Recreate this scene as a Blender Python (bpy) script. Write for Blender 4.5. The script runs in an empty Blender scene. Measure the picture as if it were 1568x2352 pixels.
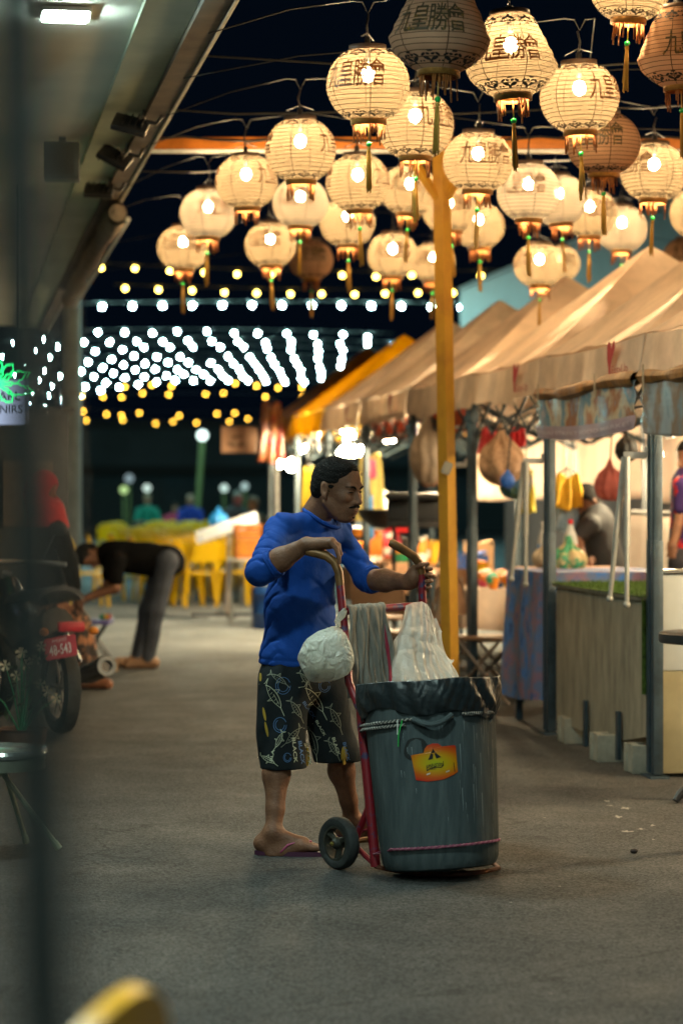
import bpy, bmesh, math, random
import numpy as np
from mathutils import Vector, Matrix, Quaternion
from mathutils.bvhtree import BVHTree

R = math.radians
sc = bpy.context.scene
COL = sc.collection
random.seed(7)

# ------------------------------------------------------------------ camera, night sky, exposure
FPX, HOR, HC = 5553.0, 1130.0, 1.47      # 85 mm lens, horizon row, eye height
cam = bpy.data.cameras.new("camera")
cam.sensor_fit = 'VERTICAL'; cam.sensor_height = 36; cam.sensor_width = 24
cam.lens = 85; cam.shift_y = (HOR-1176)/2352
cam.clip_start = 0.1; cam.clip_end = 1000
cam.dof.use_dof = True; cam.dof.focus_distance = 9.75; cam.dof.aperture_fstop = 2.2
cam.dof.aperture_blades = 0
co = bpy.data.objects.new("camera", cam); COL.objects.link(co)
co.location = (0, 0, HC); co.rotation_euler = (R(90), 0, 0)
sc.camera = co

w = bpy.data.worlds.new("World"); sc.world = w; w.use_nodes = True
nt = w.node_tree
bgn = nt.nodes["Background"]
sky = nt.nodes.new("ShaderNodeTexSky"); sky.sky_type = 'NISHITA'; sky.sun_disc = False
sky.sun_elevation = R(-6); sky.sun_rotation = R(200); sky.air_density = 1.2
glow = nt.nodes.new("ShaderNodeMix"); glow.data_type = 'RGBA'; glow.blend_type = 'ADD'; glow.inputs[0].default_value = 1
nt.links.new(sky.outputs[0], glow.inputs[6]); glow.inputs[7].default_value = (.006, .017, .038, 1)     # the town's night glow
nt.links.new(glow.outputs[2], bgn.inputs[0]); bgn.inputs[1].default_value = 0.06

sc.view_settings.view_transform = 'Standard'; sc.view_settings.look = 'None'
sc.view_settings.gamma = 1; sc.view_settings.exposure = 1.2
cy = sc.cycles
cy.use_denoising = True
cy.max_bounces = 6; cy.diffuse_bounces = 3; cy.glossy_bounces = 2; cy.transmission_bounces = 4
cy.transparent_max_bounces = 12; cy.caustics_reflective = False; cy.caustics_refractive = False
cy.sample_clamp_indirect = 4.0
cy.use_light_tree = True
cy.use_adaptive_sampling = False

# ------------------------------------------------------------------ places
def W(x, y, d):
    """the point at depth d that the photograph shows at (x, y) of a 1568 x 2352 print"""
    return Vector(((x-784)/FPX*d, d, HC+(HOR-y)/FPX*d))
def G(x, y):
    d = FPX*HC/(y-HOR)
    return Vector(((x-784)/FPX*d, d, 0.0))

# ------------------------------------------------------------------ materials
MATS = {}
def mat(name, col, rough=.6, metal=0., var=.18, scale=14., bump=0., bscale=60., spec=.4, translucent=0., col2=None, thr=None, stretch=None):
    if name in MATS: return MATS[name]
    m = bpy.data.materials.new(name); m.use_nodes = True; MATS[name] = m
    t = m.node_tree; n = t.nodes; L = t.links
    b = n["Principled BSDF"]
    b.inputs["Roughness"].default_value = rough; b.inputs["Metallic"].default_value = metal
    b.inputs["Specular IOR Level"].default_value = spec
    tc = n.new("ShaderNodeTexCoord")
    src = tc.outputs["Object"]
    if stretch:
        mp = n.new("ShaderNodeMapping"); mp.inputs["Scale"].default_value = stretch
        L.new(src, mp.inputs[0]); src = mp.outputs[0]
    nz = n.new("ShaderNodeTexNoise"); nz.inputs["Scale"].default_value = scale; nz.inputs["Detail"].default_value = 6
    nz.inputs["Roughness"].default_value = .62
    L.new(src, nz.inputs["Vector"])
    cr = n.new("ShaderNodeValToRGB")
    c = Vector(col[:3])
    a = c*(1-var); d = col2 if col2 else tuple(min(1, v*(1+var)) for v in c)
    lo, hi = thr if thr else (.3, .7)
    cr.color_ramp.elements[0].position = lo; cr.color_ramp.elements[1].position = hi
    cr.color_ramp.elements[0].color = (*(c if col2 else a), 1); cr.color_ramp.elements[1].color = (*d, 1)
    L.new(nz.outputs[0], cr.inputs[0]); L.new(cr.outputs[0], b.inputs["Base Color"])
    if bump:
        nb = n.new("ShaderNodeTexNoise"); nb.inputs["Scale"].default_value = bscale; nb.inputs["Detail"].default_value = 4
        L.new(src, nb.inputs["Vector"])
        bp = n.new("ShaderNodeBump"); bp.inputs["Strength"].default_value = bump; bp.inputs["Distance"].default_value = .02
        L.new(nb.outputs[0], bp.inputs["Height"]); L.new(bp.outputs[0], b.inputs["Normal"])
    if translucent:
        tr = n.new("ShaderNodeBsdfTranslucent"); L.new(cr.outputs[0], tr.inputs[0])
        mx = n.new("ShaderNodeMixShader"); mx.inputs[0].default_value = translucent
        L.new(b.outputs[0], mx.inputs[1]); L.new(tr.outputs[0], mx.inputs[2])
        L.new(mx.outputs[0], n["Material Output"].inputs[0])
    return m
def emis(name, col, s, sample=True):
    if name in MATS: return MATS[name]
    m = bpy.data.materials.new(name); m.use_nodes = True; MATS[name] = m
    t = m.node_tree; t.nodes.remove(t.nodes["Principled BSDF"])
    e = t.nodes.new("ShaderNodeEmission"); e.inputs[0].default_value = (*col, 1); e.inputs[1].default_value = s
    t.links.new(e.outputs[0], t.nodes["Material Output"].inputs[0])
    m.cycles.emission_sampling = 'FRONT' if sample else 'NONE'
    return m

# ------------------------------------------------------------------ objects
def tag(o, label=None, cat=None, group=None, kind=None):
    if label: o["label"] = label
    if cat: o["category"] = cat
    if group: o["group"] = group
    if kind: o["kind"] = kind
    return o
def thing(name, label, cat, loc=(0, 0, 0), rotz=0., group=None):
    o = bpy.data.objects.new(name, None); COL.objects.link(o)
    o.location = loc; o.rotation_euler = (0, 0, rotz); o.empty_display_size = .1
    return tag(o, label, cat, group)
def wm(o):
    m = o.matrix_basis.copy()
    while o.parent:
        o = o.parent; m = o.matrix_basis @ m
    return m
def link(name, me, mats, parent=None, smooth=True, ang=40):
    for m in (mats if isinstance(mats, (list, tuple)) else [mats]): me.materials.append(m)
    if smooth:
        me.polygons.foreach_set("use_smooth", [True]*len(me.polygons))
        if ang: me.set_sharp_from_angle(angle=R(ang))
    o = bpy.data.objects.new(name, me); COL.objects.link(o)
    if parent: o.parent = parent
    return o
def copy_tree(o, parent=None):
    c = o.copy(); COL.objects.link(c); c.parent = parent
    for ch in list(o.children): copy_tree(ch, c)
    return c

class MB:
    """collects shapes and links them as one mesh object"""
    def __init__(s): s.v = []; s.f = []; s.m = []; s.mi = 0
    def add(s, vs, fs):
        k = len(s.v); s.v += [tuple(p) for p in vs]
        s.f += [tuple(i+k for i in f) for f in fs]; s.m += [s.mi]*len(fs); return s
    def box(s, c, size, rot=None, bev=0.):
        bm = bmesh.new(); bmesh.ops.create_cube(bm, size=1)
        bmesh.ops.scale(bm, vec=Vector(size), verts=bm.verts)
        if bev: bmesh.ops.bevel(bm, geom=list(bm.edges), offset=bev, segments=2, affect='EDGES', profile=.6)
        if rot is not None: bmesh.ops.transform(bm, matrix=rot.to_4x4(), verts=bm.verts)
        bmesh.ops.translate(bm, vec=Vector(c), verts=bm.verts)
        bm.verts.index_update()
        s.add([v.co[:] for v in bm.verts], [[v.index for v in f.verts] for f in bm.faces]); bm.free(); return s
    def tube(s, pts, r, n=8, caps=True, closed=False, flat=1.):
        pts = [Vector(p) for p in pts]; N = len(pts)
        rs = r if isinstance(r, (list, tuple)) else [r]*N
        vs = []; prev = None
        for i, p in enumerate(pts):
            if closed: t = pts[(i+1) % N]-pts[i-1]
            else: t = pts[min(i+1, N-1)]-pts[max(i-1, 0)]
            t.normalize()
            if prev is None:
                u = t.cross(Vector((0, 0, 1)))
                if u.length < .05: u = t.cross(Vector((0, 1, 0)))
            else: u = prev-t*prev.dot(t)
            u.normalize(); prev = u; q = t.cross(u)
            for k in range(n):
                a = 2*math.pi*k/n
                vs.append(p+u*math.cos(a)*rs[i]+q*math.sin(a)*rs[i]*flat)
        fs = []
        for i in range(N if closed else N-1):
            j = (i+1) % N
            for k in range(n):
                l = (k+1) % n
                fs.append((i*n+k, i*n+l, j*n+l, j*n+k))
        if caps and not closed:
            fs.append(tuple(reversed(range(n)))); fs.append(tuple(range((N-1)*n, N*n)))
        return s.add(vs, fs)
    def lathe(s, prof, n=24, c=(0, 0, 0), M=None, caps=False):
        vs = []; c = Vector(c)
        for r_, z in prof:
            for k in range(n):
                a = 2*math.pi*k/n; p = Vector((r_*math.cos(a), r_*math.sin(a), z))
                vs.append((M @ p if M is not None else p)+c)
        fs = []
        for i in range(len(prof)-1):
            for k in range(n):
                l = (k+1) % n; fs.append((i*n+k, i*n+l, (i+1)*n+l, (i+1)*n+k))
        if caps:
            fs.append(tuple(reversed(range(n)))); fs.append(tuple(range((len(prof)-1)*n, len(prof)*n)))
        return s.add(vs, fs)
    def ball(s, c, r, n=12, sc3=(1, 1, 1)):
        c = Vector(c); vs = []; fs = []; mrow = n//2
        for i in range(mrow+1):
            th = math.pi*i/mrow
            for k in range(n):
                a = 2*math.pi*k/n
                vs.append(c+Vector((r*sc3[0]*math.sin(th)*math.cos(a), r*sc3[1]*math.sin(th)*math.sin(a), r*sc3[2]*math.cos(th))))
        for i in range(mrow):
            for k in range(n):
                l = (k+1) % n; fs.append((i*n+k, (i+1)*n+k, (i+1)*n+l, i*n+l))
        return s.add(vs, fs)
    def grid(s, fn, nu, nv, thick=0.):
        """fn(u,v)->point; thick gives it a back"""
        P = [[Vector(fn(i/nu, j/nv)) for j in range(nv+1)] for i in range(nu+1)]
        q = nv+1
        vs = [p for row in P for p in row]
        fs = [(i*q+j, (i+1)*q+j, (i+1)*q+j+1, i*q+j+1) for i in range(nu) for j in range(nv)]
        if thick:
            n0 = len(vs); back = []
            for i in range(nu+1):
                for j in range(nv+1):
                    du = P[min(i+1, nu)][j]-P[max(i-1, 0)][j]; dv = P[i][min(j+1, nv)]-P[i][max(j-1, 0)]
                    nn = du.cross(dv)
                    if nn.length > 1e-9: nn.normalize()
                    back.append(P[i][j]-nn*thick)
            vs += back
            fs += [tuple(reversed([k+n0 for k in f])) for f in fs[:nu*nv]]
            for i in range(nu):
                a, b = i*q, (i+1)*q; fs.append((b, a, a+n0, b+n0))
                a, b = i*q+nv, (i+1)*q+nv; fs.append((a, b, b+n0, a+n0))
            for j in range(nv):
                a, b = j, j+1; fs.append((a, b, b+n0, a+n0))
                a, b = nu*q+j, nu*q+j+1; fs.append((b, a, a+n0, b+n0))
        return s.add(vs, fs)
    def prism(s, poly, M, h):
        """poly in the xy plane of M, extruded h along its z"""
        n = len(poly)
        vs = [M @ Vector((x, y, 0)) for x, y in poly]+[M @ Vector((x, y, h)) for x, y in poly]
        fs = [tuple(reversed(range(n))), tuple(range(n, 2*n))]
        fs += [(k, (k+1) % n, n+(k+1) % n, n+k) for k in range(n)]
        return s.add(vs, fs)
    def mesh(s, name, parent=None, world=False):
        me = bpy.data.meshes.new(name); me.from_pydata(s.v, [], s.f); me.update()
        me.polygons.foreach_set("material_index", s.m)
        if world and parent: me.transform(wm(parent).inverted())
        return me
    def build(s, name, mats, parent=None, world=False, smooth=True, ang=40):
        return link(name, s.mesh(name, parent, world), mats, parent, smooth, ang)

def rect(wd, ht): return [(-wd/2, -ht/2), (wd/2, -ht/2), (wd/2, ht/2), (-wd/2, ht/2)]
def frame(o, x, y):
    x = Vector(x).normalized(); y = Vector(y); y = (y-x*y.dot(x)).normalized(); z = x.cross(y)
    M = Matrix((x, y, z)).transposed().to_4x4(); M.translation = Vector(o); return M

_txt = {}
def text_mesh(s, cuts=1, bold=0.):
    """flat lettering: vertices (x, y) and faces, cap height about 0.7, centred"""
    k = (s, cuts, bold)
    if k in _txt: return _txt[k]
    cu = bpy.data.curves.new("t", 'FONT'); cu.body = s; cu.size = 1; cu.align_x = 'CENTER'; cu.align_y = 'CENTER'; cu.offset = bold
    cu.resolution_u = 3
    o = bpy.data.objects.new("t", cu); COL.objects.link(o)
    dg = bpy.context.evaluated_depsgraph_get()
    me = bpy.data.meshes.new_from_object(o.evaluated_get(dg))
    bpy.data.objects.remove(o); bpy.data.curves.remove(cu)
    bm = bmesh.new(); bm.from_mesh(me); bpy.data.meshes.remove(me)
    bmesh.ops.triangulate(bm, faces=bm.faces)
    if cuts:
        lg = [e for e in bm.edges if e.calc_length() > .18]
        bmesh.ops.subdivide_edges(bm, edges=lg, cuts=cuts); bmesh.ops.triangulate(bm, faces=bm.faces)
    bm.verts.index_update()
    vs = [(v.co.x, v.co.y) for v in bm.verts]; fs = [[v.index for v in f.verts] for f in bm.faces]; bm.free()
    _txt[k] = (vs, fs); return _txt[k]
def add_text(mb, s, fn, cuts=1, bold=0.):
    vs, fs = text_mesh(s, cuts, bold)
    mb.add([fn(x, y) for x, y in vs], fs)

# ------------------------------------------------------------------ smooth solids from distance fields
class SDF:
    def __init__(s, lo, hi, h):
        s.o = np.array(lo, float); s.h = h
        n = np.ceil((np.array(hi, float)-s.o)/h).astype(int)+2
        s.ax = [s.o[i]+h*np.arange(n[i]) for i in range(3)]
        s.F = np.full(n, .5, np.float32)
    def win(s, lo, hi):
        sl = []
        for i in range(3):
            a = int(np.clip(math.floor((lo[i]-s.o[i])/s.h), 0, len(s.ax[i])-1)); b = int(np.clip(math.ceil((hi[i]-s.o[i])/s.h)+1, 1, len(s.ax[i])))
            sl.append(slice(a, max(b, a+1)))
        g = np.stack(np.meshgrid(*[s.ax[i][sl[i]] for i in range(3)], indexing='ij'), -1)
        return tuple(sl), g
    def put(s, sl, d, k, op):
        a = s.F[sl]; d = d.astype(np.float32)
        if op == 'add':
            if k > 0:
                hh = np.clip(k-np.abs(a-d), 0, None)/k; s.F[sl] = np.minimum(a, d)-hh*hh*k*.25
            else: s.F[sl] = np.minimum(a, d)
        elif op == 'sub':
            d = -d
            if k > 0:
                hh = np.clip(k-np.abs(a-d), 0, None)/k; s.F[sl] = np.maximum(a, d)+hh*hh*k*.25
            else: s.F[sl] = np.maximum(a, d)
        return s
    def cap(s, a, b, ra, rb=None, k=.02, op='add', flat=None):
        """tapered limb; flat = (direction, factor) squeezes its section"""
        rb = ra if rb is None else rb
        a = np.array(a, float); b = np.array(b, float); m = max(ra, rb)+.05+k
        if flat: m = m/min(1, flat[1]) if flat[1] < 1 else m
        sl, g = s.win(np.minimum(a, b)-m, np.maximum(a, b)+m)
        ba = b-a; t = np.clip(((g-a) @ ba)/max(ba @ ba, 1e-9), 0, 1)
        q = g-a-t[..., None]*ba
        if flat:
            u = np.array(flat[0], float); u /= np.linalg.norm(u)
            q = q+((q @ u)*(flat[1]-1))[..., None]*u
        d = np.linalg.norm(q, axis=-1)-(ra+(rb-ra)*t)
        return s.put(sl, d, k, op)
    def ell(s, c, r, M=None, k=.02, op='add'):
        c = np.array(c, float); r = np.array(r, float); m = r.max()+.05+k
        sl, g = s.win(c-m, c+m); q = g-c
        if M is not None: q = q @ np.array(M.to_3x3())
        k0 = np.linalg.norm(q/r, axis=-1); k1 = np.linalg.norm(q/(r*r), axis=-1)
        return s.put(sl, k0*(k0-1)/np.maximum(k1, 1e-6), k, op)
    def plane(s, p, n, k=0.):
        """keep the side the normal points away from"""
        p = np.array(p, float); n = np.array(n, float); n /= np.linalg.norm(n)
        g = np.stack(np.meshgrid(*s.ax, indexing='ij'), -1)
        d = ((g-p) @ n).astype(np.float32)
        if k:
            hh = np.clip(k-np.abs(s.F-d), 0, None)/k; s.F = np.maximum(s.F, d)+hh*hh*k*.25
        else: s.F = np.maximum(s.F, d)
        return s
    def warp(s, fn):
        g = np.stack(np.meshgrid(*s.ax, indexing='ij'), -1)
        s.F = s.F+fn(g[..., 0], g[..., 1], g[..., 2]).astype(np.float32); return s
    def mesh(s, name="solid"):
        F = s.F.copy(); F[0] = F[-1] = .5; F[:, 0] = F[:, -1] = .5; F[:, :, 0] = F[:, :, -1] = .5
        ins = F < 0
        nx, ny, nz = F.shape
        cnt = np.zeros((nx-1, ny-1, nz-1), np.int8)
        C = [(a, b, c) for a in (0, 1) for b in (0, 1) for c in (0, 1)]
        for a, b, c in C: cnt += ins[a:nx-1+a, b:ny-1+b, c:nz-1+c]
        act = (cnt > 0) & (cnt < 8)
        ijk = np.argwhere(act); idx = np.full(act.shape, -1, np.int64); idx[act] = np.arange(len(ijk))
        pos = np.zeros((len(ijk), 3)); num = np.zeros(len(ijk))
        I, J, K = ijk.T
        for a in C:
            for ax_ in range(3):
                if a[ax_]: continue
                b = list(a); b[ax_] = 1
                fa = F[I+a[0], J+a[1], K+a[2]]; fb = F[I+b[0], J+b[1], K+b[2]]
                cr = (fa < 0) != (fb < 0); t = np.where(cr, fa/np.where(cr, fa-fb, 1), 0)
                pt = np.array(a, float)+np.zeros((len(ijk), 3)); pt[:, ax_] += t
                pos += np.where(cr[:, None], pt, 0); num += cr
        V = s.o+s.h*(ijk+pos/num[:, None])
        faces = []
        for ax_ in range(3):
            o1, o2 = (ax_+1) % 3, (ax_+2) % 3
            sa = [slice(None)]*3; sb = [slice(None)]*3
            sa[ax_] = slice(0, -1); sb[ax_] = slice(1, None)
            A = ins[tuple(sa)]; B = ins[tuple(sb)]
            e = np.argwhere(A != B); up = A[tuple(e.T)]
            def cell(d1, d2):
                q = e.copy(); q[:, o1] += d1; q[:, o2] += d2; return idx[tuple(q.T)]
            quad = np.stack([cell(-1, -1), cell(0, -1), cell(0, 0), cell(-1, 0)], 1)
            quad[~up] = quad[~up][:, ::-1]
            faces.append(quad)
        Fc = np.concatenate(faces)
        me = bpy.data.meshes.new(name); me.from_pydata(V.tolist(), [], Fc.tolist()); me.update()
        return me
def nz3(seed, f):
    """a cheap smooth noise of x, y, z as a sum of waves"""
    rg = np.random.RandomState(seed); ws = [(rg.normal(size=3)*f*(1+.6*i), rg.uniform(0, 6.28), 1/(1+.7*i)) for i in range(6)]
    def fn(x, y, z):
        t = 0
        for k, p, a in ws: t = t+a*np.sin(k[0]*x+k[1]*y+k[2]*z+p)
        return t/2.5
    return fn
def solid(name, s, mats, parent=None, ang=None):
    me = s.mesh(name)
    if parent: me.transform(wm(parent).inverted())
    return link(name, me, mats, parent, True, ang)
# ------------------------------------------------------------------ ground
def ground_mat():
    m = bpy.data.materials.new("worn_asphalt"); m.use_nodes = True
    t = m.node_tree; n = t.nodes; L = t.links; b = n["Principled BSDF"]
    tc = n.new("ShaderNodeTexCoord")
    def noise(s, d=5, ro=.6, st=None):
        z = n.new("ShaderNodeTexNoise"); z.inputs["Scale"].default_value = s; z.inputs["Detail"].default_value = d; z.inputs["Roughness"].default_value = ro
        if st:
            mp = n.new("ShaderNodeMapping"); mp.inputs["Scale"].default_value = st; L.new(tc.outputs["Object"], mp.inputs[0]); L.new(mp.outputs[0], z.inputs["Vector"])
        else: L.new(tc.outputs["Object"], z.inputs["Vector"])
        return z.outputs[0]
    def ramp(src, a, ca, b_, cb):
        r = n.new("ShaderNodeValToRGB"); r.color_ramp.elements[0].position = a; r.color_ramp.elements[1].position = b_
        r.color_ramp.elements[0].color = (*ca, 1); r.color_ramp.elements[1].color = (*cb, 1); L.new(src, r.inputs[0]); return r.outputs[0]
    def mix(kind, f, a, c):
        x = n.new("ShaderNodeMix"); x.data_type = 'RGBA'; x.blend_type = kind
        if isinstance(f, float): x.inputs[0].default_value = f
        else: L.new(f, x.inputs[0])
        L.new(a, x.inputs[6])
        if isinstance(c, tuple): x.inputs[7].default_value = (*c, 1)
        else: L.new(c, x.inputs[7])
        return x.outputs[2]
    tar = ramp(noise(.9, 7, .66), .3, (.033, .0335, .034), .72, (.054, .053, .051))
    conc = ramp(noise(.7, 7, .66), .3, (.165, .185, .205), .7, (.235, .255, .275))
    sep = n.new("ShaderNodeSeparateXYZ"); L.new(tc.outputs["Object"], sep.inputs[0])
    ad = n.new("ShaderNodeMath"); ad.operation = 'MULTIPLY_ADD'; L.new(noise(.8, 6, .7), ad.inputs[0]); ad.inputs[1].default_value = 5.0; L.new(sep.outputs[1], ad.inputs[2])
    mr = n.new("ShaderNodeMapRange"); mr.interpolation_type = 'SMOOTHSTEP'; mr.inputs[1].default_value = 20.5; mr.inputs[2].default_value = 28.5; L.new(ad.outputs[0], mr.inputs[0])
    base = mix('MIX', mr.outputs[0], tar, conc)                # tarred near part; worn concrete beyond, coloured paler and bluer for the bulbs' light
    pat = ramp(noise(2.6, 8, .72, (1, .7, 1)), .38, (.88, .87, .86), .68, (1.08, 1.07, 1.06))
    c = mix('MULTIPLY', 1.0, base, pat)
    st = ramp(noise(5.5, 6, .7), .60, (0, 0, 0), .72, (.55, .55, .55))
    c = mix('MIX', st, c, (.030, .028, .026))
    dust = ramp(noise(3.4, 9, .78, (1, .4, 1)), .64, (0, 0, 0), .80, (.32, .32, .32))
    c = mix('MIX', dust, c, (.17, .155, .125))
    ag = n.new("ShaderNodeTexVoronoi"); ag.inputs["Scale"].default_value = 115; L.new(tc.outputs["Object"], ag.inputs["Vector"])
    grain = ramp(ag.outputs["Color"], .1, (.38, .38, .38), .95, (1.9, 1.9, 1.86))
    c = mix('MULTIPLY', 1.0, c, grain)
    fl = n.new("ShaderNodeTexVoronoi"); fl.inputs["Scale"].default_value = 34; L.new(tc.outputs["Object"], fl.inputs["Vector"])
    fk = ramp(fl.outputs["Distance"], .05, (1, 1, 1), .085, (0, 0, 0)); fs_ = ramp(fl.outputs["Color"], .70, (0, 0, 0), .78, (.8, .8, .8))
    c = mix('MIX', mix('MULTIPLY', 1.0, fk, fs_), c, (.36, .34, .29))      # pale chips and grit
    ck = n.new("ShaderNodeTexVoronoi"); ck.feature = 'DISTANCE_TO_EDGE'; ck.inputs["Scale"].default_value = .42
    wv = n.new("ShaderNodeVectorMath"); wv.operation = 'ADD'; L.new(tc.outputs["Object"], wv.inputs[0])
    nv = n.new("ShaderNodeTexNoise"); nv.inputs["Scale"].default_value = 1.6; nv.inputs["Detail"].default_value = 8; L.new(tc.outputs["Object"], nv.inputs["Vector"]); L.new(nv.outputs["Color"], wv.inputs[1]); L.new(wv.outputs[0], ck.inputs["Vector"])
    c = mix('MIX', ramp(ck.outputs["Distance"], .0015, (.85, .85, .85), .004, (0, 0, 0)), c, (.014, .013, .012))
    L.new(c, b.inputs["Base Color"])
    rr = ramp(noise(3, 5), .3, (.72, .72, .72), .7, (.95, .95, .95)); L.new(rr, b.inputs["Roughness"])
    bp = n.new("ShaderNodeBump"); bp.inputs["Strength"].default_value = .55; bp.inputs["Distance"].default_value = .006
    L.new(ag.outputs["Distance"], bp.inputs["Height"])
    bp2 = n.new("ShaderNodeBump"); bp2.inputs["Strength"].default_value = .12; bp2.inputs["Distance"].default_value = .03
    L.new(noise(6, 6), bp2.inputs["Height"]); L.new(bp.outputs[0], bp2.inputs["Normal"]); L.new(bp2.outputs[0], b.inputs["Normal"])
    b.inputs["Specular IOR Level"].default_value = .2
    return m
g = MB(); g.grid(lambda u, v: (-300+600*u, -20+620*v, 0), 8, 8)
tag(g.build("ground", ground_mat(), smooth=False), kind='structure')

# ------------------------------------------------------------------ shop building on the left
ZS = 3.53
def EX(d): return -.48-.16*(d-10.1)          # the edge of its overhanging ceiling
ed = Vector((-.16, 1, 0)).normalized(); en = Vector((-1, -.16, 0)).normalized()   # along it, into the building
def E(d, inn=0., z=ZS): return Vector((EX(d), d, z))+en*inn
M_SOF = mat("painted_soffit", (.74, .74, .63), .8, var=.12, scale=1.3, bump=.1, bscale=5)
M_FAS = mat("brown_fascia", (.10, .075, .055), .6, var=.4, scale=6)
M_STEEL = mat("grey_steel", (.3, .3, .29), .45, .6)
M_DARK = mat("black_plastic", (.02, .02, .021), .45)
M_WALL = mat("shop_wall", (.10, .11, .105), .85, var=.25, scale=1.2)
M_COL = mat("painted_column", (.2, .2, .185), .8, var=.2, scale=2.5)
M_COLD = mat("dark_column", (.05, .05, .05), .8)
shop = thing("shop_building", "low shop building with a wide pale overhanging ceiling on the left", "building", E(12, 4, 0))
def slab(mb, d0, d1, i0, i1, z0, z1):
    c = [E(d0, i0, 0), E(d1, i0, 0), E(d1, i1, 0), E(d0, i1, 0)]
    vs = [(p.x, p.y, z0) for p in c]+[(p.x, p.y, z1) for p in c]
    mb.add(vs, [(3, 2, 1, 0), (4, 5, 6, 7), (0, 1, 5, 4), (1, 2, 6, 5), (2, 3, 7, 6), (3, 0, 4, 7)])
# dried paint splashes and a pebble on the tarmac
rgp = random.Random(17); m = MB()
for (x, y, a, b) in ((1392, 1842, 16, 5), (1435, 1858, 26, 6), (1400, 1852, 18, 3), (1418, 1878, 20, 7), (1470, 1906, 24, 4), (1440, 1912, 26, 7), (1497, 1898, 14, 5), (1250, 1880, 8, 2), (1500, 1930, 12, 2), (1172, 2075, 10, 2), (1284, 2038, 9, 2), (700, 2122, 7, 2), (880, 2200, 8, 2), (1264, 2284, 14, 3)):
    c_ = G(x, y); d_ = c_.y; k_ = 15; pts = []
    for q in range(k_):
        t = 2*math.pi*q/k_; r_ = rgp.uniform(.2, 1.2); pts.append((c_.x+a*.5/FPX*d_*math.cos(t)*r_, c_.y+b*.5/FPX*d_*d_/HC*math.sin(t)*r_, .004))
    m.add(pts, [tuple(range(k_))])
tag(m.build("paint_splashes", mat("dried_white_paint", (.20, .19, .17), .8, var=.3, scale=40), smooth=False), kind='structure')
pb = MB(); c_ = G(1455, 1960); pb.ball(c_+Vector((0, 0, .010)), .014, 8, (1.2, .9, .8)); pb = pb.build("pebble", mat("dark_pebble", (.03, .02, .018), .7)); tag(pb, "small dark pebble on the tarmac at the lower right", "pebble")

m = MB(); slab(m, -6, 30, .12, 6, ZS, ZS+.25); m.build("ceiling", M_SOF, shop, True, False)
m = MB(); slab(m, -6, 30, .12, .34, ZS-.03, ZS-.002); m.build("ceiling_border", mat("soffit_border", (.42, .48, .36), .75, scale=2), shop, True, False)
m = MB(); slab(m, -6, 30, 0, .118, ZS-.06, ZS+.22); m.build("fascia", M_FAS, shop, True, False)
m = MB(); slab(m, -6, 30, -.018, -.001, ZS-.07, ZS-.045); m.build("drip_edge", mat("bare_metal", (.55, .5, .42), .4, .5), shop, True, False)
m = MB(); slab(m, -6, 30, 2.6, 2.85, 0, ZS-.003); m.build("wall", M_WALL, shop, True, False)
kk = thing("kiosk", "plain grey roadside kiosk behind the seated woman's red headscarf", "kiosk", (W(104, 1400, 26).x, 26, 0)); kx_ = kk.location.x
m = MB(); m.box((kx_-.25, 26.4, 1.16), (.86, .8, 2.32), Matrix.Rotation(.16, 3, 'Z'), .01); m.build("cabin", mat("kiosk_grey", (.042, .045, .046), .8), kk, True)
m = MB(); m.box((kx_-.25, 26.4, 2.35), (.98, .92, .06), Matrix.Rotation(.16, 3, 'Z'), .01); m.build("roof", M_COLD, kk, True)
m = MB(); m.box((kx_-.18, 25.97, 1.45), (.5, .02, .7), Matrix.Rotation(.16, 3, 'Z'), .004); m.build("shutter", M_FAS, kk, True)
M_PANEL = emis("led_panel", (.74, 1., .93), 265)
for d in (-.6, 3.2, 6.9, 10.35):
    lp = thing("ceiling_lamp", "square white ceiling lamp glowing on the pale overhang", "ceiling lamp", (EX(d)-.66, d, ZS-.002), .16, "ceiling lamps along the overhang")
    m = MB(); m.box((0, 0, -.012), (.215, .255, .02), None, .005); m.build("lamp_frame", mat("white_metal", (.75, .75, .73), .4), lp)
    m = MB(); m.box((0, 0, -.025), (.185, .225, .006)); m.build("diffuser", M_PANEL, lp, smooth=False)
# floodlights clamped under the ceiling edge
for i, (d, tl, lab) in enumerate(((12.85, .25, "dark flat floodlight on the ceiling edge, the one nearest the ceiling lamp"), (14.1, .5, "dark flat floodlight beside the end of the orange beam"), (15.65, .05, "dark flat floodlight hanging just above the rolled awning"))):
    f = thing("floodlight", lab, "floodlight", E(d, .03, ZS-.06), 0, "floodlights along the roof edge")
    m = MB(); Mx = Matrix.Rotation(tl, 3, 'Y') @ Matrix.Rotation(R(35), 3, 'X')
    m.box(Vector((-.17, 0, -.05)), (.19, .15, .035), Mx, .008)
    for k in range(5): m.box(Vector((-.24+.035*k, .0, -.03)), (.006, .13, .03), Mx)
    m.build("housing", M_DARK, f)
    m = MB(); m.box(Vector((-.17, 0, -.05))+Mx @ Vector((0, -.004, -.019)), (.165, .12, .006), Mx); m.build("lamp_glass", mat("dull_lamp_glass", (.42, .42, .38), .25), f)
    m = MB(); m.tube([(0, 0, 0), (-.03, 0, -.045), (-.09, 0, -.03)], .012, 6); m.build("bracket", M_DARK, f)
    m = MB(); m.tube([(0, .01, .0), (-.06, .02, .08-.03), (-.09, 0, .045), (-.12, -.01, -.03)], .005, 5); m.build("cable", M_DARK, f)
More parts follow.
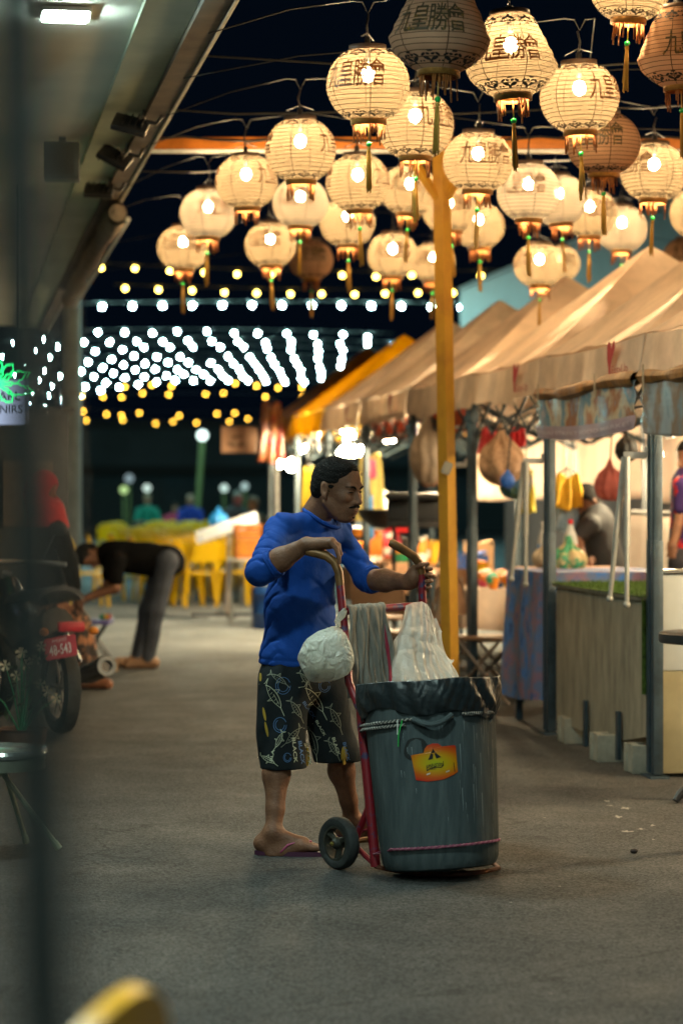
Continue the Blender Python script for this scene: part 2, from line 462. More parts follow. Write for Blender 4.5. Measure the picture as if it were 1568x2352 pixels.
# rolled awning hanging below the ceiling edge
aw = thing("awning", "rolled up brown awning with a pale metal bottom rail under the roof edge", "awning", E(16.6, 0, ZS-.08))
m = MB()
def awf(u, v):
    d = 16.55+7.3*u; a = 2*math.pi*v
    p = E(d, .02, ZS-.155); r_ = .075*(1+.12*math.sin(u*19)+.06*math.sin(u*47))
    return p+en*(r_*.9*math.cos(a))+Vector((0, 0, r_*1.1*math.sin(a)))
m.grid(awf, 40, 14); m.build("rolled_canvas", mat("brown_canvas", (.17, .135, .1), .8, var=.35, scale=8), aw, True)
m = MB(); m.tube([E(16.5, -.05, ZS-.2), E(20, -.05, ZS-.215), E(23.9, -.05, ZS-.22)], .02, 6); m.build("bottom_rail", mat("pale_rail", (.7, .7, .66), .35, .3), aw, True)
m = MB(); m.tube([E(16.5, .02, ZS-.155), E(16.57, .02, ZS-.155)], .06, 12); m.tube([E(16.48, .02, ZS-.155), E(16.5, .02, ZS-.155)], .03, 10)
m.build("end_cap", mat("beige_cap", (.3, .25, .2), .6), aw, True)
# speaker box under the ceiling
s_ = W(142, 372, 14.0)
sp = thing("speaker_box", "dark green boxy loudspeaker fixed under the pale ceiling", "loudspeaker", s_)
m = MB(); m.box((0, 0, 0), (.21, .2, .215), Matrix.Rotation(.1, 3, 'Z'), .012); m.build("cabinet", mat("speckled_dark_green", (.03, .045, .04), .5, col2=(.16, .19, .17), thr=(.62, .75), scale=60), sp)
m = MB(); m.box((0, .03, .155), (.04, .04, .10)); m.build("bracket", M_DARK, sp)
m = MB(); m.box((.0, -.106, 0), (.17, .008, .175), Matrix.Rotation(.1, 3, 'Z'), .003); m.build("grille", mat("grille_cloth", (.035, .045, .042), .8, bump=.5, bscale=200), sp)

# ------------------------------------------------------------------ lit shop sign and neon leaf at the left edge
sg = thing("shop_sign", "white lit hanging sign with dark lettering behind the green neon leaf", "sign", W(62, 980, 16.2))
a0, a1 = W(-120, 975, 16.2), W(62, 872, 16.2); cx = (a0+a1)/2; sz = a1-a0
m = MB(); m.box(cx, (sz.x, .06, sz.z), None, .006); m.build("light_box", emis("sign_white", (.60, .72, 1.), .62), sg, True)
m = MB()
for s, y, h in (("PEARL", 911, .085), ("SOUVENIRS", 941, .078)):
    o_ = W(53 if s == "PEARL" else 58, y, 16.2)
    vs, fs = text_mesh(s, 0, .01); mx_ = max(p[0] for p in vs)
    m = MB(); m.add([(o_.x+(x-mx_)*h, o_.y-.034, o_.z+yy*h) for x, yy in vs], fs); m.build("lettering", mat("navy_print", (.02, .025, .08), .6), sg, True, False)

m = MB()
for x in (-100, 45): m.tube([W(x, 872, 16.2), W(x, 872, 16.2)+Vector((0, 0, 3.53-W(x, 872, 16.2).z))], .008, 6)
m.build("hanger", M_DARK, sg, True)
nl = thing("neon_leaf", "bright green neon leaf shaped light at the left edge", "neon sign", W(0, 880, 15.6))
m = MB(); c0 = W(-4, 884, 15.6)
for ang, ln in ((88, .15), (52, .15), (22, .19), (-12, .20), (-48, .13), (128, .15), (158, .19), (192, .2), (228, .13)):
    a = R(ang); u_ = Vector((math.cos(a), 0, math.sin(a))); v_ = Vector((-u_.z, 0, u_.x)); path = []
    for k in range(19):
        t = k/18; s2 = 1-abs(2*t-1); sg2 = 1 if t < .5 else -1
        wdt = .032*math.sin(math.pi*s2)**.8*(1+.35*(k % 2)) if 0 < s2 < 1 else 0
        path.append(c0+u_*(.02+ln*s2)+v_*wdt*sg2)
    m.tube(path, .0055, 6)
m.tube([c0, c0+Vector((-.01, 0, -.17))], .006, 6)
m.build("neon_tube", emis("green_neon", (.02, 1., .22), 2.6), nl, True)
m = MB(); m.tube([c0+Vector((0, .03, .0)), Vector((c0.x, c0.y+.03, ZS-.002))], .006, 5); m.build("hanger", M_DARK, nl, True)

# ------------------------------------------------------------------ concrete pole, far building, lamps beyond
pl = thing("concrete_pole", "pale tapering concrete utility pole beyond the overhang", "pole", G(163, 1345))
m = MB(); m.lathe([(.17, 0), (.165, 2), (.15, 5), (.13, 7.5), (.0, 7.5)], 14); m.build("shaft", mat("weathered_concrete", (.32, .35, .36), .85, var=.25, scale=3, bump=.3, bscale=20), pl)
m = MB(); m.lathe([(.2, 3.0), (.2, 3.06)], 14); m.lathe([(.18, 5.2), (.18, 5.26)], 14); m.build("steel_band", M_STEEL, pl)
fb = thing("dark_building", "long dark building with a ledge closing the far end of the market", "building", (-4, 92, 0))
m = MB(); m.box((-4, 92, 1.9), (46, 6, 3.8)); m.build("wall", mat("night_wall", (.05, .07, .085), .9, var=.3, scale=.3), fb, True)
m = MB(); m.box((-4, 88.7, 2.25), (46, .6, .35)); m.build("ledge", mat("night_ledge", (.022, .028, .032), .9), fb, True)
m = MB(); m.box((-4, 92, 3.95), (47, 7, .3)); m.build("roof", mat("night_roof", (.03, .04, .05), .9), fb, True)
for k in range(6):
    m = MB(); m.box((-17+k*4.6, 88.96, 1.05), (2.6, .08, 2.0)); m.build("shutter", mat("night_shutter", (.035, .05, .06), .7, stretch=(1, 1, 14)), fb, True)
lampc = [(465, 1000, 62, (.75, 1, .92), 1.6, .13, "white globe lamp on a leaning green pole"), (285, 1125, 60, (.6, .9, .35), .42, .1, "small greenish lamp on a short post far left"), (338, 1121, 64, (.7, .9, .8), .5, .1, "small white lamp above the person in green"),
         (297, 1099, 70, (.55, .75, .8), .2, .13, "dim bluish lamp highest above the tables"), (515, 1121, 64, (.7, .95, .85), .5, .1, "small white lamp left of the grey haired diner"), (562, 1117, 66, (.6, .85, .8), .35, .1, "small white lamp right of the grey haired diner")]
for x, y, d, c, s, r_, lab in lampc:
    p = W(x, y, d); lt = thing("lamp_post", lab, "lamp", (p.x, p.y, 0), 0, "lamps far behind the tables")
    m = MB(); m.ball(p, r_, 12); m.build("globe", emis("globe_%d" % x, c, s), lt, True)
    b_ = (p.x-.2 if x == 465 else p.x, p.y, 0)
    m = MB(); m.tube([b_, (p.x, p.y, p.z-r_)], .07 if x == 465 else .03, 8); m.build("post", mat("lamp_post_green", (.13, .15, .05), .6), lt, True)

# ------------------------------------------------------------------ near things, far out of focus
fp = thing("steel_post", "dark steel post close to the lens at the left", "post", (-.114, 1.2, 0))
m = MB(); m.tube([(-.114, 1.2, .006), (-.1545, 1.2, 1.47), (-.211, 1.2, ZS-.003)], .0155, 12); m.build("shaft", mat("dark_teal_paint", (.022, .026, .025), .5), fp, True)
m = MB(); m.box((-.114, 1.2, .004), (.12, .12, .008)); m.build("base_plate", M_STEEL, fp, True)
cb = MB(); cb.tube([(-.30, 1.25, 1.60), (-.17, 1.3, 1.66), (-.075, 1.36, 1.76), (.02, 1.6, 2.2), (.05, 2.0, ZS-.02)], .004, 8)
tag(cb.build("sagging_wire", mat("grey_green_wire", (.2, .24, .2), .5)), "thin grey wire running from the near post up to the ceiling", "wire")
def chair_near():
    c = thing("plastic_chair", "yellow plastic chair very close at the bottom left corner", "chair", (-.565, 3.0, 0), R(71))
    Y = mat("glossy_yellow_plastic", (.99, .44, .005), .3, var=.06, spec=.6)
    m = MB(); m.box((0, 0, .43), (.42, .42, .03), None, .012); m.build("seat", Y, c)
    m = MB()
    m.grid(lambda u, v: ((-.19+.38*u)*(1-.25*max(0, v-.6)), -.18-.13*v-.03*math.sin(math.pi*u), .44+.43*v-.07*(2*u-1)**2*v), 12, 8, .022); m.build("backrest", Y, c)
    for sx in (-1, 1):
        for sy in (-1, 1):
            m = MB(); m.tube([(sx*.18, sy*.18, .42), (sx*.21, sy*.21, 0)], [.022, .018], 8); m.build("leg", Y, c)
    return c
near_chair = chair_near()
# ------------------------------------------------------------------ orange gantry: beam and post
M_OR = mat("orange_paint", (.50, .16, .022), .45, var=.25, scale=9, spec=.4)
M_YE = mat("ochre_post_paint", (.46, .235, .022), .5, var=.22, scale=7, col2=(.34, .15, .02), thr=(.45, .75))
gb = thing("gantry_beam", "orange painted beam carried across the lane above the lanterns' cables", "beam", W(315, 330, 14.3))
m = MB(); a = Vector((EX(14.3)+.02, 14.3, 3.53)); b_ = Vector((4.2, 14.3, 3.53))
m.box((a+b_)/2, (b_.x-a.x, .075, .07), None, .004); m.build("beam", M_OR, gb, True)
m = MB(); m.box((a+b_)/2+Vector((0, -.01, -.048)), (b_.x-a.x, .05, .018)); m.build("pale_strip", mat("white_strip", (.8, .82, .8), .5), gb, True)
m = MB(); m.tube([a+Vector((.02+k*.19, -.044, .02+.014*math.sin(k*1.7))) for k in range(27)], .008, 6); m.build("cable", M_DARK, gb, True)
gp = thing("gantry_post", "tall ochre yellow post with a forked top standing in front of the stalls", "post", (.649, 14.3, 0))
m = MB(); t_, b_ = Vector((.589, 14.3, 3.49)), Vector((.649, 14.3, 0))
m.tube([b_+Vector((0, 0, .012)), t_], .052, 4); m.build("shaft", M_YE, gp, True, False)
for sx in (-1, 1):
    m = MB(); m.tube([Vector((.593, 14.3, 3.2))+Vector((sx*.02, 0, 0)), Vector((.585+sx*.2, 14.3, 3.49))], .03, 4); m.build("brace", M_YE, gp, True, False)
m = MB(); m.box((.649, 14.3, .006), (.2, .2, .012)); m.build("base_plate", M_STEEL, gp, True)
m = MB(); m.box(W(1026, 1075, 14.22), (.055, .01, .075), Matrix.Rotation(.4, 3, 'Y'), .01); m.build("bare_patch", mat("scraped_steel", (.22, .2, .16), .5), gp, True)

# ------------------------------------------------------------------ row of canopy stalls
SL = 2.25*math.hypot(1, .155)
rv = Vector((-.155, 1, 0)).normalized(); sv = Vector((1, .155, 0)).normalized()     # along the row, into the stall
ROW0 = Vector((1.573, 12.46, 0))
def S(i, u, v, z):
    """stall i (0 = the one at the right edge), u along the row, v into it, both in metres"""
    return ROW0+rv*(i*SL+u)+sv*v+Vector((0, 0, z))
DEP = 2.0
CAN = {'w': mat("canopy_cream", (.74, .59, .46), .85, var=.2, scale=3.2, bump=.12, bscale=9, translucent=.42),
       'g': mat("canopy_greyed", (.62, .52, .42), .85, var=.22, scale=4.5, bump=.12, bscale=9, translucent=.42),
       'y': mat("canopy_mustard", (.46, .30, .015), .8, var=.15, scale=2.5, translucent=.6),
       'o': mat("canopy_orange", (.36, .19, .02), .8, var=.15, scale=2.5, translucent=.6)}
M_LEG = mat("stall_leg_paint", (.035, .055, .07), .42, .2, var=.35, scale=14)
M_LOGO = mat("red_print", (.30, .012, .02), .7)
def stall(i, kind, lab, logo=True, legs=True):
    o = thing("canopy_stall", lab, "market stall", S(i, SL/2, DEP/2, 0), 0, "canopy stalls along the lane")
    ze, zp = 2.29, 3.10
    rg = random.Random(i+3); ph = rg.uniform(0, 6)
    def roof(a, t):                                              # a round the four sides, t from the peak to the eaves
        sd = int(min(3.9999, a*4)); f = a*4-sd; e = 2*f-1; q = abs(e)   # q = 1 on the hips
        x, y = ((e, -1), (1, e), (-e, 1), (-1, -e))[sd]
        z = ze+(zp-ze)*(1-t)**1.06-(.055*math.sin(math.pi*t**.8)+.012*t)*(1-q*q)+.010*t*(1-q*q)*math.sin(7*e+ph+sd)+.006*math.sin(16*e+5*t+ph)*t*(1-q)
        return S(i, .015+(.5+.5*x*t)*(SL-.03), (.5+.5*y*t)*DEP, z)
    m = MB(); m.grid(roof, 72, 20, -.006); m.build("roof", CAN[kind], o, True, ang=22)
    # valance: a skirt all round, a little flared and rippled
    def skirt(P, Q, out, k):
        def fn(u, v):
            p = P.lerp(Q, u); rip = .018*math.sin(u*23+k+ph)+.012*math.sin(u*51+2*k)
            h = .215+.02*math.sin(u*9+k+ph)+.012*math.sin(u*31)
            return p+out*(.004+v*(.02+rip))+Vector((0, 0, ze-.005-.03*math.sin(math.pi*u)*0-h*v-.02*(1-(2*u-1)**2)))
        m = MB(); m.grid(fn, 48, 7, .003)
        return m
    c = [S(i, .015, 0, 0), S(i, SL-.015, 0, 0), S(i, SL-.015, DEP, 0), S(i, .015, DEP, 0)]
    v0 = skirt(c[1], c[0], -sv, 1)
    m = MB()
    for (P, Q, out, k) in ((c[0], c[3], -rv, 2), (c[1], c[2], rv, 3), (c[2], c[3], sv, 4)):
        b_ = skirt(P, Q, out, k); m.add(b_.v, b_.f)
    n0 = len(m.f); m.add(v0.v, v0.f)
    if logo:                                                    # printed mark: tall red figure and script
        m.mi = 1; L0 = S(i, .52, -.040, 2.185)
        def lg(x, y): return L0-rv*x*2.5+Vector((0, 0, y*.95))-sv*(.012+.05*(.1-y)*.5)
        pl_ = [(-.03, .085), (-.012, .1), (.0, .085), (.006, .055), (.016, .09), (.03, .098), (.036, .06), (.024, .02), (.012, -.01), (.004, -.05), (.008, -.085), (-.012, -.095), (-.016, -.05), (-.028, .0)]
        m.add([lg(x, y) for x, y in pl_], [tuple(range(len(pl_)))])
        m.add([lg(.045, .085), lg(.052, .085), lg(.052, .078), lg(.045, .078)], [(0, 1, 2, 3)])
        add_text(m, "EasyUp", lambda x, y: lg(.075+x*.045, -.07+y*.07), 0, .004)
        m.mi = 0
    m.build("valance", [CAN['g' if kind == 'w' else kind], M_LOGO], o, True, ang=50)
    if legs:
        for (u, v) in ((.045, .04), (SL-.045, .04), (.045, DEP-.04), (SL-.045, DEP-.04)):
            p = S(i, u, v, 0); ro = Matrix.Rotation(.155, 3, 'Z')
            m = MB(); m.box(p+Vector((0, 0, 1.17)), (.046, .046, 2.24), ro, .004); m.box(p+Vector((0, 0, .62)), (.052, .052, 1.2), ro, .004)
            m.box(p+Vector((0, 0, .006)), (.1, .1, .012), ro); m.box(p+Vector((0, 0, 2.0)), (.066, .066, .09), ro, .006); m.build("leg", M_LEG, o, True)
    def truss(P, Q):
        m = MB(); n = 4
        for k in range(n):
            A = P.lerp(Q, k/n); B = P.lerp(Q, (k+1)/n); d = Vector((0, 0, .24))
            m.tube([A, B+d], .011, 4); m.tube([A+d, B], .011, 4)
        return m
    z = Vector((0, 0, 1.86))
    for k, (P, Q) in enumerate(((c[0], c[1]), (c[0], c[3]), (c[1], c[2]), (c[3], c[2]))):
        ins = (c[0]+c[2])/2
        truss(P.lerp(ins, .05)+z, Q.lerp(ins, .05)+z).build("truss", M_LEG, o, True, False)
    return o
labs = ["cream canopy stall nearest the camera, cut off by the right edge", "cream canopy stall with the grass topped counter and the colourful plastic banner", "cream canopy stall with the blue patterned tablecloth and red printed bird mark",
        "cream canopy stall just behind the ochre yellow post", "greyish cream canopy stall with a red strip hanging under it", "greyish canopy stall next to the mustard one", "mustard yellow canopy stall near the far end of the row", "orange canopy stall at the far end of the row"]
kinds = "wwwwggyo"
STALLS = [stall(k-1, kinds[k], labs[k], logo=k < 6) for k in range(8)]

# folded side struts clamped on the posts of the near stalls
for i, u, ln in ((0, .05, .74), (1, .05, .72), (2, .05, .70)):
    p = S(i, u, -.05, 1.66); lab = ("pair of grey white folded struts hanging beside the nearest dark post", "pair of grey folded struts hanging on the second dark post", "grey folded strut hanging on the dark post behind the bin")[i]
    o = thing("folded_strut", lab, "tent strut", p, 0, "folded struts on the stall posts")
    Ms = mat("strut_aluminium", (.30, .29, .26), .45, .35, var=.15)
    m = MB(); m.box(p, (.12, .05, .035), Matrix.Rotation(-.1, 3, 'Z'), .004); m.box(p+Vector((.055, 0, .02)), (.012, .06, .05)); m.build("clamp", mat("clamp_grey", (.35, .33, .3), .5, .4), o, True)
    for k in (0, 1):
        m = MB(); a = p+Vector((-.055+.012*k, -.03*k, -.01)); b_ = p+Vector((-.135+.085*k, -.04-.02*k, -ln-.03*k))
        m.tube([a, a.lerp(b_, .6), a.lerp(b_, .601), b_], [.017, .017, .013, .013], 8); m.ball(b_, .02, 10); m.build("tube", Ms, o, True)

# rolled covers and plastic banners under the two near valances
M_ROLL = mat("rolled_brown_cover", (.20, .085, .015), .5, var=.55, scale=9, bump=.4, bscale=14)
def banner_mat(name, cols, sc_=3.):
    m = bpy.data.materials.new(name); m.use_nodes = True; t = m.node_tree; n = t.nodes; L = t.links; b = n["Principled BSDF"]
    tc = n.new("ShaderNodeTexCoord"); z = n.new("ShaderNodeTexNoise"); z.inputs["Scale"].default_value = sc_; z.inputs["Detail"].default_value = 3
    L.new(tc.outputs["Object"], z.inputs[0]); r = n.new("ShaderNodeValToRGB"); r.color_ramp.interpolation = 'EASE'
    while len(r.color_ramp.elements) < len(cols): r.color_ramp.elements.new(.5)
    for k, c in enumerate(cols): r.color_ramp.elements[k].position = .3+.4*k/(len(cols)-1); r.color_ramp.elements[k].color = (*c, 1)
    L.new(z.outputs[0], r.inputs[0]); L.new(r.outputs[0], b.inputs[0]); b.inputs["Roughness"].default_value = .22; b.inputs["Specular IOR Level"].default_value = .6
    return m
M_BA = banner_mat("printed_vinyl", [(.22, .25, .3), (.3, .12, .05), (.5, .42, .3), (.12, .22, .3), (.35, .3, .33)], 4.2)
M_BB = banner_mat("blue_grey_vinyl", [(.16, .22, .26), (.2, .14, .1), (.25, .3, .34), (.1, .16, .2)], 3)
for i, lab in ((0, "brown rolled side cover under the valance of the second stall from the right"), (-1, "brown rolled side cover under the valance at the right edge")):
    o = thing("rolled_cover", lab, "rolled cover", S(i, SL/2, -.03, 2.06), 0, "rolled covers under the valances")
    m = MB()
    def rc(u, v, i=i):
        a = 2*math.pi*v; r_ = .036*(1+.18*math.sin(u*13)+.12*math.sin(u*29)+.06*math.sin(6*a+u*8))
        return S(i, .06+u*(SL-.12), -.04, 2.055+.012*math.sin(u*7))+Vector((0, 0, r_*math.sin(a)))-sv*(r_*math.cos(a))
    m.grid(rc, 44, 12); m.build("roll", M_ROLL, o, True)
    for u in (.32, .9):
        m = MB(); p = S(i, SL*u, -.085, 2.06); m.grid(lambda a, b_, p=p: p+rv*(.018*(a-.5)*(1+b_))-sv*(.004)+Vector((0, 0, .05-.13*b_+.01*math.sin(a*9))), 4, 6, .004)
        m.build("tie_strap", mat("canvas_tie", (.33, .26, .18), .8), o, True)
def vinyl(i, u0, u1, z1, z0, name, lab, mt, band):
    o = thing("plastic_banner", lab, "banner", S(i, (u0+u1)/2, -.03, z1), 0)
    def fn(u, v):
        pu = min(u, 1-u); fold = .004*math.sin(27*u+2.5*v)+.006*math.sin(9*u-2*v+1)*v+.007*math.sin(60*u+14*v)*math.exp(-14*pu)+.003*math.sin(50*v+20*u)*(1-v)
        return S(i, u0+(u1-u0)*u, -.045, z1-(z1-z0)*v-.035*math.sin(math.pi*u)*v)-sv*fold
    m = MB(); m.grid(fn, 70, 18, .002); m.build("sheet", mt, o, True, ang=0)
    if band:
        m = MB(); m.grid(lambda u, v: fn(u, .72+.28*v)-sv*.006, 60, 4, .002); m.mi = 1
        add_text(m, "THAI STREET FOOD MARKET", lambda x, y: fn(min(1, max(0, .5-x*.072)), .87-y*.11)-sv*.012, 0, .02)
        m.build("text_band", [mat("mauve_band", (.30, .22, .27), .4), mat("pale_lettering", (.5, .42, .47), .5)], o, True)
    return o
vinyl(0, .06, SL-.06, 2.05, 1.80, "a", "crumpled colourful plastic banner with a mauve lettered band below", M_BA, True)
vinyl(-1, .06, SL-.06, 2.03, 1.77, "b", "blue grey glossy plastic banner at the right edge", M_BB, False)
def redstrip(i, lab):
    o = thing("red_banner", lab, "banner", S(i, SL/2, 0, 2.0), 0)
    m = MB(); m.grid(lambda u, v: S(i, .1+(SL-.2)*u, .1, 2.08-.17*v)-sv*.02*math.sin(20*u), 30, 3, .002); m.build("strip", mat("orange_red_vinyl", (.55, .07, .02), .4), o, True)
    m = MB(); m.grid(lambda u, v: S(i, .1+(SL-.2)*u, .085, 1.955-.02*v)-sv*.02*math.sin(20*u), 30, 1, .002); m.build("white_edge", mat("white_vinyl", (.7, .66, .6), .4), o, True)
redstrip(2, "orange red strip banner hanging behind the ochre yellow post")
redstrip(3, "orange red strip banner under the fourth canopy from the right")

for i in range(0, 5):
    pts = [S(i, SL*t/14, .08, 1.98-.10*math.sin(math.pi*t/14)+.012*math.sin(t*2.3+i)) for t in range(15)]; m = MB(); m.tube(pts, .008, 5)
    tag(m.build("stall_cable", M_DARK), "black cable sagging under the valance, stall number %s from the plywood counter" % ("one", "two", "three", "four", "five")[i], "cable", "cables under the valances")
# long building with a blue metal band behind the stalls
bb = thing("market_hall", "long hall with a pale blue metal eaves band behind the stalls", "building", (5, 26, 0))
m = MB(); hp = lambda d, o_, z: Vector((3.35-.155*(d-25), d, z))+sv*o_
def hslab(d0, d1, i0, i1, z0, z1):
    c = [hp(d0, i0, 0), hp(d1, i0, 0), hp(d1, i1, 0), hp(d0, i1, 0)]
    m.add([(p.x, p.y, z0) for p in c]+[(p.x, p.y, z1) for p in c], [(0, 1, 2, 3), (7, 6, 5, 4), (4, 5, 1, 0), (5, 6, 2, 1), (6, 7, 3, 2), (7, 4, 0, 3)])
hslab(8, 33, .12, 5, 0, 3.58); m.build("wall", mat("hall_wall", (.10, .10, .11), .9, scale=1), bb, True, False)
m = MB(); hslab(7.5, 33.5, -.4, 5, 3.6, 4.25); m.build("eaves_band", mat("pale_blue_metal", (.028, .065, .115), .5, var=.1, scale=2), bb, True, False)
m = MB(); hslab(7.5, 33.5, -.42, 5, 4.255, 4.3); m.build("roof_edge", mat("blue_roof", (.1, .17, .24), .6), bb, True, False)
# ------------------------------------------------------------------ paper lanterns
def paper_mat(name, diff, trl, thru, lit):
    m = bpy.data.materials.new(name); m.use_nodes = True; t = m.node_tree; n = t.nodes; L = t.links
    n.remove(n["Principled BSDF"]); tc = n.new("ShaderNodeTexCoord"); sep = n.new("ShaderNodeSeparateXYZ"); L.new(tc.outputs["Object"], sep.inputs[0])
    def mth(op, a, b=None, c=None):
        q = n.new("ShaderNodeMath"); q.operation = op
        for k, v in enumerate((a, b, c)):
            if v is None: continue
            if isinstance(v, (int, float)): q.inputs[k].default_value = v
            else: L.new(v, q.inputs[k])
        return q.outputs[0]
    # wire hoops: thin dark lines every 13 mm of height
    nz = n.new("ShaderNodeTexNoise"); nz.inputs["Scale"].default_value = 6; L.new(tc.outputs["Object"], nz.inputs[0])
    zz = mth('ADD', sep.outputs[2], mth('MULTIPLY', nz.outputs[0], .012))
    fr = mth('ABSOLUTE', mth('SUBTRACT', mth('FRACT', mth('MULTIPLY', zz, 1/.0195)), .5))
    hoop = mth('LESS_THAN', fr, .085)
    # cloth seams: six meridians
    ang = mth('ARCTAN2', sep.outputs[1], sep.outputs[0])
    fa = mth('ABSOLUTE', mth('SUBTRACT', mth('FRACT', mth('ADD', mth('MULTIPLY', ang, 6/6.28318), .1)), .5))
    seam = mth('LESS_THAN', fa, .013)
    line = mth('MAXIMUM', mth('MULTIPLY', hoop, .72), mth('MULTIPLY', seam, .8))
    n2 = n.new("ShaderNodeTexNoise"); n2.inputs["Scale"].default_value = 9; n2.inputs["Detail"].default_value = 5; L.new(tc.outputs["Object"], n2.inputs[0])
    mot = n.new("ShaderNodeMapRange"); mot.inputs[1].default_value = .3; mot.inputs[2].default_value = .7; mot.inputs[3].default_value = .86; mot.inputs[4].default_value = 1.06; L.new(n2.outputs[0], mot.inputs[0])
    shade = mth('MULTIPLY', mth('SUBTRACT', 1.0, line), mot.outputs[0])
    def tint(c):
        q = n.new("ShaderNodeVectorMath"); q.operation = 'SCALE'; q.inputs[0].default_value = c; L.new(shade, q.inputs[3]); return q.outputs[0]
    d = n.new("ShaderNodeBsdfDiffuse"); L.new(tint(diff), d.inputs[0])
    tr = n.new("ShaderNodeBsdfTranslucent"); L.new(tint(trl), tr.inputs[0])
    ad = n.new("ShaderNodeMixShader"); ad.inputs[0].default_value = .5; L.new(d.outputs[0], ad.inputs[1]); L.new(tr.outputs[0], ad.inputs[2])
    tp = n.new("ShaderNodeBsdfTransparent"); tp.inputs[0].default_value = (1, .93, .8, 1)
    mx = n.new("ShaderNodeMixShader"); L.new(mth('MULTIPLY', mth('SUBTRACT', 1.0, line), thru), mx.inputs[0]); L.new(ad.outputs[0], mx.inputs[1]); L.new(tp.outputs[0], mx.inputs[2])
    L.new(mx.outputs[0], n["Material Output"].inputs[0]); return m
M_PAPER = paper_mat("lit_lantern_cloth", (.13, .104, .072), (.0250, .0190, .0120), .17, True)
M_PAPER2 = paper_mat("unlit_lantern_cloth", (.78, .47, .30), (.5, .3, .18), .04, False)
M_PAPER3 = paper_mat("paler_lantern_cloth", (.15, .125, .10), (.0265, .0225, .0175), .14, True)
M_BLACKP = mat("black_lantern_print", (.014, .012, .012), .7, var=.1)
M_GOLDP = mat("gold_brown_lettering", (.07, .022, .003), .5, var=.2, translucent=.12)
M_DGOLD = mat("tarnished_lettering", (.07, .05, .025), .45, var=.5, scale=60, col2=(.45, .24, .03), thr=(.55, .72))
LR = .18
def prof_round(t):               # t 0 top .. 1 bottom
    a = R(26)+t*(R(154)-R(26)); return LR*math.sin(a), LR*.93*math.cos(a)
def prof_cone(t):
    z = .165-.33*t
    r_ = .085+(.185-.085)*(min(t, .64)/.64)**.85 if t < .64 else .185-(.185-.078)*((t-.64)/.36)**1.9
    return r_, z
# one cloud ornament, petals of a scroll, in units of its own width
def petal(cx, cy, rx, ry, rot=0, n=9):
    c, s = math.cos(rot), math.sin(rot); q = []
    for k in range(n):
        a = 2*math.pi*k/n; x, y = rx*math.cos(a), ry*math.sin(a)
        q.append((cx+c*x-s*y, cy+s*x+c*y))
    return q
ORN = [petal(-.2, .12, .2, .1, .5), petal(.2, .12, .2, .1, -.5), petal(0, .3, .1, .12), petal(-.34, -.12, .14, .07, -.7), petal(.34, -.12, .14, .07, .7),
       petal(-.12, -.14, .1, .07, .4), petal(.12, -.14, .1, .07, -.4), petal(-.43, .26, .07, .05, .3), petal(.43, .26, .07, .05, -.3), petal(0, -.33, .13, .06)]
def shade_mesh(name, prof, mats, textt, cw=.072):
    m = MB(); N, Kk = 22, 40
    pr = [prof(k/N) for k in range(N+1)]
    rg = random.Random(5)
    m.lathe([(r_*(1+(.0 if prof is prof_round else .012*math.sin(k*1.9))), z) for k, (r_, z) in enumerate(pr)], Kk)
    def on(a, t, off=.0022):
        r_, z = prof(min(1, max(0, t))); r2, z2 = prof(min(1, max(0, t+.01)))
        dz, dr = z2-z, r2-r_; l = math.hypot(dz, dr) or 1
        nr, nz_ = -dz/l, dr/l
        return ((r_+nr*off)*math.cos(a), (r_+nr*off)*math.sin(a), z+nz_*off)
    m.mi = 1
    for (t0, ht, kk, flip) in ((.115, .17, 9, 1), (.90, .15, 10, -1)):
        for k in range(kk):
            a0 = 2*math.pi*k/kk
            for q in ORN:
                vs = [on(a0+x*2*math.pi/kk*.95, t0-flip*y*ht) for x, y in q]
                m.add(vs, [tuple(range(len(vs)))] if flip > 0 else [tuple(reversed(range(len(vs))))])
    m.mi = 2
    for a_c in (0, math.pi):
        for k, ch in enumerate("九皇勝會"):
            vs, fs = text_mesh(ch, 1, .006)
            a0 = a_c+(k-1.5)*.40
            m.add([on(a0+x*cw/LR*1.05, textt-y*.36, .003) for x, y in vs], fs)
    return link_mesh(m, name, mats)
def link_mesh(m, name, mats):
    me = m.mesh(name)
    for q in mats: me.materials.append(q)
    me.polygons.foreach_set("use_smooth", [True]*len(me.polygons)); return me
ME_ROUND = shade_mesh("round_shade", prof_round, [M_PAPER, M_BLACKP, M_GOLDP], .43)
ME_CONE = shade_mesh("cone_shade", prof_cone, [M_PAPER, M_BLACKP, M_GOLDP], .52, .078)
ME_ROUND_P = ME_ROUND.copy(); ME_ROUND_P.materials[0] = M_PAPER3
ME_ROUND_D = ME_ROUND.copy(); ME_ROUND_D.materials[0] = M_PAPER2; ME_ROUND_D.materials[2] = M_DGOLD
ME_CONE_D = ME_CONE.copy(); ME_CONE_D.materials[0] = M_PAPER2; ME_CONE_D.materials[2] = M_DGOLD
M_RING = mat("lantern_ring", (.10, .06, .04), .5, var=.4, scale=30)
M_GRING = mat("gilded_ring", (.33, .16, .04), .35, .5, var=.4, scale=40)
M_FR = mat("orange_fringe", (.24, .075, .010), .8, var=.4, scale=90)
M_TAS = mat("gold_tassel", (.40, .22, .03), .75, var=.45, scale=60, stretch=(1, 1, .05))
M_BEAD = mat("green_glass_bead", (.01, .35, .06), .15, spec=.7)
M_BULB = emis("lantern_bulb", (1., .74, .42), 1250)
M_BULB0 = mat("unlit_bulb", (.75, .72, .68), .2)
m = MB(); m.lathe([(.079, -.012), (.082, -.012), (.082, .014), (.078, .014), (.076, -.012)], 24); ME_RT = link_mesh(m, "ring_top", [M_RING])
m = MB(); m.lathe([(.078, .012), (.078, -.018), (.073, -.018), (.073, .012)], 24); ME_RB = link_mesh(m, "ring_bottom", [M_GRING])
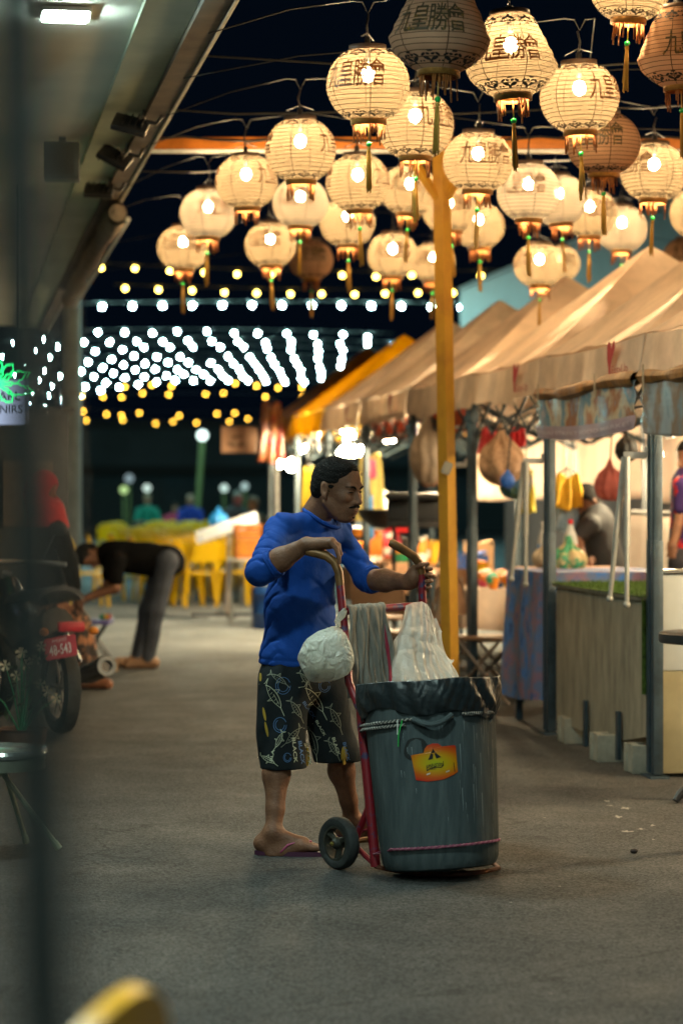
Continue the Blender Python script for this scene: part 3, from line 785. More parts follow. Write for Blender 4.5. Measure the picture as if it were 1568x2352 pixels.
m = MB(); m.ball((0, 0, 0), .03, 8, (1, 1, 1.15)); ME_BULB = link_mesh(m, "bulb", [M_BULB])
ME_BULB0 = ME_BULB.copy(); ME_BULB0.materials[0] = M_BULB0
m = MB(); m.tube([(0, 0, .04), (0, 0, .15)], .014, 8); m.tube([(0, 0, .15), (0.008, 0, .2), (-.006, 0.004, .25)], .005, 6)
m.tube([(-.07, 0, .145), (0, 0, .17), (.07, 0, .145)], .003, 5); ME_HOLD = link_mesh(m, "holder", [M_DARK])
fr_meshes = []
for sd in range(3):
    rg = random.Random(sd); m = MB()
    for k in range(26):
        a = rg.choice([.3, .6, 2.4, 3.7, 4.2, 5.4])+rg.uniform(-.35, .35); r_ = .068; ln = rg.uniform(.03, .085)
        p = Vector((r_*math.cos(a), r_*math.sin(a), -.01)); m.tube([p, p+Vector((rg.uniform(-.006, .006), rg.uniform(-.006, .006), -ln))], .0035, 4)
    m.lathe([(.0665, -.012), (.0695, -.012), (.0695, .002), (.0665, .002), (.0665, -.012)], 20)
    fr_meshes.append(link_mesh(m, "fringe", [M_FR]))
m = MB(); m.tube([(0, 0, .0), (0, 0, -.075)], .003, 5)
ME_CORD = link_mesh(m, "cord", [M_TAS])
m = MB(); m.ball((0, 0, -.085), .0125, 10); ME_BEAD = link_mesh(m, "bead", [M_BEAD])
tas_meshes = []
for sd in range(3):
    rg = random.Random(sd+9); m = MB()
    for k in range(18):
        x, y = rg.uniform(-.010, .010), rg.uniform(-.010, .010); ln = rg.uniform(.15, .2)
        m.tube([(x*.4, y*.4, -.1), (x*.8, y*.8, -.17), (x*(1+sd*.3), y, -.1-ln)], .0032, 4)
    m.ball((0, 0, -.105), .009, 8, (1, 1, 1.5)); tas_meshes.append(link_mesh(m, "tassel", [M_TAS]))

def lantern(x, y, d, kind, rot, lab, k, sz=1., tassel=True):
    c = W(x, y, d); lit = kind in "rc"
    o = thing("paper_lantern", lab, "paper lantern", c, rot, "paper lanterns with gold lettering over the lane"); rq = random.Random(k*5+1); o.scale = (sz*rq.uniform(.985, 1.015), sz*rq.uniform(.985, 1.015), sz*rq.uniform(.96, 1.02)); o.rotation_euler = (rq.gauss(0, .035), rq.gauss(0, .035), rot)
    def part(n, me, z=0., rx=0.):
        q = bpy.data.objects.new(n, me); COL.objects.link(q); q.parent = o; q.location = (0, 0, z); return q
    cone = kind in "cd"
    zt, zb = (.165, -.165) if cone else (prof_round(0)[1], prof_round(1)[1])
    part("shade", {'r': ME_ROUND_P if k in (4, 6, 9, 17, 18, 20) else ME_ROUND, 'c': ME_CONE, 'u': ME_ROUND_D, 'd': ME_CONE_D}[kind])
    part("top_ring", ME_RT, zt+.005); part("bottom_ring", ME_RB, zb-.003)
    part("bulb", ME_BULB if lit else ME_BULB0, .045); part("bulb_holder", ME_HOLD, .035+.02)
    part("fringe", fr_meshes[k % 3], zb-.012)
    if tassel:
        part("tassel_cord", ME_CORD, zb-.02); part("bead", ME_BEAD, zb-.02); part("tassel", tas_meshes[k % 3], zb-.02)
    return o
LAN = [  # x, y, width, kind, rotation of the lettering, label
 (845, 195, 190, 'r', -1.95, "round lit lantern high above the lane, all four golden characters readable"),
 (953, 288, 176, 'r', -.75, "round lit lantern half behind the one with four readable characters, lettering at its right rim"),
 (690, 345, 162, 'r', -3.3, "round lit lantern hanging in front of the orange beam's left part"),
 (566, 418, 143, 'r', -3.5, "round lit lantern just under the left part of the orange beam"),
 (478, 491, 130, 'r', -1.1, "dimmer round lantern, second from the left end of the cluster"),
 (421, 570, 119, 'r', -1.7, "leftmost round lit lantern of the whole cluster"),
 (690, 467, 130, 'r', -1.75, "round lit lantern directly below the one before the orange beam"),
 (822, 420, 146, 'r', -.2, "round lit lantern with a dark tassel crossing its middle, left of the gantry post"),
 (621, 563, 119, 'r', -1.9, "small round lit lantern beside the unlit brownish one"),
 (714, 597, 103, 'u', -1.6, "small unlit brownish lantern among the lit ones on the left"),
 (798, 512, 128, 'r', -1.0, "round lit lantern low in the middle, under the tassel crossed one"),
 (940, 438, 130, 'r', -1.5, "round lit lantern touching the left brace of the gantry post"),
 (901, 586, 115, 'r', -1.55, "lowest round lit lantern left of the gantry post"),
 (994, 603, 103, 'r', -2.2, "small round lit lantern partly behind the gantry post at its left"),
 (1031, 482, 124, 'r', -1.4, "round lit lantern crossed by the ochre gantry post"),
 (1097, 372, 160, 'r', -1.35, "round lit lantern right of the fork of the gantry post"),
 (1099, 519, 118, 'r', -2.9, "small round lit lantern low to the right of the gantry post"),
 (1213, 441, 148, 'r', -1.85, "paler round lit lantern overlapping its neighbour, with brown lettering on the left"),
 (1283, 460, 130, 'r', -3.0, "paler round lit lantern tucked behind the one with brown lettering"),
 (1353, 490, 126, 'r', -1.2, "round lit lantern with a tassel down its right half, below the unlit brown one"),
 (1427, 526, 117, 'r', -3.2, "small pale round lit lantern above the blue eaves band"),
 (1238, 610, 118, 'r', -2.8, "lowest round lit lantern on the right, above the canopy peaks"),
 (1285, 606, 92, 'r', -1.5, "small lit lantern overlapping the lowest one above the canopy peaks"),
 (1330, 225, 180, 'r', -.62, "round lit lantern beside the cone shaped ones, its lettering at the right rim"),
 (1173, 128, 204, 'c', -1.72, "lit cone shaped lantern with four large golden characters"),
 (1010, 62, 226, 'd', -1.85, "big unlit brown cone shaped lantern with dark characters at the top"),
 (1385, 330, 168, 'u', -1.9, "unlit reddish brown lantern in front of the orange beam"),
 (1500, 396, 152, 'r', -2.55, "bright round lit lantern near the right edge below the orange beam"),
 (1446, -36, 190, 'r', -.1, "lit lantern cut off by the top of the picture"),
 (1560, 110, 190, 'd', -1.3, "unlit brown cone shaped lantern at the top right corner"),
 (1600, 490, 125, 'r', -1.5, "lit lantern cut off by the right edge"),
 (1572, 592, 104, 'u', -1.5, "unlit brown lantern low at the right edge"),
]
rows = []
for k, (x, y, wd, kd, rt, lb) in enumerate(LAN):
    d = .36*FPX/wd; lantern(x, y, d, kd, rt, lb, k, tassel=k not in (2, 3)); rows.append((W(x, y, d), k))
rg = random.Random(12)
for k in range(9):                       # the same rows go on beyond the frame, over the stalls and towards the camera
    x, d = ((2.5+.8*(k % 3), 9.6+2.0*(k//3)) if k < 9 else (1.6+.55*(k-9), 7.3-.35*(k % 2)))
    c = Vector((x, d, 3.22)); lantern(784+c.x/d*FPX, HOR-(c.z-HC)/d*FPX, d, 'r', rg.uniform(-3, 0), "round lit lantern of the rows that go on outside the picture", 50+k)
# cables that carry them: one per row across the lane
rows.sort(key=lambda t: t[0].y)
M_WIRE = mat("grey_cable", (.022, .022, .02), .6)
grp = []
for p, k in rows:
    if grp and p.y-grp[-1][0].y < .9: grp[-1].append(p)
    else: grp.append([p])
names = ["nearest", "second nearest", "third nearest", "fourth nearest", "fifth nearest", "sixth nearest", "seventh nearest", "farthest"]
for gi, g_ in enumerate(grp):
    g_ = sorted(g_, key=lambda p: p.x); dm = sum(p.y for p in g_)/len(g_)
    pts = [Vector((EX(dm)-.05, dm, ZS-.1))]
    for p in g_:
        t_ = p+Vector((0, 0, .31))
        if pts[-1].x < t_.x-.3 : pts.append((pts[-1]+t_)/2+Vector((0, 0, .06)))
        pts += [t_+Vector((-.07, 0, .055)), t_+Vector((-.025, 0, .05)), t_, t_+Vector((.025, 0, .05)), t_+Vector((.07, 0, .055))]
    pts.append(Vector((4.4, dm+.2, 3.5)))
    m = MB(); m.tube(pts, .0032, 5)
    tag(m.build("lantern_cable", M_WIRE), "thin cable carrying the %s row of lanterns across the lane" % names[min(gi, 7)], "cable", "cables carrying the lanterns")
for k, d in enumerate((8.2, 11.3, 12.9, 15.3)):
    m = MB(); a, b_ = Vector((EX(d), d, ZS-.03)), Vector((4.2, d+.3, 3.6+.1*k)); m.tube([a.lerp(b_, t/14)+Vector((0, 0, -.10*math.sin(math.pi*t/14)+.012*math.sin(t*2.1+k))) for t in range(15)], .0055, 5)
    tag(m.build("bare_cable", M_WIRE), "bare cable with no lanterns, number %s counted from the camera" % ("one", "two", "three", "four")[k], "cable", "bare cables over the lane")

# ------------------------------------------------------------------ festoon strings over the far seating
M_COOL = emis("cool_white_bulb", (.48, 1., .92), 480); M_WARM = emis("warm_bulb", (1., .66, .10), 17); M_WARM2 = emis("amber_bulb", (1., .50, .05), 13); M_CW = mat("festoon_wire", (.03, .03, .03), .6)
def festoon(d, x0, x1, zc, step, mt, lab, sag=.12, r_=.03, jit=.0, off=0., skip=0., grp="festoon strings over the tables", seed=0):
    rg = random.Random(seed+int(d*10)); o = thing("festoon_string", lab, "string lights", ((x0+x1)/2, d, zc), 0, grp)
    x0 = math.ceil(x0/step)*step; n = int((x1-x0)/step); L_ = x1-x0
    def at(x): t = (x-x0)/L_; return Vector((x, d+.25*math.sin(3*t+seed), zc-sag*4*t*(1-t)-(.6*max(0, (-4.2-x)/4)**2 if mt is M_COOL else 0)))
    m = MB(); m.tube([at(x0+L_*k/20)+Vector((0, 0, .07)) for k in range(21)], .012, 4); m.build("wire", M_CW, o, True)
    me = None; m = MB(); m.ball((0, 0, 0), r_, 8); me = link_mesh(m, "bulb", [mt]); ms = MB(); ms.tube([(0, 0, r_*.8), (0, 0, .08)], .018, 6); mes = link_mesh(ms, "socket", [M_CW])
    for k in range(n+1):
        x = x0+off+k*step+rg.uniform(-jit, jit)
        if x > x1 or rg.random() < skip: continue
        p = at(x)-Vector(o.location)+Vector((0, 0, rg.uniform(-jit, jit)*.6))
        b = bpy.data.objects.new("bulb", me); COL.objects.link(b); b.parent = o; b.location = p
        s_ = bpy.data.objects.new("socket", mes); COL.objects.link(s_); s_.parent = b
    return o
festoon(35, -3.75, 4.6, 4.72, .5, M_WARM, "nearest festoon string, warm yellow bulbs, the upper of two", .1, .032, .03, .0, .12)
festoon(37.2, -3.9, 4.4, 4.60, .5, M_WARM, "warm yellow festoon string just below the nearest one", .06, .032, .03, .2, .12)
festoon(40, -4.55, 2.0, 4.52, .495, M_COOL, "foremost cool white festoon string, longest row of large discs", -.06)
ds = (46, 48.6, 51.2, 54.6, 57.6, 60.6, 64, 67.4)
ords = ("second", "third", "fourth", "fifth", "sixth", "seventh", "eighth", "farthest")
for k, d in enumerate(ds):
    festoon(d, -7.4-.42*k, 1.0+.04*k, 4.42-.01*k, .52, M_COOL, "%s cool white festoon string counted from the front" % ords[k], -.1-.02*k, .022, .04, 0, .03)
for k, d in enumerate((70, 75, 80, 86)):
    festoon(d, -9.2-.7*k, .6-.3*k, 4.45-.08*k, .62, M_WARM2, "%s amber festoon string behind the white ones" % ("first", "second", "third", "last")[k], -.12 if k < 2 else .25, .034, .12, .1*k, .22)
# ------------------------------------------------------------------ the man with the bin
M_SKIN = mat("brown_skin", (.185, .084, .046), .55, var=.3, scale=17, bump=.2, bscale=110, spec=.3)
M_SKIN2 = mat("tan_skin", (.26, .13, .08), .5, var=.12)
M_HAIR = mat("black_hair", (.007, .006, .0055), .85, var=.4, scale=120, bump=.5, bscale=160, spec=.15)
def cloth_mat(name, col, var=.12, rough=.82, weave=20):
    return mat(name, col, rough, var=var, scale=6, bump=.3, bscale=weave, spec=.15)
M_BLUE = cloth_mat("royal_blue_jersey", (.008, .052, .27))
M_SHORT = cloth_mat("black_board_shorts", (.010, .013, .015))
fB = Vector((.76, -.65, 0)).normalized(); lB = Vector((0, 0, 1)).cross(fB)   # chest direction and his left
BYAW = Matrix((fB, lB, Vector((0, 0, 1)))).transposed()

hf = Vector((.82, -.54, -.20)).normalized(); hl = Vector((0, 0, 1)).cross(hf).normalized(); hu = hf.cross(hl)
hl = (hl+Vector((0, 0, .03))).normalized(); hu = hf.cross(hl)
Hc = W(775, 1123, 9.95); HS = 1.07
MH = Matrix((hf, hl, hu)).transposed()
def hp_(x, y, z): return Hc+(hf*x+hl*y+hu*z)*HS
def hr(*r): return [q*HS for q in r]
def build_head(s):
    s.ell(hp_(-.012, 0, .032), hr(.100, .077, .090), MH, 0)
    s.ell(hp_(.028, 0, -.042), hr(.066, .059, .078), MH, .03)
    s.ell(hp_(.060, 0, -.098), hr(.030, .027, .022), MH, .022)
    for q in (-1, 1):
        s.cap(hp_(-.002, q*.054, -.05), hp_(.052, q*.024, -.096), .017*HS, .014*HS, .025)
        s.ell(hp_(.060, q*.042, -.018), hr(.024, .022, .020), MH, .02)
    s.cap(hp_(.078, -.034, .024), hp_(.078, .034, .024), .012*HS, k=.014)
    for q in (-1, 1): s.ell(hp_(.090, q*.031, .002), hr(.013, .018, .011), MH, .012, 'sub')
    for q in (-1, 1): s.ell(hp_(.076, q*.031, .002), hr(.011, .016, .010), MH, .006)
    s.cap(hp_(.084, 0, .012), hp_(.108, 0, -.030), .008*HS, .0115*HS, .010)
    for q in (-1, 1): s.ell(hp_(.098, q*.0145, -.034), hr(.011, .0085, .008), MH, .006)
    s.ell(hp_(.068, 0, -.062), hr(.030, .033, .026), MH, .02)
    s.ell(hp_(.094, 0, -.0595), hr(.009, .023, .006), MH, .006)
    s.ell(hp_(.091, 0, -.0735), hr(.010, .020, .0065), MH, .005)
    for q in (-1, 1):
        Mq = MH @ Matrix.Rotation(R(-14), 3, 'Y') @ Matrix.Rotation(q*R(18), 3, 'Z')
        s.ell(hp_(-.008, q*.080, -.004), hr(.019, .009, .033), Mq, .006)
        s.ell(hp_(-.003, q*.088, .001), hr(.010, .006, .018), Mq, .004, 'sub')
        s.ell(hp_(.002, q*.079, -.031), hr(.008, .007, .010), MH, .006)

RSh, LSh = W(644, 1217, 9.90), W(778, 1222, 10.16)
REl, RWr = W(597, 1312, 9.66), W(704, 1251, 9.575)
LEl, LWr = W(842, 1330, 10.08), W(937, 1337, 9.88)
RHip, LHip = W(668, 1545, 9.97), W(735, 1550, 10.10)
RKn, RAn = W(645, 1722, 9.90), W(627, 1912, 9.80)
LKn, LAn = W(781, 1722, 10.12), W(808, 1882, 10.235)
NeckB = W(727, 1190, 10.02)
LH = W(970, 1325, 9.85)                       # centre of the far grip
s = SDF((-.55, 9.36, -.005), (.50, 10.45, 1.66), .0052)
build_head(s)
s.cap(hp_(-.030, 0, -.045), NeckB, .050, .057, .03)
s.cap(hp_(-.045, 0, .0), NeckB+Vector((-.022, .015, .0)), .042, .050, .03)
s.ell(W(702, 1300, 10.03), (.10, .15, .17), BYAW, .03); s.ell(W(692, 1430, 10.04), (.10, .14, .2), BYAW, .03)
s.cap(RSh, LSh, .045, k=.03)
for a, b, c, r in ((RSh, REl, RWr, 1), (LSh, LEl, LWr, 1)):
    s.cap(a, b, .046, .043, .02); s.cap(b, b.lerp(c, .45), .044, .047, .02); s.cap(b.lerp(c, .45), c, .046, .029, .02, flat=((0, 1, 0), 1.12))
# near hand lying over the grip: palm, five fingers
Kn = W(760, 1247, 9.55); wd_ = Vector((-.1, -.97, .1)).normalized()
s.cap(RWr, Kn, .028, .024, .015, flat=(wd_, .68))
for j, (ln, dr) in enumerate(((.040, .060), (.046, .056), (.044, .052), (.036, .060))):       # index is the far one, little finger nearest
    r0 = Kn+wd_*(-.030+.02*j)+Vector((0, 0, .006 if j in (1, 2) else 0))
    p1 = r0+Vector((ln*.62, -.004, -.010-.004*j)); p2 = p1+Vector((.012-.006*(j < 2), -.003, -.6*dr)); p3 = p2+Vector((.0-.010*(j != 3), 0, -.40*dr))
    s.cap(r0, p1, .0105, .0098, .006); s.cap(p1, p2, .0098, .0088, .004); s.cap(p2, p3, .0088, .0074, .003)
th0 = RWr.lerp(Kn, .45)+Vector((0, .035, -.006)); s.cap(RWr.lerp(Kn, .2)+Vector((0, .02, 0)), th0, .016, .0125, .012)
s.cap(th0, th0+Vector((.03, .006, -.028)), .0115, .0098, .005); s.cap(th0+Vector((.03, .006, -.028)), th0+Vector((.045, -.006, -.046)), .0098, .008, .004)
# far hand: a fist closed round the grip
s.ell(LH+Vector((-.034, .012, .0)), (.024, .032, .045), None, .014); s.cap(LWr, LH+Vector((-.035, .01, .0)), .030, .034, .02)
for j, z in enumerate((.034, .012, -.010, -.031)):
    rr = (.034, .036, .035, .031)[j]; fr_ = (.0108, .0112, .0108, .0095)[j]; prev = None; last = (-62, -70, -66, -52)[j]
    for k in range(9):
        a = R(168+(last-168)*k/8); p = LH+Vector((rr*math.cos(a), rr*math.sin(a), z-.004*k/8*j))
        if prev is not None: s.cap(prev, p, fr_*(1-.025*k), k=.0035)
        prev = p
t0 = LH+Vector((-.034, -.008, .036)); t1 = LH+Vector((-.008, -.036, .050)); t2 = LH+Vector((.020, -.034, .054))
s.cap(LH+Vector((-.036, .0, .01)), t0, .018, .0135, .012); s.cap(t0, t1, .0125, .0108, .006); s.cap(t1, t2, .0108, .0085, .004)
# legs and feet
for hip, kn, an in ((RHip, RKn, RAn), (LHip, LKn, LAn)):
    s.cap(hip, kn, .078, .055, .02)
    ax_ = (an-kn); bk = Vector((-.9, .3, 0)).normalized()
    s.cap(kn, kn+ax_*.30+bk*.010, .053, .053, .03); s.cap(kn+ax_*.30+bk*.010, kn+ax_*.72, .053, .036, .03); s.cap(kn+ax_*.72, an, .036, .034, .02)
def foot(s, an, dr, ln):
    dr = Vector(dr).normalized(); sd = Vector((-dr.y, dr.x, 0)); b = Vector((an.x, an.y, 0))
    heel = b-dr*.042+Vector((0, 0, .046)); ball = b+dr*(ln*.52)+Vector((0, 0, .040)); toe = b+dr*(ln*.80)+Vector((0, 0, .034))
    s.cap(an, heel, .036, .034, .02); s.cap(heel, b+dr*.03+Vector((0, 0, .042)), .034, .030, .02); s.cap(an+Vector((0, 0, -.008)), ball+Vector((0, 0, .006)), .034, .026, .025)
    s.cap(b, ball, .034, .028, .025, flat=(sd, .76)); s.cap(ball-sd*.02, toe-sd*.024, .021, .014, .012); s.cap(ball+sd*.018, toe+sd*.018-dr*.012, .021, .013, .012)
    for j in range(5):
        t_ = toe+sd*(-.030+.0155*j)+dr*(.012-.009*abs(j-.6)); s.cap(t_-dr*.03, t_, .0105 if j else .013, .0085 if j else .011, .004)
    return heel, ball, toe, sd, dr
FR = foot(s, RAn, (1, -.16, 0), .235); FL = foot(s, LAn, (.92, -.42, 0), .235)
man = solid("person", s, M_SKIN)
base = Vector((-.12, 10.0, 0)); man.data.transform(Matrix.Translation(-base)); man.location = base
tag(man, "man in a blue shirt and black patterned shorts wheeling a grey bin", "person")
_bv = BVHTree.FromPolygons([wm(man) @ v.co for v in man.data.vertices], [list(p.vertices) for p in man.data.polygons])
def on_face(y, z, off=.001):
    h = _bv.ray_cast(hp_(.3, y, z), -hf)[0]
    return (h if h else hp_(.09, y, z))+hf*off
# hair: a close cropped cap
sh = SDF(Hc-Vector((.17, .17, .12)), Hc+Vector((.17, .17, .17)), .0045)
sh.ell(hp_(-.013, 0, .033), hr(.1008, .0782, .092), MH, 0); sh.ell(hp_(-.055, 0, -.012), hr(.055, .063, .056), MH, .02)
sh.plane(hp_(.070, 0, .082), hf*1.0-hu*.62, .006)             # hairline across the forehead
sh.ell(hp_(.092, 0, -.010), hr(.078, .13, .072), MH, .006, 'sub')
sh.plane(hp_(-.02, 0, -.062), -hu+hf*.15, .01)
for q in (-1, 1): sh.ell(hp_(-.006, q*.088, -.010), hr(.024, .020, .036), MH, .004, 'sub')
nh = nz3(4, 260); sh.warp(lambda x, y, z: .0026*nh(x, y, z))
hm_ = sh.mesh("hair"); rg = random.Random(6); hv = list(hm_.vertices); mb = MB()
for k in range(4200):
    v = rg.choice(hv); n_ = v.normal; e = Vector((rg.uniform(-1, 1), rg.uniform(-1, 1), rg.uniform(-1, 1)))*.6; d_ = (n_*.7+e-hu*.35).normalized()*rg.uniform(.003, .006); q = d_.cross(n_).normalized()*.0008
    mb.add([v.co-q, v.co+q, v.co+d_], [(0, 1, 2)])
bm = bmesh.new(); bm.from_mesh(hm_); pm = mb.mesh("strands"); bm.from_mesh(pm); bm.to_mesh(hm_); bm.free(); hm_.transform(wm(man).inverted()); link("hair", hm_, M_HAIR, man, True, None)
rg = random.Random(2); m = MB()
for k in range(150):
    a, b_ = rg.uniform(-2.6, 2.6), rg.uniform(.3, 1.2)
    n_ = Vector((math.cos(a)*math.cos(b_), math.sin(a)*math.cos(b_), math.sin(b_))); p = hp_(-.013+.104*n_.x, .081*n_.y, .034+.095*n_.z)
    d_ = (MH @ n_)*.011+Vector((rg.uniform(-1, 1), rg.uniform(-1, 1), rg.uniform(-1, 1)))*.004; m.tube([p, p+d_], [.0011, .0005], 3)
m.build("stray_hair", mat("painted_backlit_hair", (.09, .07, .06), .4), man, True)  # backlight on the crown painted in as a paler hair colour
for q in (-1, 1):
    m = MB(); m.tube([on_face(q*(.012+.038*t), .020+.010*math.sin(2.6*t)-.003, .001) for t in (0, .25, .5, .75, 1)], [.002, .0042, .0044, .0034, .0015], 6); m.build("eyebrow", M_HAIR, man, True)
    m = MB(); m.tube([on_face(q*(.016+.030*t), .002+.003*math.sin(3.1*t), .000) for t in (0, .33, .66, 1)], [.0015, .0036, .0036, .0015], 6); m.build("eye", mat("dark_eye", (.012, .01, .01), .2), man, True)
m = MB(); m.tube([on_face(.034*t, -.0475-.008*abs(t)**1.6, .0015) for t in (-1, -.7, -.35, 0, .35, .7, 1)], [.002, .0045, .0062, .0052, .0062, .0045, .002], 8); m.build("moustache", M_HAIR, man, True)
m = MB(); m.tube([on_face(.022*t, -.0665+.002*abs(t), .0004) for t in (-1, -.5, 0, .5, 1)], [.001, .0022, .0026, .0022, .001], 6); m.build("lip_line", mat("dark_lips", (.05, .016, .014), .5), man, True)
m = MB(); m.tube([on_face(.008*t, -.092-.003*(1-t*t), .001) for t in (-1, 0, 1)], [.002, .004, .002], 5); m.build("chin_tuft", M_HAIR, man, True)

# shirt: loose long sleeves pushed up to below the elbows
s = SDF((-.52, 9.36, .66), (.36, 10.46, 1.52), .0052)
s.ell(W(705, 1280, 10.03), (.124, .168, .155), BYAW, 0); s.ell(W(690, 1400, 10.035), (.138, .170, .20), BYAW, .06); s.ell(W(684, 1520, 10.035), (.144, .180, .20), BYAW, .05)
s.cap(RSh+Vector((.02, 0, 0)), LSh+Vector((-.02, 0, .0)), .058, k=.05); s.cap(NeckB+Vector((-.01, .0, -.035)), RSh, .056, .054, .04); s.cap(NeckB+Vector((0, 0, -.035)), LSh, .056, .054, .04)
for a, b, c, e in ((RSh, REl, RWr, .30), (LSh, LEl, LWr, .14)):
    s.cap(a, b, .060, .057, .03); s.cap(b, b.lerp(c, e), .057, .055, .02)
nA, nB, nC = nz3(11, 7), nz3(12, 15), nz3(13, 26)
axu = (REl-RSh).normalized()
def folds(x, y, z):
    # drag lines running from the near armpit down to the front, rolls in the pushed-up sleeves
    t = z*1.0+.75*x+.2*y; d = .011*np.exp(-(np.sin(23*t+1.3*nA(x, y, z))/.30)**2)*np.clip(.3+.8*nA(x+3, y, z), 0, 1)-.004*np.sin(46*t+2.2*nA(x, y, z))*np.clip(.25+.75*nA(x+3, y, z), 0, 1)
    d = d+.008*nA(x, y, z)+.0045*nB(x, y, z)+.004*np.sin(31*(z-.5*x)+2*nA(x, y, z))*np.clip((1.05-z)*4, 0, 1)
    v = (x-RSh.x)*axu.x+(y-RSh.y)*axu.y+(z-RSh.z)*axu.z
    sl = np.clip((-.225-x)*14, 0, 1)*np.clip((1.36-z)*8, 0, 1)
    d = d*(1-.6*sl)+sl*.009*np.exp(-(np.sin(62*v+1.6*nB(x, y, z))/.34)**2)
    sr = np.clip((x-.045)*14, 0, 1); w_ = x*.8-z*.5
    return d+sr*.006*np.exp(-(np.sin(64*w_+1.5*nB(x, y, z))/.34)**2)
s.warp(folds)
hemz = W(690, 1528, 10.03)
s.warp(lambda x, y, z: .004*np.exp(-((z-hemz.z+.06*(x-hemz.x)-.024)/.0045)**2))
s.plane(W(690, 1528, 10.03), Vector((-.06, 0, -1)), .006)
for a, b, e in ((REl, RWr, .30), (LEl, LWr, .14)):
    ax_ = (b-a).normalized(); pc = a+(b-a)*(e+.06)
    g_lo = np.array(pc)-.13; g_hi = np.array(pc)+.13
    sl, g = s.win(g_lo, g_hi); dd = (g-np.array(pc)) @ np.array(ax_); s.F[sl] = np.where((dd > -.001) & (np.linalg.norm(g-np.array(pc)-dd[..., None]*np.array(ax_), axis=-1) < .083), np.maximum(s.F[sl], dd), s.F[sl])
    s.cap(pc-ax_*.008, pc-ax_*.0079, .050, k=.006) if False else None
shirt = solid("shirt", s, M_BLUE, man)
m = MB()
nkd = Vector((.30, -.20, 1)).normalized(); nf = Vector((.8, -.6, 0)); nf = (nf-nkd*nf.dot(nkd)).normalized(); nl_ = nkd.cross(nf)
cc = NeckB+Vector((.022, -.012, .012))
m.tube([cc+nf*(.078*math.cos(a))+nl_*(.072*math.sin(a))-Vector((0, 0, .024*max(0, math.cos(a)))) for a in [2*math.pi*k/28 for k in range(28)]], .0115, 8, closed=True, flat=.8)
m.build("collar", M_BLUE, shirt, True)
for el, wr, e, r_ in ((REl, RWr, .33, .0525), (LEl, LWr, .17, .051)):
    ax_ = (wr-el).normalized(); c_ = el.lerp(wr, e); u_ = ax_.cross(Vector((0, 0, 1))).normalized(); v_ = ax_.cross(u_)
    m = MB()
    for q in (0, 1): m.tube([c_-ax_*(.012*q)+u_*(math.cos(a)*(r_+.003*q))+v_*(math.sin(a)*(r_+.003*q))+ax_*.004*math.sin(3*a+q) for a in [2*math.pi*k/24 for k in range(24)]], .0070, 7, closed=True)
    m.build("cuff", M_BLUE, shirt, True)

# board shorts
s = SDF((-.46, 9.66, .28), (.24, 10.42, .96), .0062)
s.ell(W(687, 1545, 10.035), (.140, .176, .15), BYAW, 0)
s.cap(W(652, 1575, 9.965), W(651, 1775, 9.89), .108, .094, .04); s.cap(W(735, 1575, 10.10), W(781, 1775, 10.12), .108, .092, .04)
s.warp(lambda x, y, z: .007*nA(x, y, z+2)+.004*nB(x, y, z)+.005*np.sin(38*(x-.35*z)+2*nA(x, y, z)))
s.plane(W(700, 1757, 10.0), Vector((.02, 0, -1)), .004)
me = s.mesh("shorts")
bvs = BVHTree.FromPolygons([v.co for v in me.vertices], [list(p.vertices) for p in me.polygons])
def on_cloth(x, y, off=.0016):
    a = Vector((0, 0, HC)); dirv = (W(x, y, 10)-a).normalized(); h = bvs.ray_cast(a, dirv)[0]
    return (h if h else W(x, y, 9.95))-dirv*off
mb = MB()
def stroke(pts, wpx, mi):
    mb.mi = mi; P = [Vector(p) for p in pts]
    for k in range(len(P)-1):
        t = (P[k+1]-P[k]); 
        if t.length < .1: continue
        n_ = Vector((-t.y, t.x)).normalized()*wpx/2; q = [P[k]+n_, P[k]-n_, P[k+1]-n_, P[k+1]+n_]
        mb.add([on_cloth(*v) for v in q], [(0, 1, 2, 3)])
def fish(cx, cy, rot, L_, mi):
    c, s2 = math.cos(rot), math.sin(rot)
    def T(x, y): return (cx+(c*x-s2*y)*L_, cy+(s2*x+c*y)*L_)
    top = [T(-.5+t, -.16*math.sin(math.pi*t)**.7) for t in [k/10 for k in range(11)]]; bot = [T(-.5+t, .12*math.sin(math.pi*t)) for t in [k/10 for k in range(11)]]
    stroke(top, 1.6, mi); stroke(bot, 1.1, mi); stroke([T(.5, 0), T(.82, .05)], 1.3, mi); stroke([T(-.5, 0), T(-.68, -.2), T(-.58, 0), T(-.68, .2), T(-.5, 0)], 1.2, mi)
    stroke([T(-.02, -.15), T(-.1, -.34), T(-.2, -.13)], 1.2, mi); stroke([T(.1, .1), T(.02, .28), T(.0, .1)], 1.1, mi); stroke([T(-.35, -.03), T(0, -.05), T(.35, -.02)], .9, mi)
    for q in range(5): stroke([T(-.3+.14*q, -.05), T(-.27+.14*q, .06)], .8, mi)
for a in ((628, 1600, 1.0, 62, 1), (722, 1608, .95, 66, 1), (680, 1630, 1.0, 44, 3), (640, 1560, .6, 40, 3), (672, 1690, 2.3, 46, 3), (718, 1705, 1.3, 62, 3), (640, 1700, 2.0, 36, 1), (770, 1650, 1.1, 50, 3), (765, 1720, 1.0, 40, 3), (615, 1745, .5, 34, 1), (700, 1560, .9, 34, 3)): fish(*a)
for (cx, cy, r_) in ((650, 1575, 17), (643, 1665, 15), (745, 1575, 13), (660, 1740, 9)):
    for q in (1, .7): stroke([(cx+r_*q*math.cos(t*.42), cy+r_*q*1.15*math.sin(t*.42)) for t in range(int(13*q)+2)], 1.3, 2)
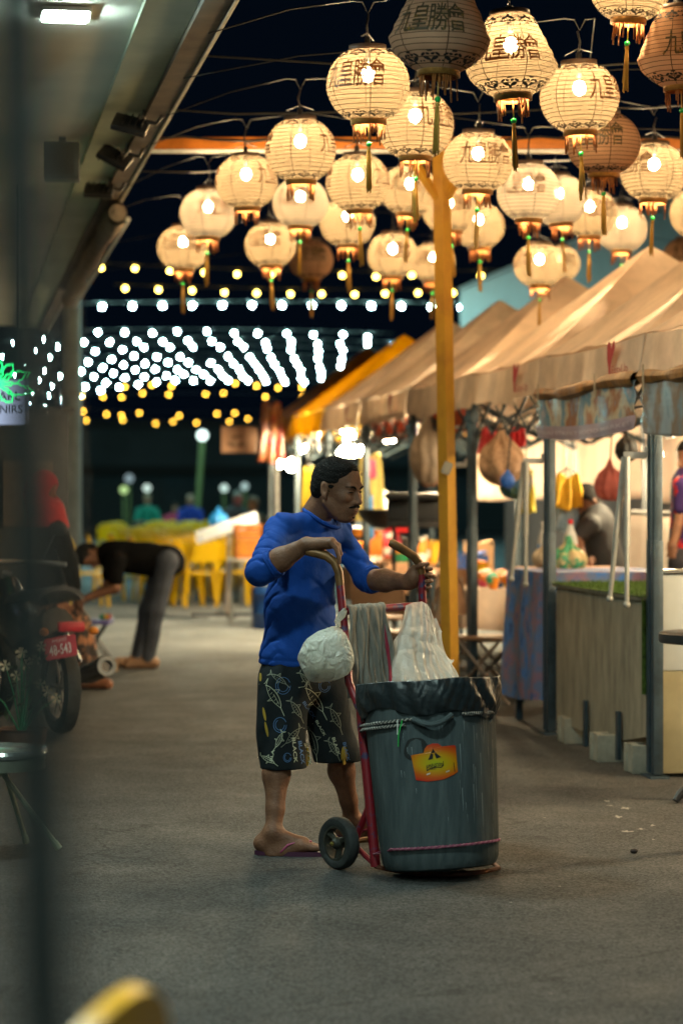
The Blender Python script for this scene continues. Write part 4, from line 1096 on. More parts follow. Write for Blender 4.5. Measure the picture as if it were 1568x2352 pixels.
def vtext(txt, x0, y0, x1, y1, mi, sz):
    a = Vector((x0, y0)); d_ = (Vector((x1, y1))-a); L_ = d_.length; d_.normalize(); n_ = Vector((d_.y, -d_.x)); vs, fs = text_mesh(txt, 0, .02)
    xs = [v[0] for v in vs]; k_ = L_/(max(xs)-min(xs)); mb.mi = mi
    mb.add([on_cloth(*(a+d_*((x-min(xs))*k_)+n_*(y*sz))) for x, y in vs], fs)
for t in (("BLACK", 704-30, 1760-66, 712-33, 1752, 1, 11), ("BLACK", 688, 1702, 696, 1755, 2, 11), ("BLACK", 702, 1706, 712, 1758, 1, 11), ("BLACK", 765, 1694, 778, 1735, 1, 10), ("BLACK", 790, 1705, 800, 1748, 2, 10), ("BLACK", 697, 1612, 722, 1650, 2, 10), ("BLACK", 709, 1520, 724, 1560, 2, 9), ("BLA", 622, 1748, 628, 1722, 1, 9), ("BLACK", 726, 1655, 746, 1690, 1, 8)): vtext(*t)
mb.mi = 4
for (cx, cy, rx, ry, ro) in ((704, 1736, 7, 24, -.06), (790, 1735, 7, 22, 0), (735, 1560, 7, 9, .5), (607, 1640, 3, 16, -.2), (612, 1675, 3, 18, -.2), (598, 1555, 3, 10, 0)):
    pts = [(cx+rx*math.cos(a)*math.cos(ro)-ry*math.sin(a)*math.sin(ro), cy+rx*math.cos(a)*math.sin(ro)+ry*math.sin(a)*math.cos(ro)) for a in [2*math.pi*k/14 for k in range(14)]]
    c_ = on_cloth(cx, cy, .0012); vs = [on_cloth(*p, .0012) for p in pts]+[c_]; mb.add(vs, [(k, (k+1) % 14, 14) for k in range(14)])
me.transform(wm(man).inverted()); pm = mb.mesh("print", man, True)
bm = bmesh.new(); bm.from_mesh(me); n0 = len(bm.faces); bm.from_mesh(pm); bm.faces.ensure_lookup_table(); bm.to_mesh(me); bm.free()
link("shorts", me, [M_SHORT, mat("pale_print", (.42, .43, .30), .8), mat("blue_print", (.06, .14, .30), .8), mat("grey_print", (.22, .23, .17), .8), mat("yellow_print", (.34, .22, .02), .8)], man, True, None)
# flip-flops
for heel, ball, toe, sd, dr in (FR, FL):
    m = MB(); b0 = Vector((heel.x, heel.y, 0))-dr*.035; L_ = (toe-heel).dot(dr)+.065
    out = []
    for k in range(24):
        a = 2*math.pi*k/24; x = .5-.5*math.cos(a); wdt = (.034+.012*x)*(abs(math.sin(a))**.6)*(1 if math.sin(a) >= 0 else -1); out.append((x*L_, wdt))
    Mf = frame(b0, dr, sd); m.prism(out, Mf, .018); so = m.build("flip_flop", mat("purple_rubber", (.07, .018, .045), .6), man, True)
    tp = ball+dr*.035+Vector((0, 0, .018))
    for q in (-1, 1):
        m = MB(); m.tube([tp, ball+sd*q*.022-dr*.01+Vector((0, 0, .022)), ball+sd*q*.036-dr*.055+Vector((0, 0, .005)), ball+sd*q*.040-dr*.085+Vector((0, 0, -.024))], [.006, .008, .008, .007], 6, flat=.6)
        m.build("strap", mat("magenta_strap", (.28, .035, .10), .5), so, True)

# ------------------------------------------------------------------ hand truck, bin and what hangs on it
th = R(49); hu_ = Vector((math.cos(th), -math.sin(th), 0)); hv_ = Vector((math.sin(th), math.cos(th), 0)); TL = R(7)
cu, cw = (hu_*math.cos(TL)+Vector((0, 0, math.sin(TL)))), (Vector((0, 0, math.cos(TL)))-hu_*math.sin(TL))
CO = Vector((.132, 9.37, .018))
def C(u, v, z): return CO+cu*u+hv_*v+cw*z            # forward, towards the far rail, up along the rails
M_RED = mat("chipped_red_paint", (.22, .010, .018), .38, .1, var=.3, scale=26, col2=(.05, .05, .12), thr=(.56, .64), spec=.6)
M_PINK = mat("rubbed_red_paint", (.35, .035, .07), .4, var=.3, scale=40, col2=(.35, .25, .26), thr=(.6, .72))
M_RUST = mat("worn_brown_grip", (.17, .085, .03), .42, .35, var=.4, scale=18)
M_RUB = mat("dusty_black_rubber", (.028, .031, .03), .75, var=.4, scale=20, bump=.2, bscale=30)
truck = thing("hand_truck", "two wheeled hand truck with a chipped red frame and curved worn grips", "hand truck", CO-Vector((0, 0, .018)))
WD = .44
m = MB()
P0 = [C(.0, 0, .0), C(-.005, 0, .3), C(-.012, 0, .60)]; P1 = [C(-.012, 0, .602), W(801, 1567, 9.505), W(790, 1440, 9.525), W(781, 1345, 9.545)]
m.tube(P0, .020, 12); m.build("rail", M_RED, truck, True)
m = MB(); m.tube([P0[-1]]+P1[1:], .0165, 10); m.build("upright", M_RED, truck, True)
m = MB(); m.tube([W(781, 1345, 9.545), W(778, 1315, 9.550), W(768, 1291, 9.555), W(750, 1277, 9.560), W(725, 1270, 9.565), W(704, 1266, 9.570)], [.0172, .0178, .0182, .0185, .0185, .0175], 12); m.build("grip", M_RUST, truck, True)
m = MB(); m.tube([C(0, WD, 0), C(-.012, WD, .60)], .020, 12); m.build("rail", M_RED, truck, True)
m = MB(); m.tube([C(-.012, WD, .602), W(986, 1567, 9.815), W(970, 1388, 9.840), W(968, 1318, 9.840)], .0165, 10); m.build("upright", M_RED, truck, True)
m = MB(); m.tube([W(968, 1318, 9.840), W(963, 1294, 9.835), W(950, 1278, 9.825), W(925, 1262, 9.815), W(899, 1247, 9.805), W(893, 1245, 9.805)], [.0172, .0178, .0182, .0182, .018, .012], 12); m.build("grip", M_RUST, truck, True)
m = MB(); m.tube([W(787, 1404, 9.535), W(970, 1391, 9.840)], .0165, 10); m.build("crossbar", M_RED, truck, True)
m = MB(); a, b_ = W(877, 1400, 9.690), W(896, 1585, 9.655); m.box((a+b_)/2, (.026, .012, (a-b_).length), Matrix.Rotation(-.105, 3, 'Y') @ Matrix.Rotation(-th, 3, 'Z')); m.build("middle_bar", M_PINK, truck, True)
m = MB(); m.tube([W(981, 1560, 9.805), W(990, 1640, 9.795)], .014, 6); m.build("back_bar", M_RED, truck, True)
for z in (.06, .45): m = MB(); m.tube([C(-.0, 0.02, z), C(-.0, WD-.02, z)], .014, 8); m.build("cross_rod", M_RED, truck, True)
m = MB(); m.tube([C(.0, 0, .0), C(.10, -.005, -.014), C(.22, .02, -.030), C(.33, .10, -.042), C(.37, .22, -.044), C(.33, .34, -.042), C(.22, .42, -.030), C(.0, WD, 0)], .009, 8); m.build("toe_loop", mat("rusty_rod", (.16, .06, .035), .6, .3, var=.4, scale=30), truck, True)
AX = -.13
for v in (-.075, WD+.075):
    wc = CO+hu_*AX+hv_*v; wc.z = .103
    Mw = Matrix((hu_, Vector((0, 0, 1)), hv_)).transposed()
    def wl(pr, n=36):
        q = MB(); q.lathe(pr, n, wc, Mw); return q
    tyre = wl([(.068, -.022), (.080, -.027), (.094, -.025), (.101, -.016), (.103, 0), (.101, .016), (.094, .025), (.080, .027), (.068, .022), (.068, -.022)]); tyre.build("tyre", M_RUB, truck, True)
    q = wl([(.060, -.022), (.069, -.022), (.069, .022), (.060, .022), (.060, -.022)]); 
    for k in range(3):
        a = 2*math.pi*k/3+.5; dv = Mw @ Vector((math.cos(a), math.sin(a), 0)); q.tube([wc, wc+dv*.035, wc+dv*.063], [.017, .0125, .018], 8)
    q.lathe([(0, -.034), (.014, -.034), (.017, -.028), (.022, -.02), (.022, .02), (.017, .028), (.014, .034), (0, .034)], 16, wc, Mw); q.build("rim", mat("greasy_rim", (.045, .045, .035), .5, .3, var=.5, scale=30), truck, True)
    q = MB(); q.ball(wc-hv_*(.036 if v < 0 else -.036), .008, 8); q.build("hub_nut", mat("brass_nut", (.3, .24, .06), .4, .6), truck, True)
m = MB(); a = CO+hu_*AX; a.z = .103; m.tube([a-hv_*.11, a+hv_*(WD+.11)], .011, 8); m.build("axle", M_RUST, truck, True)
for v in (0, WD):
    m = MB(); m.tube([CO+hu_*AX+hv_*v+Vector((0, 0, .073)), C(-.004, v, .24)], .014, 8); m.tube([CO+hu_*AX+hv_*v+Vector((0, 0, .073)), C(0, v, .005)], .011, 8); m.build("wheel_stay", M_RED if v == 0 else M_RUST, truck, True)
# bin
M_BIN = mat("scuffed_grey_plastic", (.060, .078, .083), .75, var=.35, scale=4, stretch=(8, 8, 1.2), col2=(.105, .128, .13), thr=(.40, .78), spec=.18, bump=.25, bscale=8)
BU, BV = .235, .128
bw = (cw+Vector((.012, 0, 0))).normalized(); bu_ = (cu-bw*cu.dot(bw)).normalized(); bv_ = bw.cross(bu_)
BO = C(BU, BV, .012)-Vector((0, 0, .030))
MB_ = Matrix((bu_, bv_, bw)).transposed()
def B(a, r_, z): return BO+bu_*(r_*math.cos(a))+bv_*(r_*math.sin(a))+bw*z
def brad(z): return .225+.033*z/.70
bin_ = thing("rubbish_bin", "big round grey plastic bin lined with a black bag and tied to the hand truck", "bin", BO)
m = MB(); BH = 1.0; pr = [(0, .004), (.19, .0), (.211, .008), (.223, .03)]+[(brad(z), z) for z in (.08, .2, .35, .5, .62)]+[(brad(.66), .66), (.266, .662), (.268, .70), (.255, .705), (.25, .66), (.235, .2), (.22, .05), (0, .05)]
m.lathe(pr, 64, BO, MB_); m.build("tub", M_BIN, bin_, True)
def ang_of(x):                                              # angle on the bin that the photo shows at column x
    best = min((abs((lambda p: 784+p.x/p.y*FPX)(B(a, .25, .4))-x), a) for a in [R(q) for q in range(-170, 60)] if (B(a, 1, 0)-BO).dot(Vector((0, -1, 0))) > 0)
    return best[1]
def az(x, y):
    a = ang_of(x); zz = min(((abs(HOR-(B(a, .25, z)-Vector((0, 0, HC))).z/B(a, .25, z).y*FPX-y)), z) for z in [k*.005 for k in range(0, 150)])[1]
    return a, zz
m = MB(); a1, z1 = az(958, 1652); a2, z2 = az(1042, 1642)
m.tube([B(a1+(a2-a1)*t, brad(z1)+.012+.02*math.sin(math.pi*t), z1+(z2-z1)*t-.028*math.sin(math.pi*t)) for t in [k/12 for k in range(13)]], .011, 8); m.build("handle", M_BIN, bin_, True)
# printed sticker with an arched top
def stk(x, y, off):                                          # x, y in photo columns and rows over the sticker
    return _stk(x, y, off)
_a0, _z0 = az(998, 1755); _ax1, _ = az(1048, 1755); _px = (_ax1-_a0)/50; _zz1 = az(998, 1805)[1]; _pz = (_zz1-_z0)/50
def _stk(x, y, off):
    z = _z0+(y-1755)*_pz-(x-998)*_pz*.07; return B(_a0+(x-998)*_px, brad(z)+off, z)
m = MB()
top = [(945, 1727), (975, 1725), (978, 1716), (985, 1709), (997, 1706), (1009, 1708), (1016, 1714), (1020, 1722), (1047, 1717), (1050, 1720)]
bot = [(1052, 1780), (1040, 1786), (1020, 1792), (998, 1795), (975, 1792), (952, 1786)]
outl = top+bot
def grid_fill(outl):
    ys = sorted(set([p[1] for p in outl]+list(range(1706, 1796, 3)))); rows_ = []
    for y in ys:
        xs = []
        for k in range(len(outl)):
            (xa, ya), (xb, yb) = outl[k], outl[(k+1) % len(outl)]
            if (ya <= y < yb) or (yb <= y < ya): xs.append(xa+(xb-xa)*(y-ya)/(yb-ya))
        if len(xs) >= 2: rows_.append((y, min(xs), max(xs)))
    return rows_
rw = grid_fill(outl); n = 14; vs = []; fs = []
for y, xa, xb in rw: vs += [stk(xa+(xb-xa)*k/n, y, .0022) for k in range(n+1)]
for r_ in range(len(rw)-1):
    for k in range(n): fs.append((r_*(n+1)+k, r_*(n+1)+k+1, (r_+1)*(n+1)+k+1, (r_+1)*(n+1)+k))
m.add(vs, fs)
def sticker_mat():
    q = bpy.data.materials.new("printed_sticker"); q.use_nodes = True; t = q.node_tree; n_ = t.nodes; L = t.links; b = n_["Principled BSDF"]; b.inputs["Roughness"].default_value = .35
    tc = n_.new("ShaderNodeTexCoord"); sub = n_.new("ShaderNodeVectorMath"); sub.operation = 'SUBTRACT'; L.new(tc.outputs["Object"], sub.inputs[0]); cpt = stk(1000, 1752, 0)-BO; sub.inputs[1].default_value = cpt
    sc_ = n_.new("ShaderNodeVectorMath"); sc_.operation = 'MULTIPLY'; sc_.inputs[1].default_value = (5.6, 5.6, 11.5); L.new(sub.outputs[0], sc_.inputs[0])
    ln = n_.new("ShaderNodeVectorMath"); ln.operation = 'LENGTH'; L.new(sc_.outputs[0], ln.inputs[0])
    r = n_.new("ShaderNodeValToRGB"); e = r.color_ramp.elements; e[0].position = .05; e[0].color = (.42, .42, .004, 1); e[1].position = .82; e[1].color = (.55, .025, .008, 1); e2 = e.new(.36); e2.color = (.58, .30, .004, 1); e3 = e.new(.60); e3.color = (.60, .11, .006, 1)
    L.new(ln.outputs["Value"], r.inputs[0]); L.new(r.outputs[0], b.inputs[0]); return q
m.mi = 1
for tri in ([(997, 1718), (992, 1728), (1002, 1728)], [(991.5, 1728.5), (984, 1743), (995, 1742), (996.5, 1731)], [(1002.5, 1728.5), (1014, 1740), (1003, 1742), (999.5, 1731)]): m.add([stk(x, y, .0036) for x, y in tri], [tuple(range(len(tri)))])
add_text(m, "แหลมทอง", lambda x, y: stk(998+x*9.5, 1756-y*13+.02*(x*9)**2*.3, .0036), 0, .012)
add_text(m, "MARKET", lambda x, y: stk(994+x*4, 1765-y*5, .0036), 0, 0)
m.add([stk(x, y, .0036) for x, y in ((979, 1757), (979, 1768), (981, 1768), (988, 1764), (1000, 1762.5), (1013, 1765), (1019, 1761), (1019, 1750), (1017.5, 1751), (1017.5, 1760), (1012, 1763), (1000, 1760.5), (988, 1762), (980.5, 1765.5), (980.5, 1757))], [tuple(range(15))])
m.add([stk(x, y, .0036) for x, y in ((1042, 1757), (1043.5, 1757), (1045, 1779), (1043.5, 1779))], [(0, 1, 2, 3)])
m.mi = 2
for x0 in (978, 1023): m.add([stk(x, y, .0036) for x, y in ((x0, 1775), (x0+9, 1773), (x0+9, 1776), (x0, 1778))], [(0, 1, 2, 3)])
m.build("sticker", [sticker_mat(), mat("black_print", (.012, .012, .01), .5), mat("white_print", (.7, .6, .5), .5)], bin_, True, False)
# black stain and paint drips on the tub
m = MB(); c_ = az(958, 1722)
m.add([B(c_[0]+(x*30)*_px, brad(c_[1]+y*30*_pz)+.0012, c_[1]+y*30*_pz) for x, y in [(math.cos(a)*(1+.1*math.sin(3*a)), math.sin(a)*(1+.1*math.cos(2*a))) for a in [2*math.pi*k/22 for k in range(22)]]], [tuple(range(22))])
m.build("scorch_mark", mat("black_scorch", (.016, .018, .018), .6), bin_, True); m = MB(); rg = random.Random(8)
for x, y, ln in ((1012, 1668, 12), (1022, 1665, 16), (1110, 1640, 40), (1116, 1650, 60), (1112, 1690, 20), (1134, 1700, 190), (1092, 1760, 70), (1086, 1800, 60), (1105, 1820, 80), (1129, 1890, 60), (1120, 1660, 26)) + tuple((rg.uniform(1050, 1134), rg.uniform(1650, 1880), rg.uniform(12, 70)) for _ in range(22)) + tuple((rg.uniform(880, 1050), rg.uniform(1680, 1900), rg.uniform(6, 30)) for _ in range(8)):
    a, z = az(x, y); l = ln*-_pz; wq = rg.uniform(.5, 1.5)
    m.add([B(a+_px*wq*dx*(1 if dz < .9 else .5), brad(z-l*dz)+.0014, z-l*dz) for dx, dz in ((-1, 0), (-.6, .5), (-.5, 1), (.5, 1), (.7, .5), (1, 0))], [(0, 1, 2, 3, 4, 5)])
m.build("dried_drips", mat("dried_drip", (.20, .235, .24), .6), bin_, True)
# black bin liner folded over the rim
liner = thing("bin_liner", "shiny black plastic liner folded over the rim of the grey bin", "bin bag", BO+bw*.7)
nL, nM = nz3(21, 9), nz3(22, 24)
def lin(u, v):
    a = 2*math.pi*u; t = v
    if t < .28: q = t/.28; r_ = .20+.074*q; z = .60+.118*q-.0*(1-q)
    else:
        q = (t-.28)/.72; r_ = .275+.008*math.sin(3.1*q)-.012*q; z = .722-(.128+.02*math.sin(2*a+1.2)+.014*math.sin(5*a))*q
    p = B(a, r_, z); f_ = .006*nL(*p)+.006*math.sin(17*a+26*z+4*nL(*p))*min(1, t*3)*.8+.005*nM(*p)+.004*abs(math.sin(29*a-44*z+5*nL(*p)))
    return B(a, r_+f_, z+(.008*nL(*(p*1.3)) if t > .2 else 0))
m = MB(); m.grid(lin, 230, 44); me = m.build("film", mat("black_bin_liner", (.013, .021, .025), .42, var=.3, scale=8, spec=.7, bump=.25, bscale=30), liner, True, ang=0)
# ropes
def rope_pts(x0, y0, x1, y1, n=26, off=.010, sag=0):
    a0, z0 = az(x0, y0); a1, z1 = az(x1, y1); return [B(a0+(a1-a0)*k/n, brad(z0+(z1-z0)*k/n)+off, z0+(z1-z0)*k/n-sag*math.sin(math.pi*k/n)) for k in range(n+1)]
def rope(name, lab, pts, r_, mt, mt2):
    o = thing(name, lab, "rope", pts[0])
    n_ = len(pts)*3; P = []
    for k in range(n_):
        t = k/(n_-1)*(len(pts)-1); i = min(int(t), len(pts)-2); P.append(pts[i].lerp(pts[i+1], t-i))
    for q, mm in ((0, mt), (1, mt2)):
        m = MB(); m.tube([p+Vector((0, 0, 1))*(r_*.5*math.sin(k*1.5+q*math.pi))+Vector((.7, -.7, 0))*(r_*.5*math.cos(k*1.5+q*math.pi)) for k, p in enumerate(P)], r_*.72, 5); m.build("strand", mm, o, True)
    return o
M_RP1, M_RP2 = mat("pale_rope", (.36, .34, .30), .9), mat("dark_rope", (.05, .05, .05), .9)
nr = C(-.012, 0, .515)-hv_*.022
ra = rope_pts(845, 1668, 960, 1650); rope("bin_rope", "grey speckled rope from the red rail round the bin below the liner, upper strand", [C(.0, -.02, .545)]+ra, .006, M_RP1, M_RP2)
rb = rope_pts(845, 1676, 940, 1664); rope("bin_rope", "grey speckled rope from the red rail round the bin below the liner, lower strand", [C(.0, -.02, .525)]+rb, .006, M_RP1, M_RP2)
rc_ = rope_pts(1066, 1640, 1134, 1636); rope("bin_rope", "knotted end of grey speckled rope at the right side of the bin", rc_+[rc_[-1]+Vector((-.012, -.012, -.03)), rc_[-1]+Vector((-.03, -.01, -.055))], .007, M_RP1, M_RP2)
M_MG = mat("magenta_rope", (.26, .06, .11), .9, var=.3)
rd = rope_pts(882, 1953, 1139, 1929, sag=.0); rope("bin_rope", "thin magenta rope tied round the foot of the bin", [C(.02, -.02, .05)]+rd, .0055, M_MG, mat("faded_magenta_rope", (.34, .13, .17), .9))
m = MB(); a, z = az(925, 1652)
p0 = B(a, brad(z)+.018, z); tie = thing("cable_tie", "loose white and green cable tie hanging on the bin rope", "cable tie", p0)
m.tube([p0, p0+Vector((.0, -.002, -.055))], .0028, 5); m.build("white_end", mat("white_nylon", (.7, .7, .66), .4), tie, True)
m = MB(); m.tube([p0+Vector((.018, -.004, .0)), p0+Vector((.004, -.004, -.055)), p0+Vector((.003, -.003, -.10))], .0026, 5); m.build("green_end", mat("green_nylon", (.02, .5, .08), .4), tie, True)
def film_mat(name, col, thin, sc_):
    q = bpy.data.materials.new(name); q.use_nodes = True; t = q.node_tree; n = t.nodes; L = t.links; b = n["Principled BSDF"]; b.inputs["Base Color"].default_value = (*col, 1); b.inputs["Roughness"].default_value = .28; b.inputs["Specular IOR Level"].default_value = .65
    tc = n.new("ShaderNodeTexCoord"); nz = n.new("ShaderNodeTexNoise"); nz.inputs["Scale"].default_value = 7; L.new(tc.outputs["Object"], nz.inputs["Vector"]); av = n.new("ShaderNodeVectorMath"); av.operation = 'MULTIPLY_ADD'; L.new(nz.outputs["Color"], av.inputs[0]); av.inputs[1].default_value = (.12, .12, .12); L.new(tc.outputs["Object"], av.inputs[2])
    prev = None
    for k, (f, st) in enumerate(((sc_, .9), (sc_*2.3, .6))):
        v = n.new("ShaderNodeTexVoronoi"); v.feature = 'DISTANCE_TO_EDGE'; v.inputs["Scale"].default_value = f; L.new(av.outputs[0], v.inputs["Vector"])
        bp = n.new("ShaderNodeBump"); bp.inputs["Strength"].default_value = st; bp.inputs["Distance"].default_value = .02; L.new(v.outputs["Distance"], bp.inputs["Height"])
        if prev: L.new(prev, bp.inputs["Normal"])
        prev = bp.outputs[0]
    L.new(prev, b.inputs["Normal"])
    tr = n.new("ShaderNodeBsdfTranslucent"); tr.inputs[0].default_value = (*col, 1); L.new(prev, tr.inputs[1]); mx = n.new("ShaderNodeMixShader"); mx.inputs[0].default_value = .28; L.new(b.outputs[0], mx.inputs[1]); L.new(tr.outputs[0], mx.inputs[2])
    tp = n.new("ShaderNodeBsdfTransparent"); m2 = n.new("ShaderNodeMixShader"); m2.inputs[0].default_value = thin; L.new(mx.outputs[0], m2.inputs[1]); L.new(tp.outputs[0], m2.inputs[2]); L.new(m2.outputs[0], n["Material Output"].inputs[0]); return q
# knotted white carrier bag hanging from the near upright
M_WBAG = film_mat("milky_plastic_bag", (.80, .80, .72), .16, 21)
s = SDF(W(670, 1600, 9.215)-Vector((0, .0, 0)), W(840, 1380, 9.665), .0042)
bc = W(748, 1506, 9.450)
s.ell(bc, (.105, .095, .098), None, 0); s.ell(bc+Vector((-.055, 0, -.02)), (.055, .06, .072), None, .03); s.ell(bc+Vector((.06, .0, -.015)), (.05, .055, .07), None, .03); s.ell(bc+Vector((-.045, 0, -.085)), (.03, .03, .03), None, .03)
s.cap(bc+Vector((.03, 0, .07)), W(778, 1440, 9.495), .05, .012, .03)
nP, nQ = nz3(31, 24), nz3(32, 55)
kx, kz = bc.x+.055, bc.z+.13
def crumple(x, y, z):
    a = np.arctan2(x-kx, kz-z); rr = np.hypot(x-kx, z-kz)
    return .0042*np.exp(-(nP(x*.7, y*.7, z*.7)/.20)**2)-.003+.0115*np.exp(-(np.sin(8*a+1.8*nP(x, y, z))/.22)**2)*np.clip(1.15-rr*4.6, 0, 1)
s.warp(crumple)
_V = np.array([v.co[:] for v in s.mesh("t").vertices]); rg = random.Random(14)
for k in range(70):                                          # flat crinkled facets
    n_ = Vector((rg.gauss(0, 1), rg.gauss(-.3, 1), rg.gauss(-.25, .9))).normalized(); h_ = (_V @ np.array(n_)).max()-rg.uniform(.003, .015); pnt = n_*h_
    s.plane(pnt, n_, .0025)
cs = SDF(bc-Vector((.13, .12, .12)), bc+Vector((.13, .12, .10)), .009); rg = random.Random(9)
for k in range(9): cs.ell(bc+Vector((rg.uniform(-.055, .05), rg.uniform(-.035, .035), rg.uniform(-.065, .02))), (rg.uniform(.025, .042), .03, rg.uniform(.022, .036)), None, .006)
wb = solid("carrier_bag", s, M_WBAG); bp_ = bc.copy(); wb.data.transform(Matrix.Translation(-bp_)); wb.location = bp_
cs_ = solid("contents", cs, mat("bag_contents", (.40, .36, .14), .7, col2=(.55, .50, .42), thr=(.45, .55), scale=14), wb)
tag(wb, "full knotted white plastic bag hanging from the near upright in front of the blue shirt", "plastic bag")
m = MB(); kt = W(778, 1440, 9.485)
m.tube([kt, W(776, 1425, 9.490), W(786, 1412, 9.500), W(793, 1400, 9.505)], [.010, .013, .016, .011], 8, flat=.5); m.tube([kt, W(770, 1428, 9.485), W(780, 1408, 9.495), W(792, 1398, 9.505)], [.008, .010, .010, .008], 8, flat=.5); m.build("handle_knot", M_WBAG, wb, True)
# grey rag over the crossbar
def cb_(x): t = (x-787)/(970-787); return W(787, 1404, 9.535).lerp(W(970, 1391, 9.840), t)
M_RAG = mat("dirty_grey_cotton", (.27, .25, .215), .95, var=.28, scale=14, bump=.5, bscale=220, spec=.1, stretch=(5, 5, 1))
rag = thing("rag", "dirty grey cotton rag draped over the red crossbar beside the bagged handle", "cloth", cb_(825)-Vector((0, 0, .1)))
def ragf(xa, xb, xa2, xb2, drop, ph, back=.03):
    def fn(u, v):
        x = xa+(xb-xa)*u; p = cb_(x); x2 = xa2+(xb2-xa2)*u; q = cb_(x2)
        fo = math.sin(26*u+ph)*.5+math.sin(11*u+ph*2)*.5
        if v < .16:
            a = math.pi*(1-v/.16); r_ = .0215+.003*fo
            return p+hu_*(-r_*math.cos(a)*-1)*(-1)+Vector((0, 0, r_*math.sin(a))) if False else p+hu_*(r_*math.cos(a))+Vector((0, 0, r_*math.sin(a)))
        t = (v-.16)/.84; bot = q+Vector((0, 0, -drop*(1-.05*math.sin(5*u+ph)))); top = p+hu_*.0215
        return top.lerp(bot+hu_*(.03), t)+hu_*(.013*fo*min(1, .3+t))+Vector((.006*math.sin(7*t+9*u+ph), 0, 0))
    return fn
m = MB(); m.grid(ragf(793, 838, 785, 848, .345, 0), 34, 30, .003); m.build("fold", M_RAG, rag, True, ang=0)
m = MB(); m.grid(ragf(822, 876, 853, 897, .33, 1.7), 36, 30, .003); m.build("fold", M_RAG, rag, True, ang=0)
# white bag sheet over the far end of the crossbar, hanging into the bin
M_WS = film_mat("thin_white_plastic_sheet", (.78, .76, .70), .26, 9)
ws = thing("plastic_sack", "large thin white plastic sack draped from the crossbar down into the bin", "plastic bag", cb_(950)-Vector((0, 0, .2)))
def sackf(tops, bots, dd, ph):
    def at(L_, u):
        t = u*(len(L_)-1); i = min(int(t), len(L_)-2); f = t-i; a, b_ = L_[i], L_[i+1]; return [a[k]+(b_[k]-a[k])*f for k in range(3)]
    def fn(u, v):
        a, b_ = at(tops, u), at(bots, u); vv = v
        p = W(*a).lerp(W(*b_), vv); k = min(1, .45+vv*1.2)
        p = p+Vector((.3, -.9, .0))*(.016*nL(*(p*1.6))*k+.009*nP(*p)*k)+Vector((.018*nL(*(p+Vector((3, 1, 2))))*k, 0, 0))
        return p+Vector((.3, -.9, 0))*(.010*math.sin(13*u+ph+3.4*v+2*math.sin(5*u+ph))+.006*math.sin(37*u*u-6*v+ph)+.010*math.sin(6*v+9*u)*v)*k+Vector((0, 0, .006*math.sin(30*u+5*v)*v))
    return fn
m = MB(); m.grid(sackf([(932, 1390, 9.715), (950, 1384, 9.745), (968, 1381, 9.795), (980, 1388, 9.815), (986, 1410, 9.825)], [(888, 1600, 9.575), (930, 1610, 9.545), (975, 1600, 9.555), (1015, 1590, 9.595), (1046, 1575, 9.665)], 0, .5), 60, 40); m.build("front_sheet", M_WS, ws, True, ang=0)
m = MB(); m.grid(sackf([(872, 1480, 9.775), (905, 1476, 9.785), (930, 1440, 9.805), (960, 1392, 9.850), (984, 1392, 9.855), (1000, 1440, 9.865)], [(876, 1590, 9.715), (905, 1595, 9.715), (940, 1595, 9.735), (980, 1590, 9.755), (1020, 1580, 9.765), (1050, 1567, 9.785)], 0, 2.), 60, 40); m.build("back_sheet", M_WS, ws, True, ang=0)
m = MB(); m.grid(lambda u, v: W(987+14*v+38*u+6*math.sin(9*u), 1425+112*u+12*v*math.sin(11*u)-6*v, 9.92-.03*u), 26, 6); m.build("torn_edge", M_WS, ws, True, ang=0)
# ------------------------------------------------------------------ stall lamps
def stall_bulb(x, y, d, lab, r_=.052, hgt=1.15, s=620, shade=False, tilt=0., col=(1., .80, .48)):
    p = W(x, y, d); o = thing("hanging_lamp", lab, "lamp", p, 0, "lamps hanging in the stalls")
    Mx = Matrix.Rotation(tilt, 3, 'Y')
    m = MB(); m.lathe([(0, -r_*hgt)]+[(r_*math.sin(a)**.6, -r_*hgt*math.cos(a)) for a in (.5, .9, 1.3, 1.7, 2.1, 2.5)]+[(.018, r_*hgt)], 16, (0, 0, 0), Mx); m.build("bulb", emis("stall_lamp_%d" % s, col, s), o)
    m = MB(); m.lathe([(.02, r_*hgt-.006), (.024, r_*hgt), (.024, r_*hgt+.05), (.008, r_*hgt+.07)], 12, (0, 0, 0), Mx); m.tube([Mx @ Vector((0, 0, r_*hgt+.06)), Vector((.02, .02, 2.25-p.z))], .006, 5); m.build("cord", M_DARK, o)
    if shade: m = MB(); m.lathe([(.03, r_*1.5), (.13, r_*.6), (.135, r_*.5)], 20); m.build("lamp_shade", mat("white_enamel", (.7, .68, .6), .4), o)
    return o
for a in ((892, 1000, 22.6, "large bright white lamp between the man's head and the ochre post"), (1000, 980, 20.2, "tilted bright lamp half hidden by the ochre post"), (799, 999, 25.0, "bright squarish lamp above the man's head"),
          (790, 1036, 25.2, "bright greenish white lamp touching the man's hair"), (1503, 1042, 17.4, "small square white lamp beside the nearest dark post"), (672, 1068, 28.8, "bright lamp left of the man's head, below the shaded one")):
    x, y, d, lab = a; stall_bulb(x, y, d, lab, (.07 if d > 19 else .05), 1.0, 620, tilt=.3 if x == 1000 else (-.2 if x == 799 else 0))
for x, lab in ((812, "left one of two small upright bulbs right of the man's head"), (830, "right one of two small upright bulbs right of the man's head")): stall_bulb(x, 1036, 24.8, lab, .03, 1.9, 300)
stall_bulb(693, 1030, 28.2, "lamp under a flat white shade left of the man's head", .055, .8, 300, True); stall_bulb(643, 1066, 30.0, "small leaning lamp farthest left among the stall lamps", .035, 1.3, 300, tilt=.7)
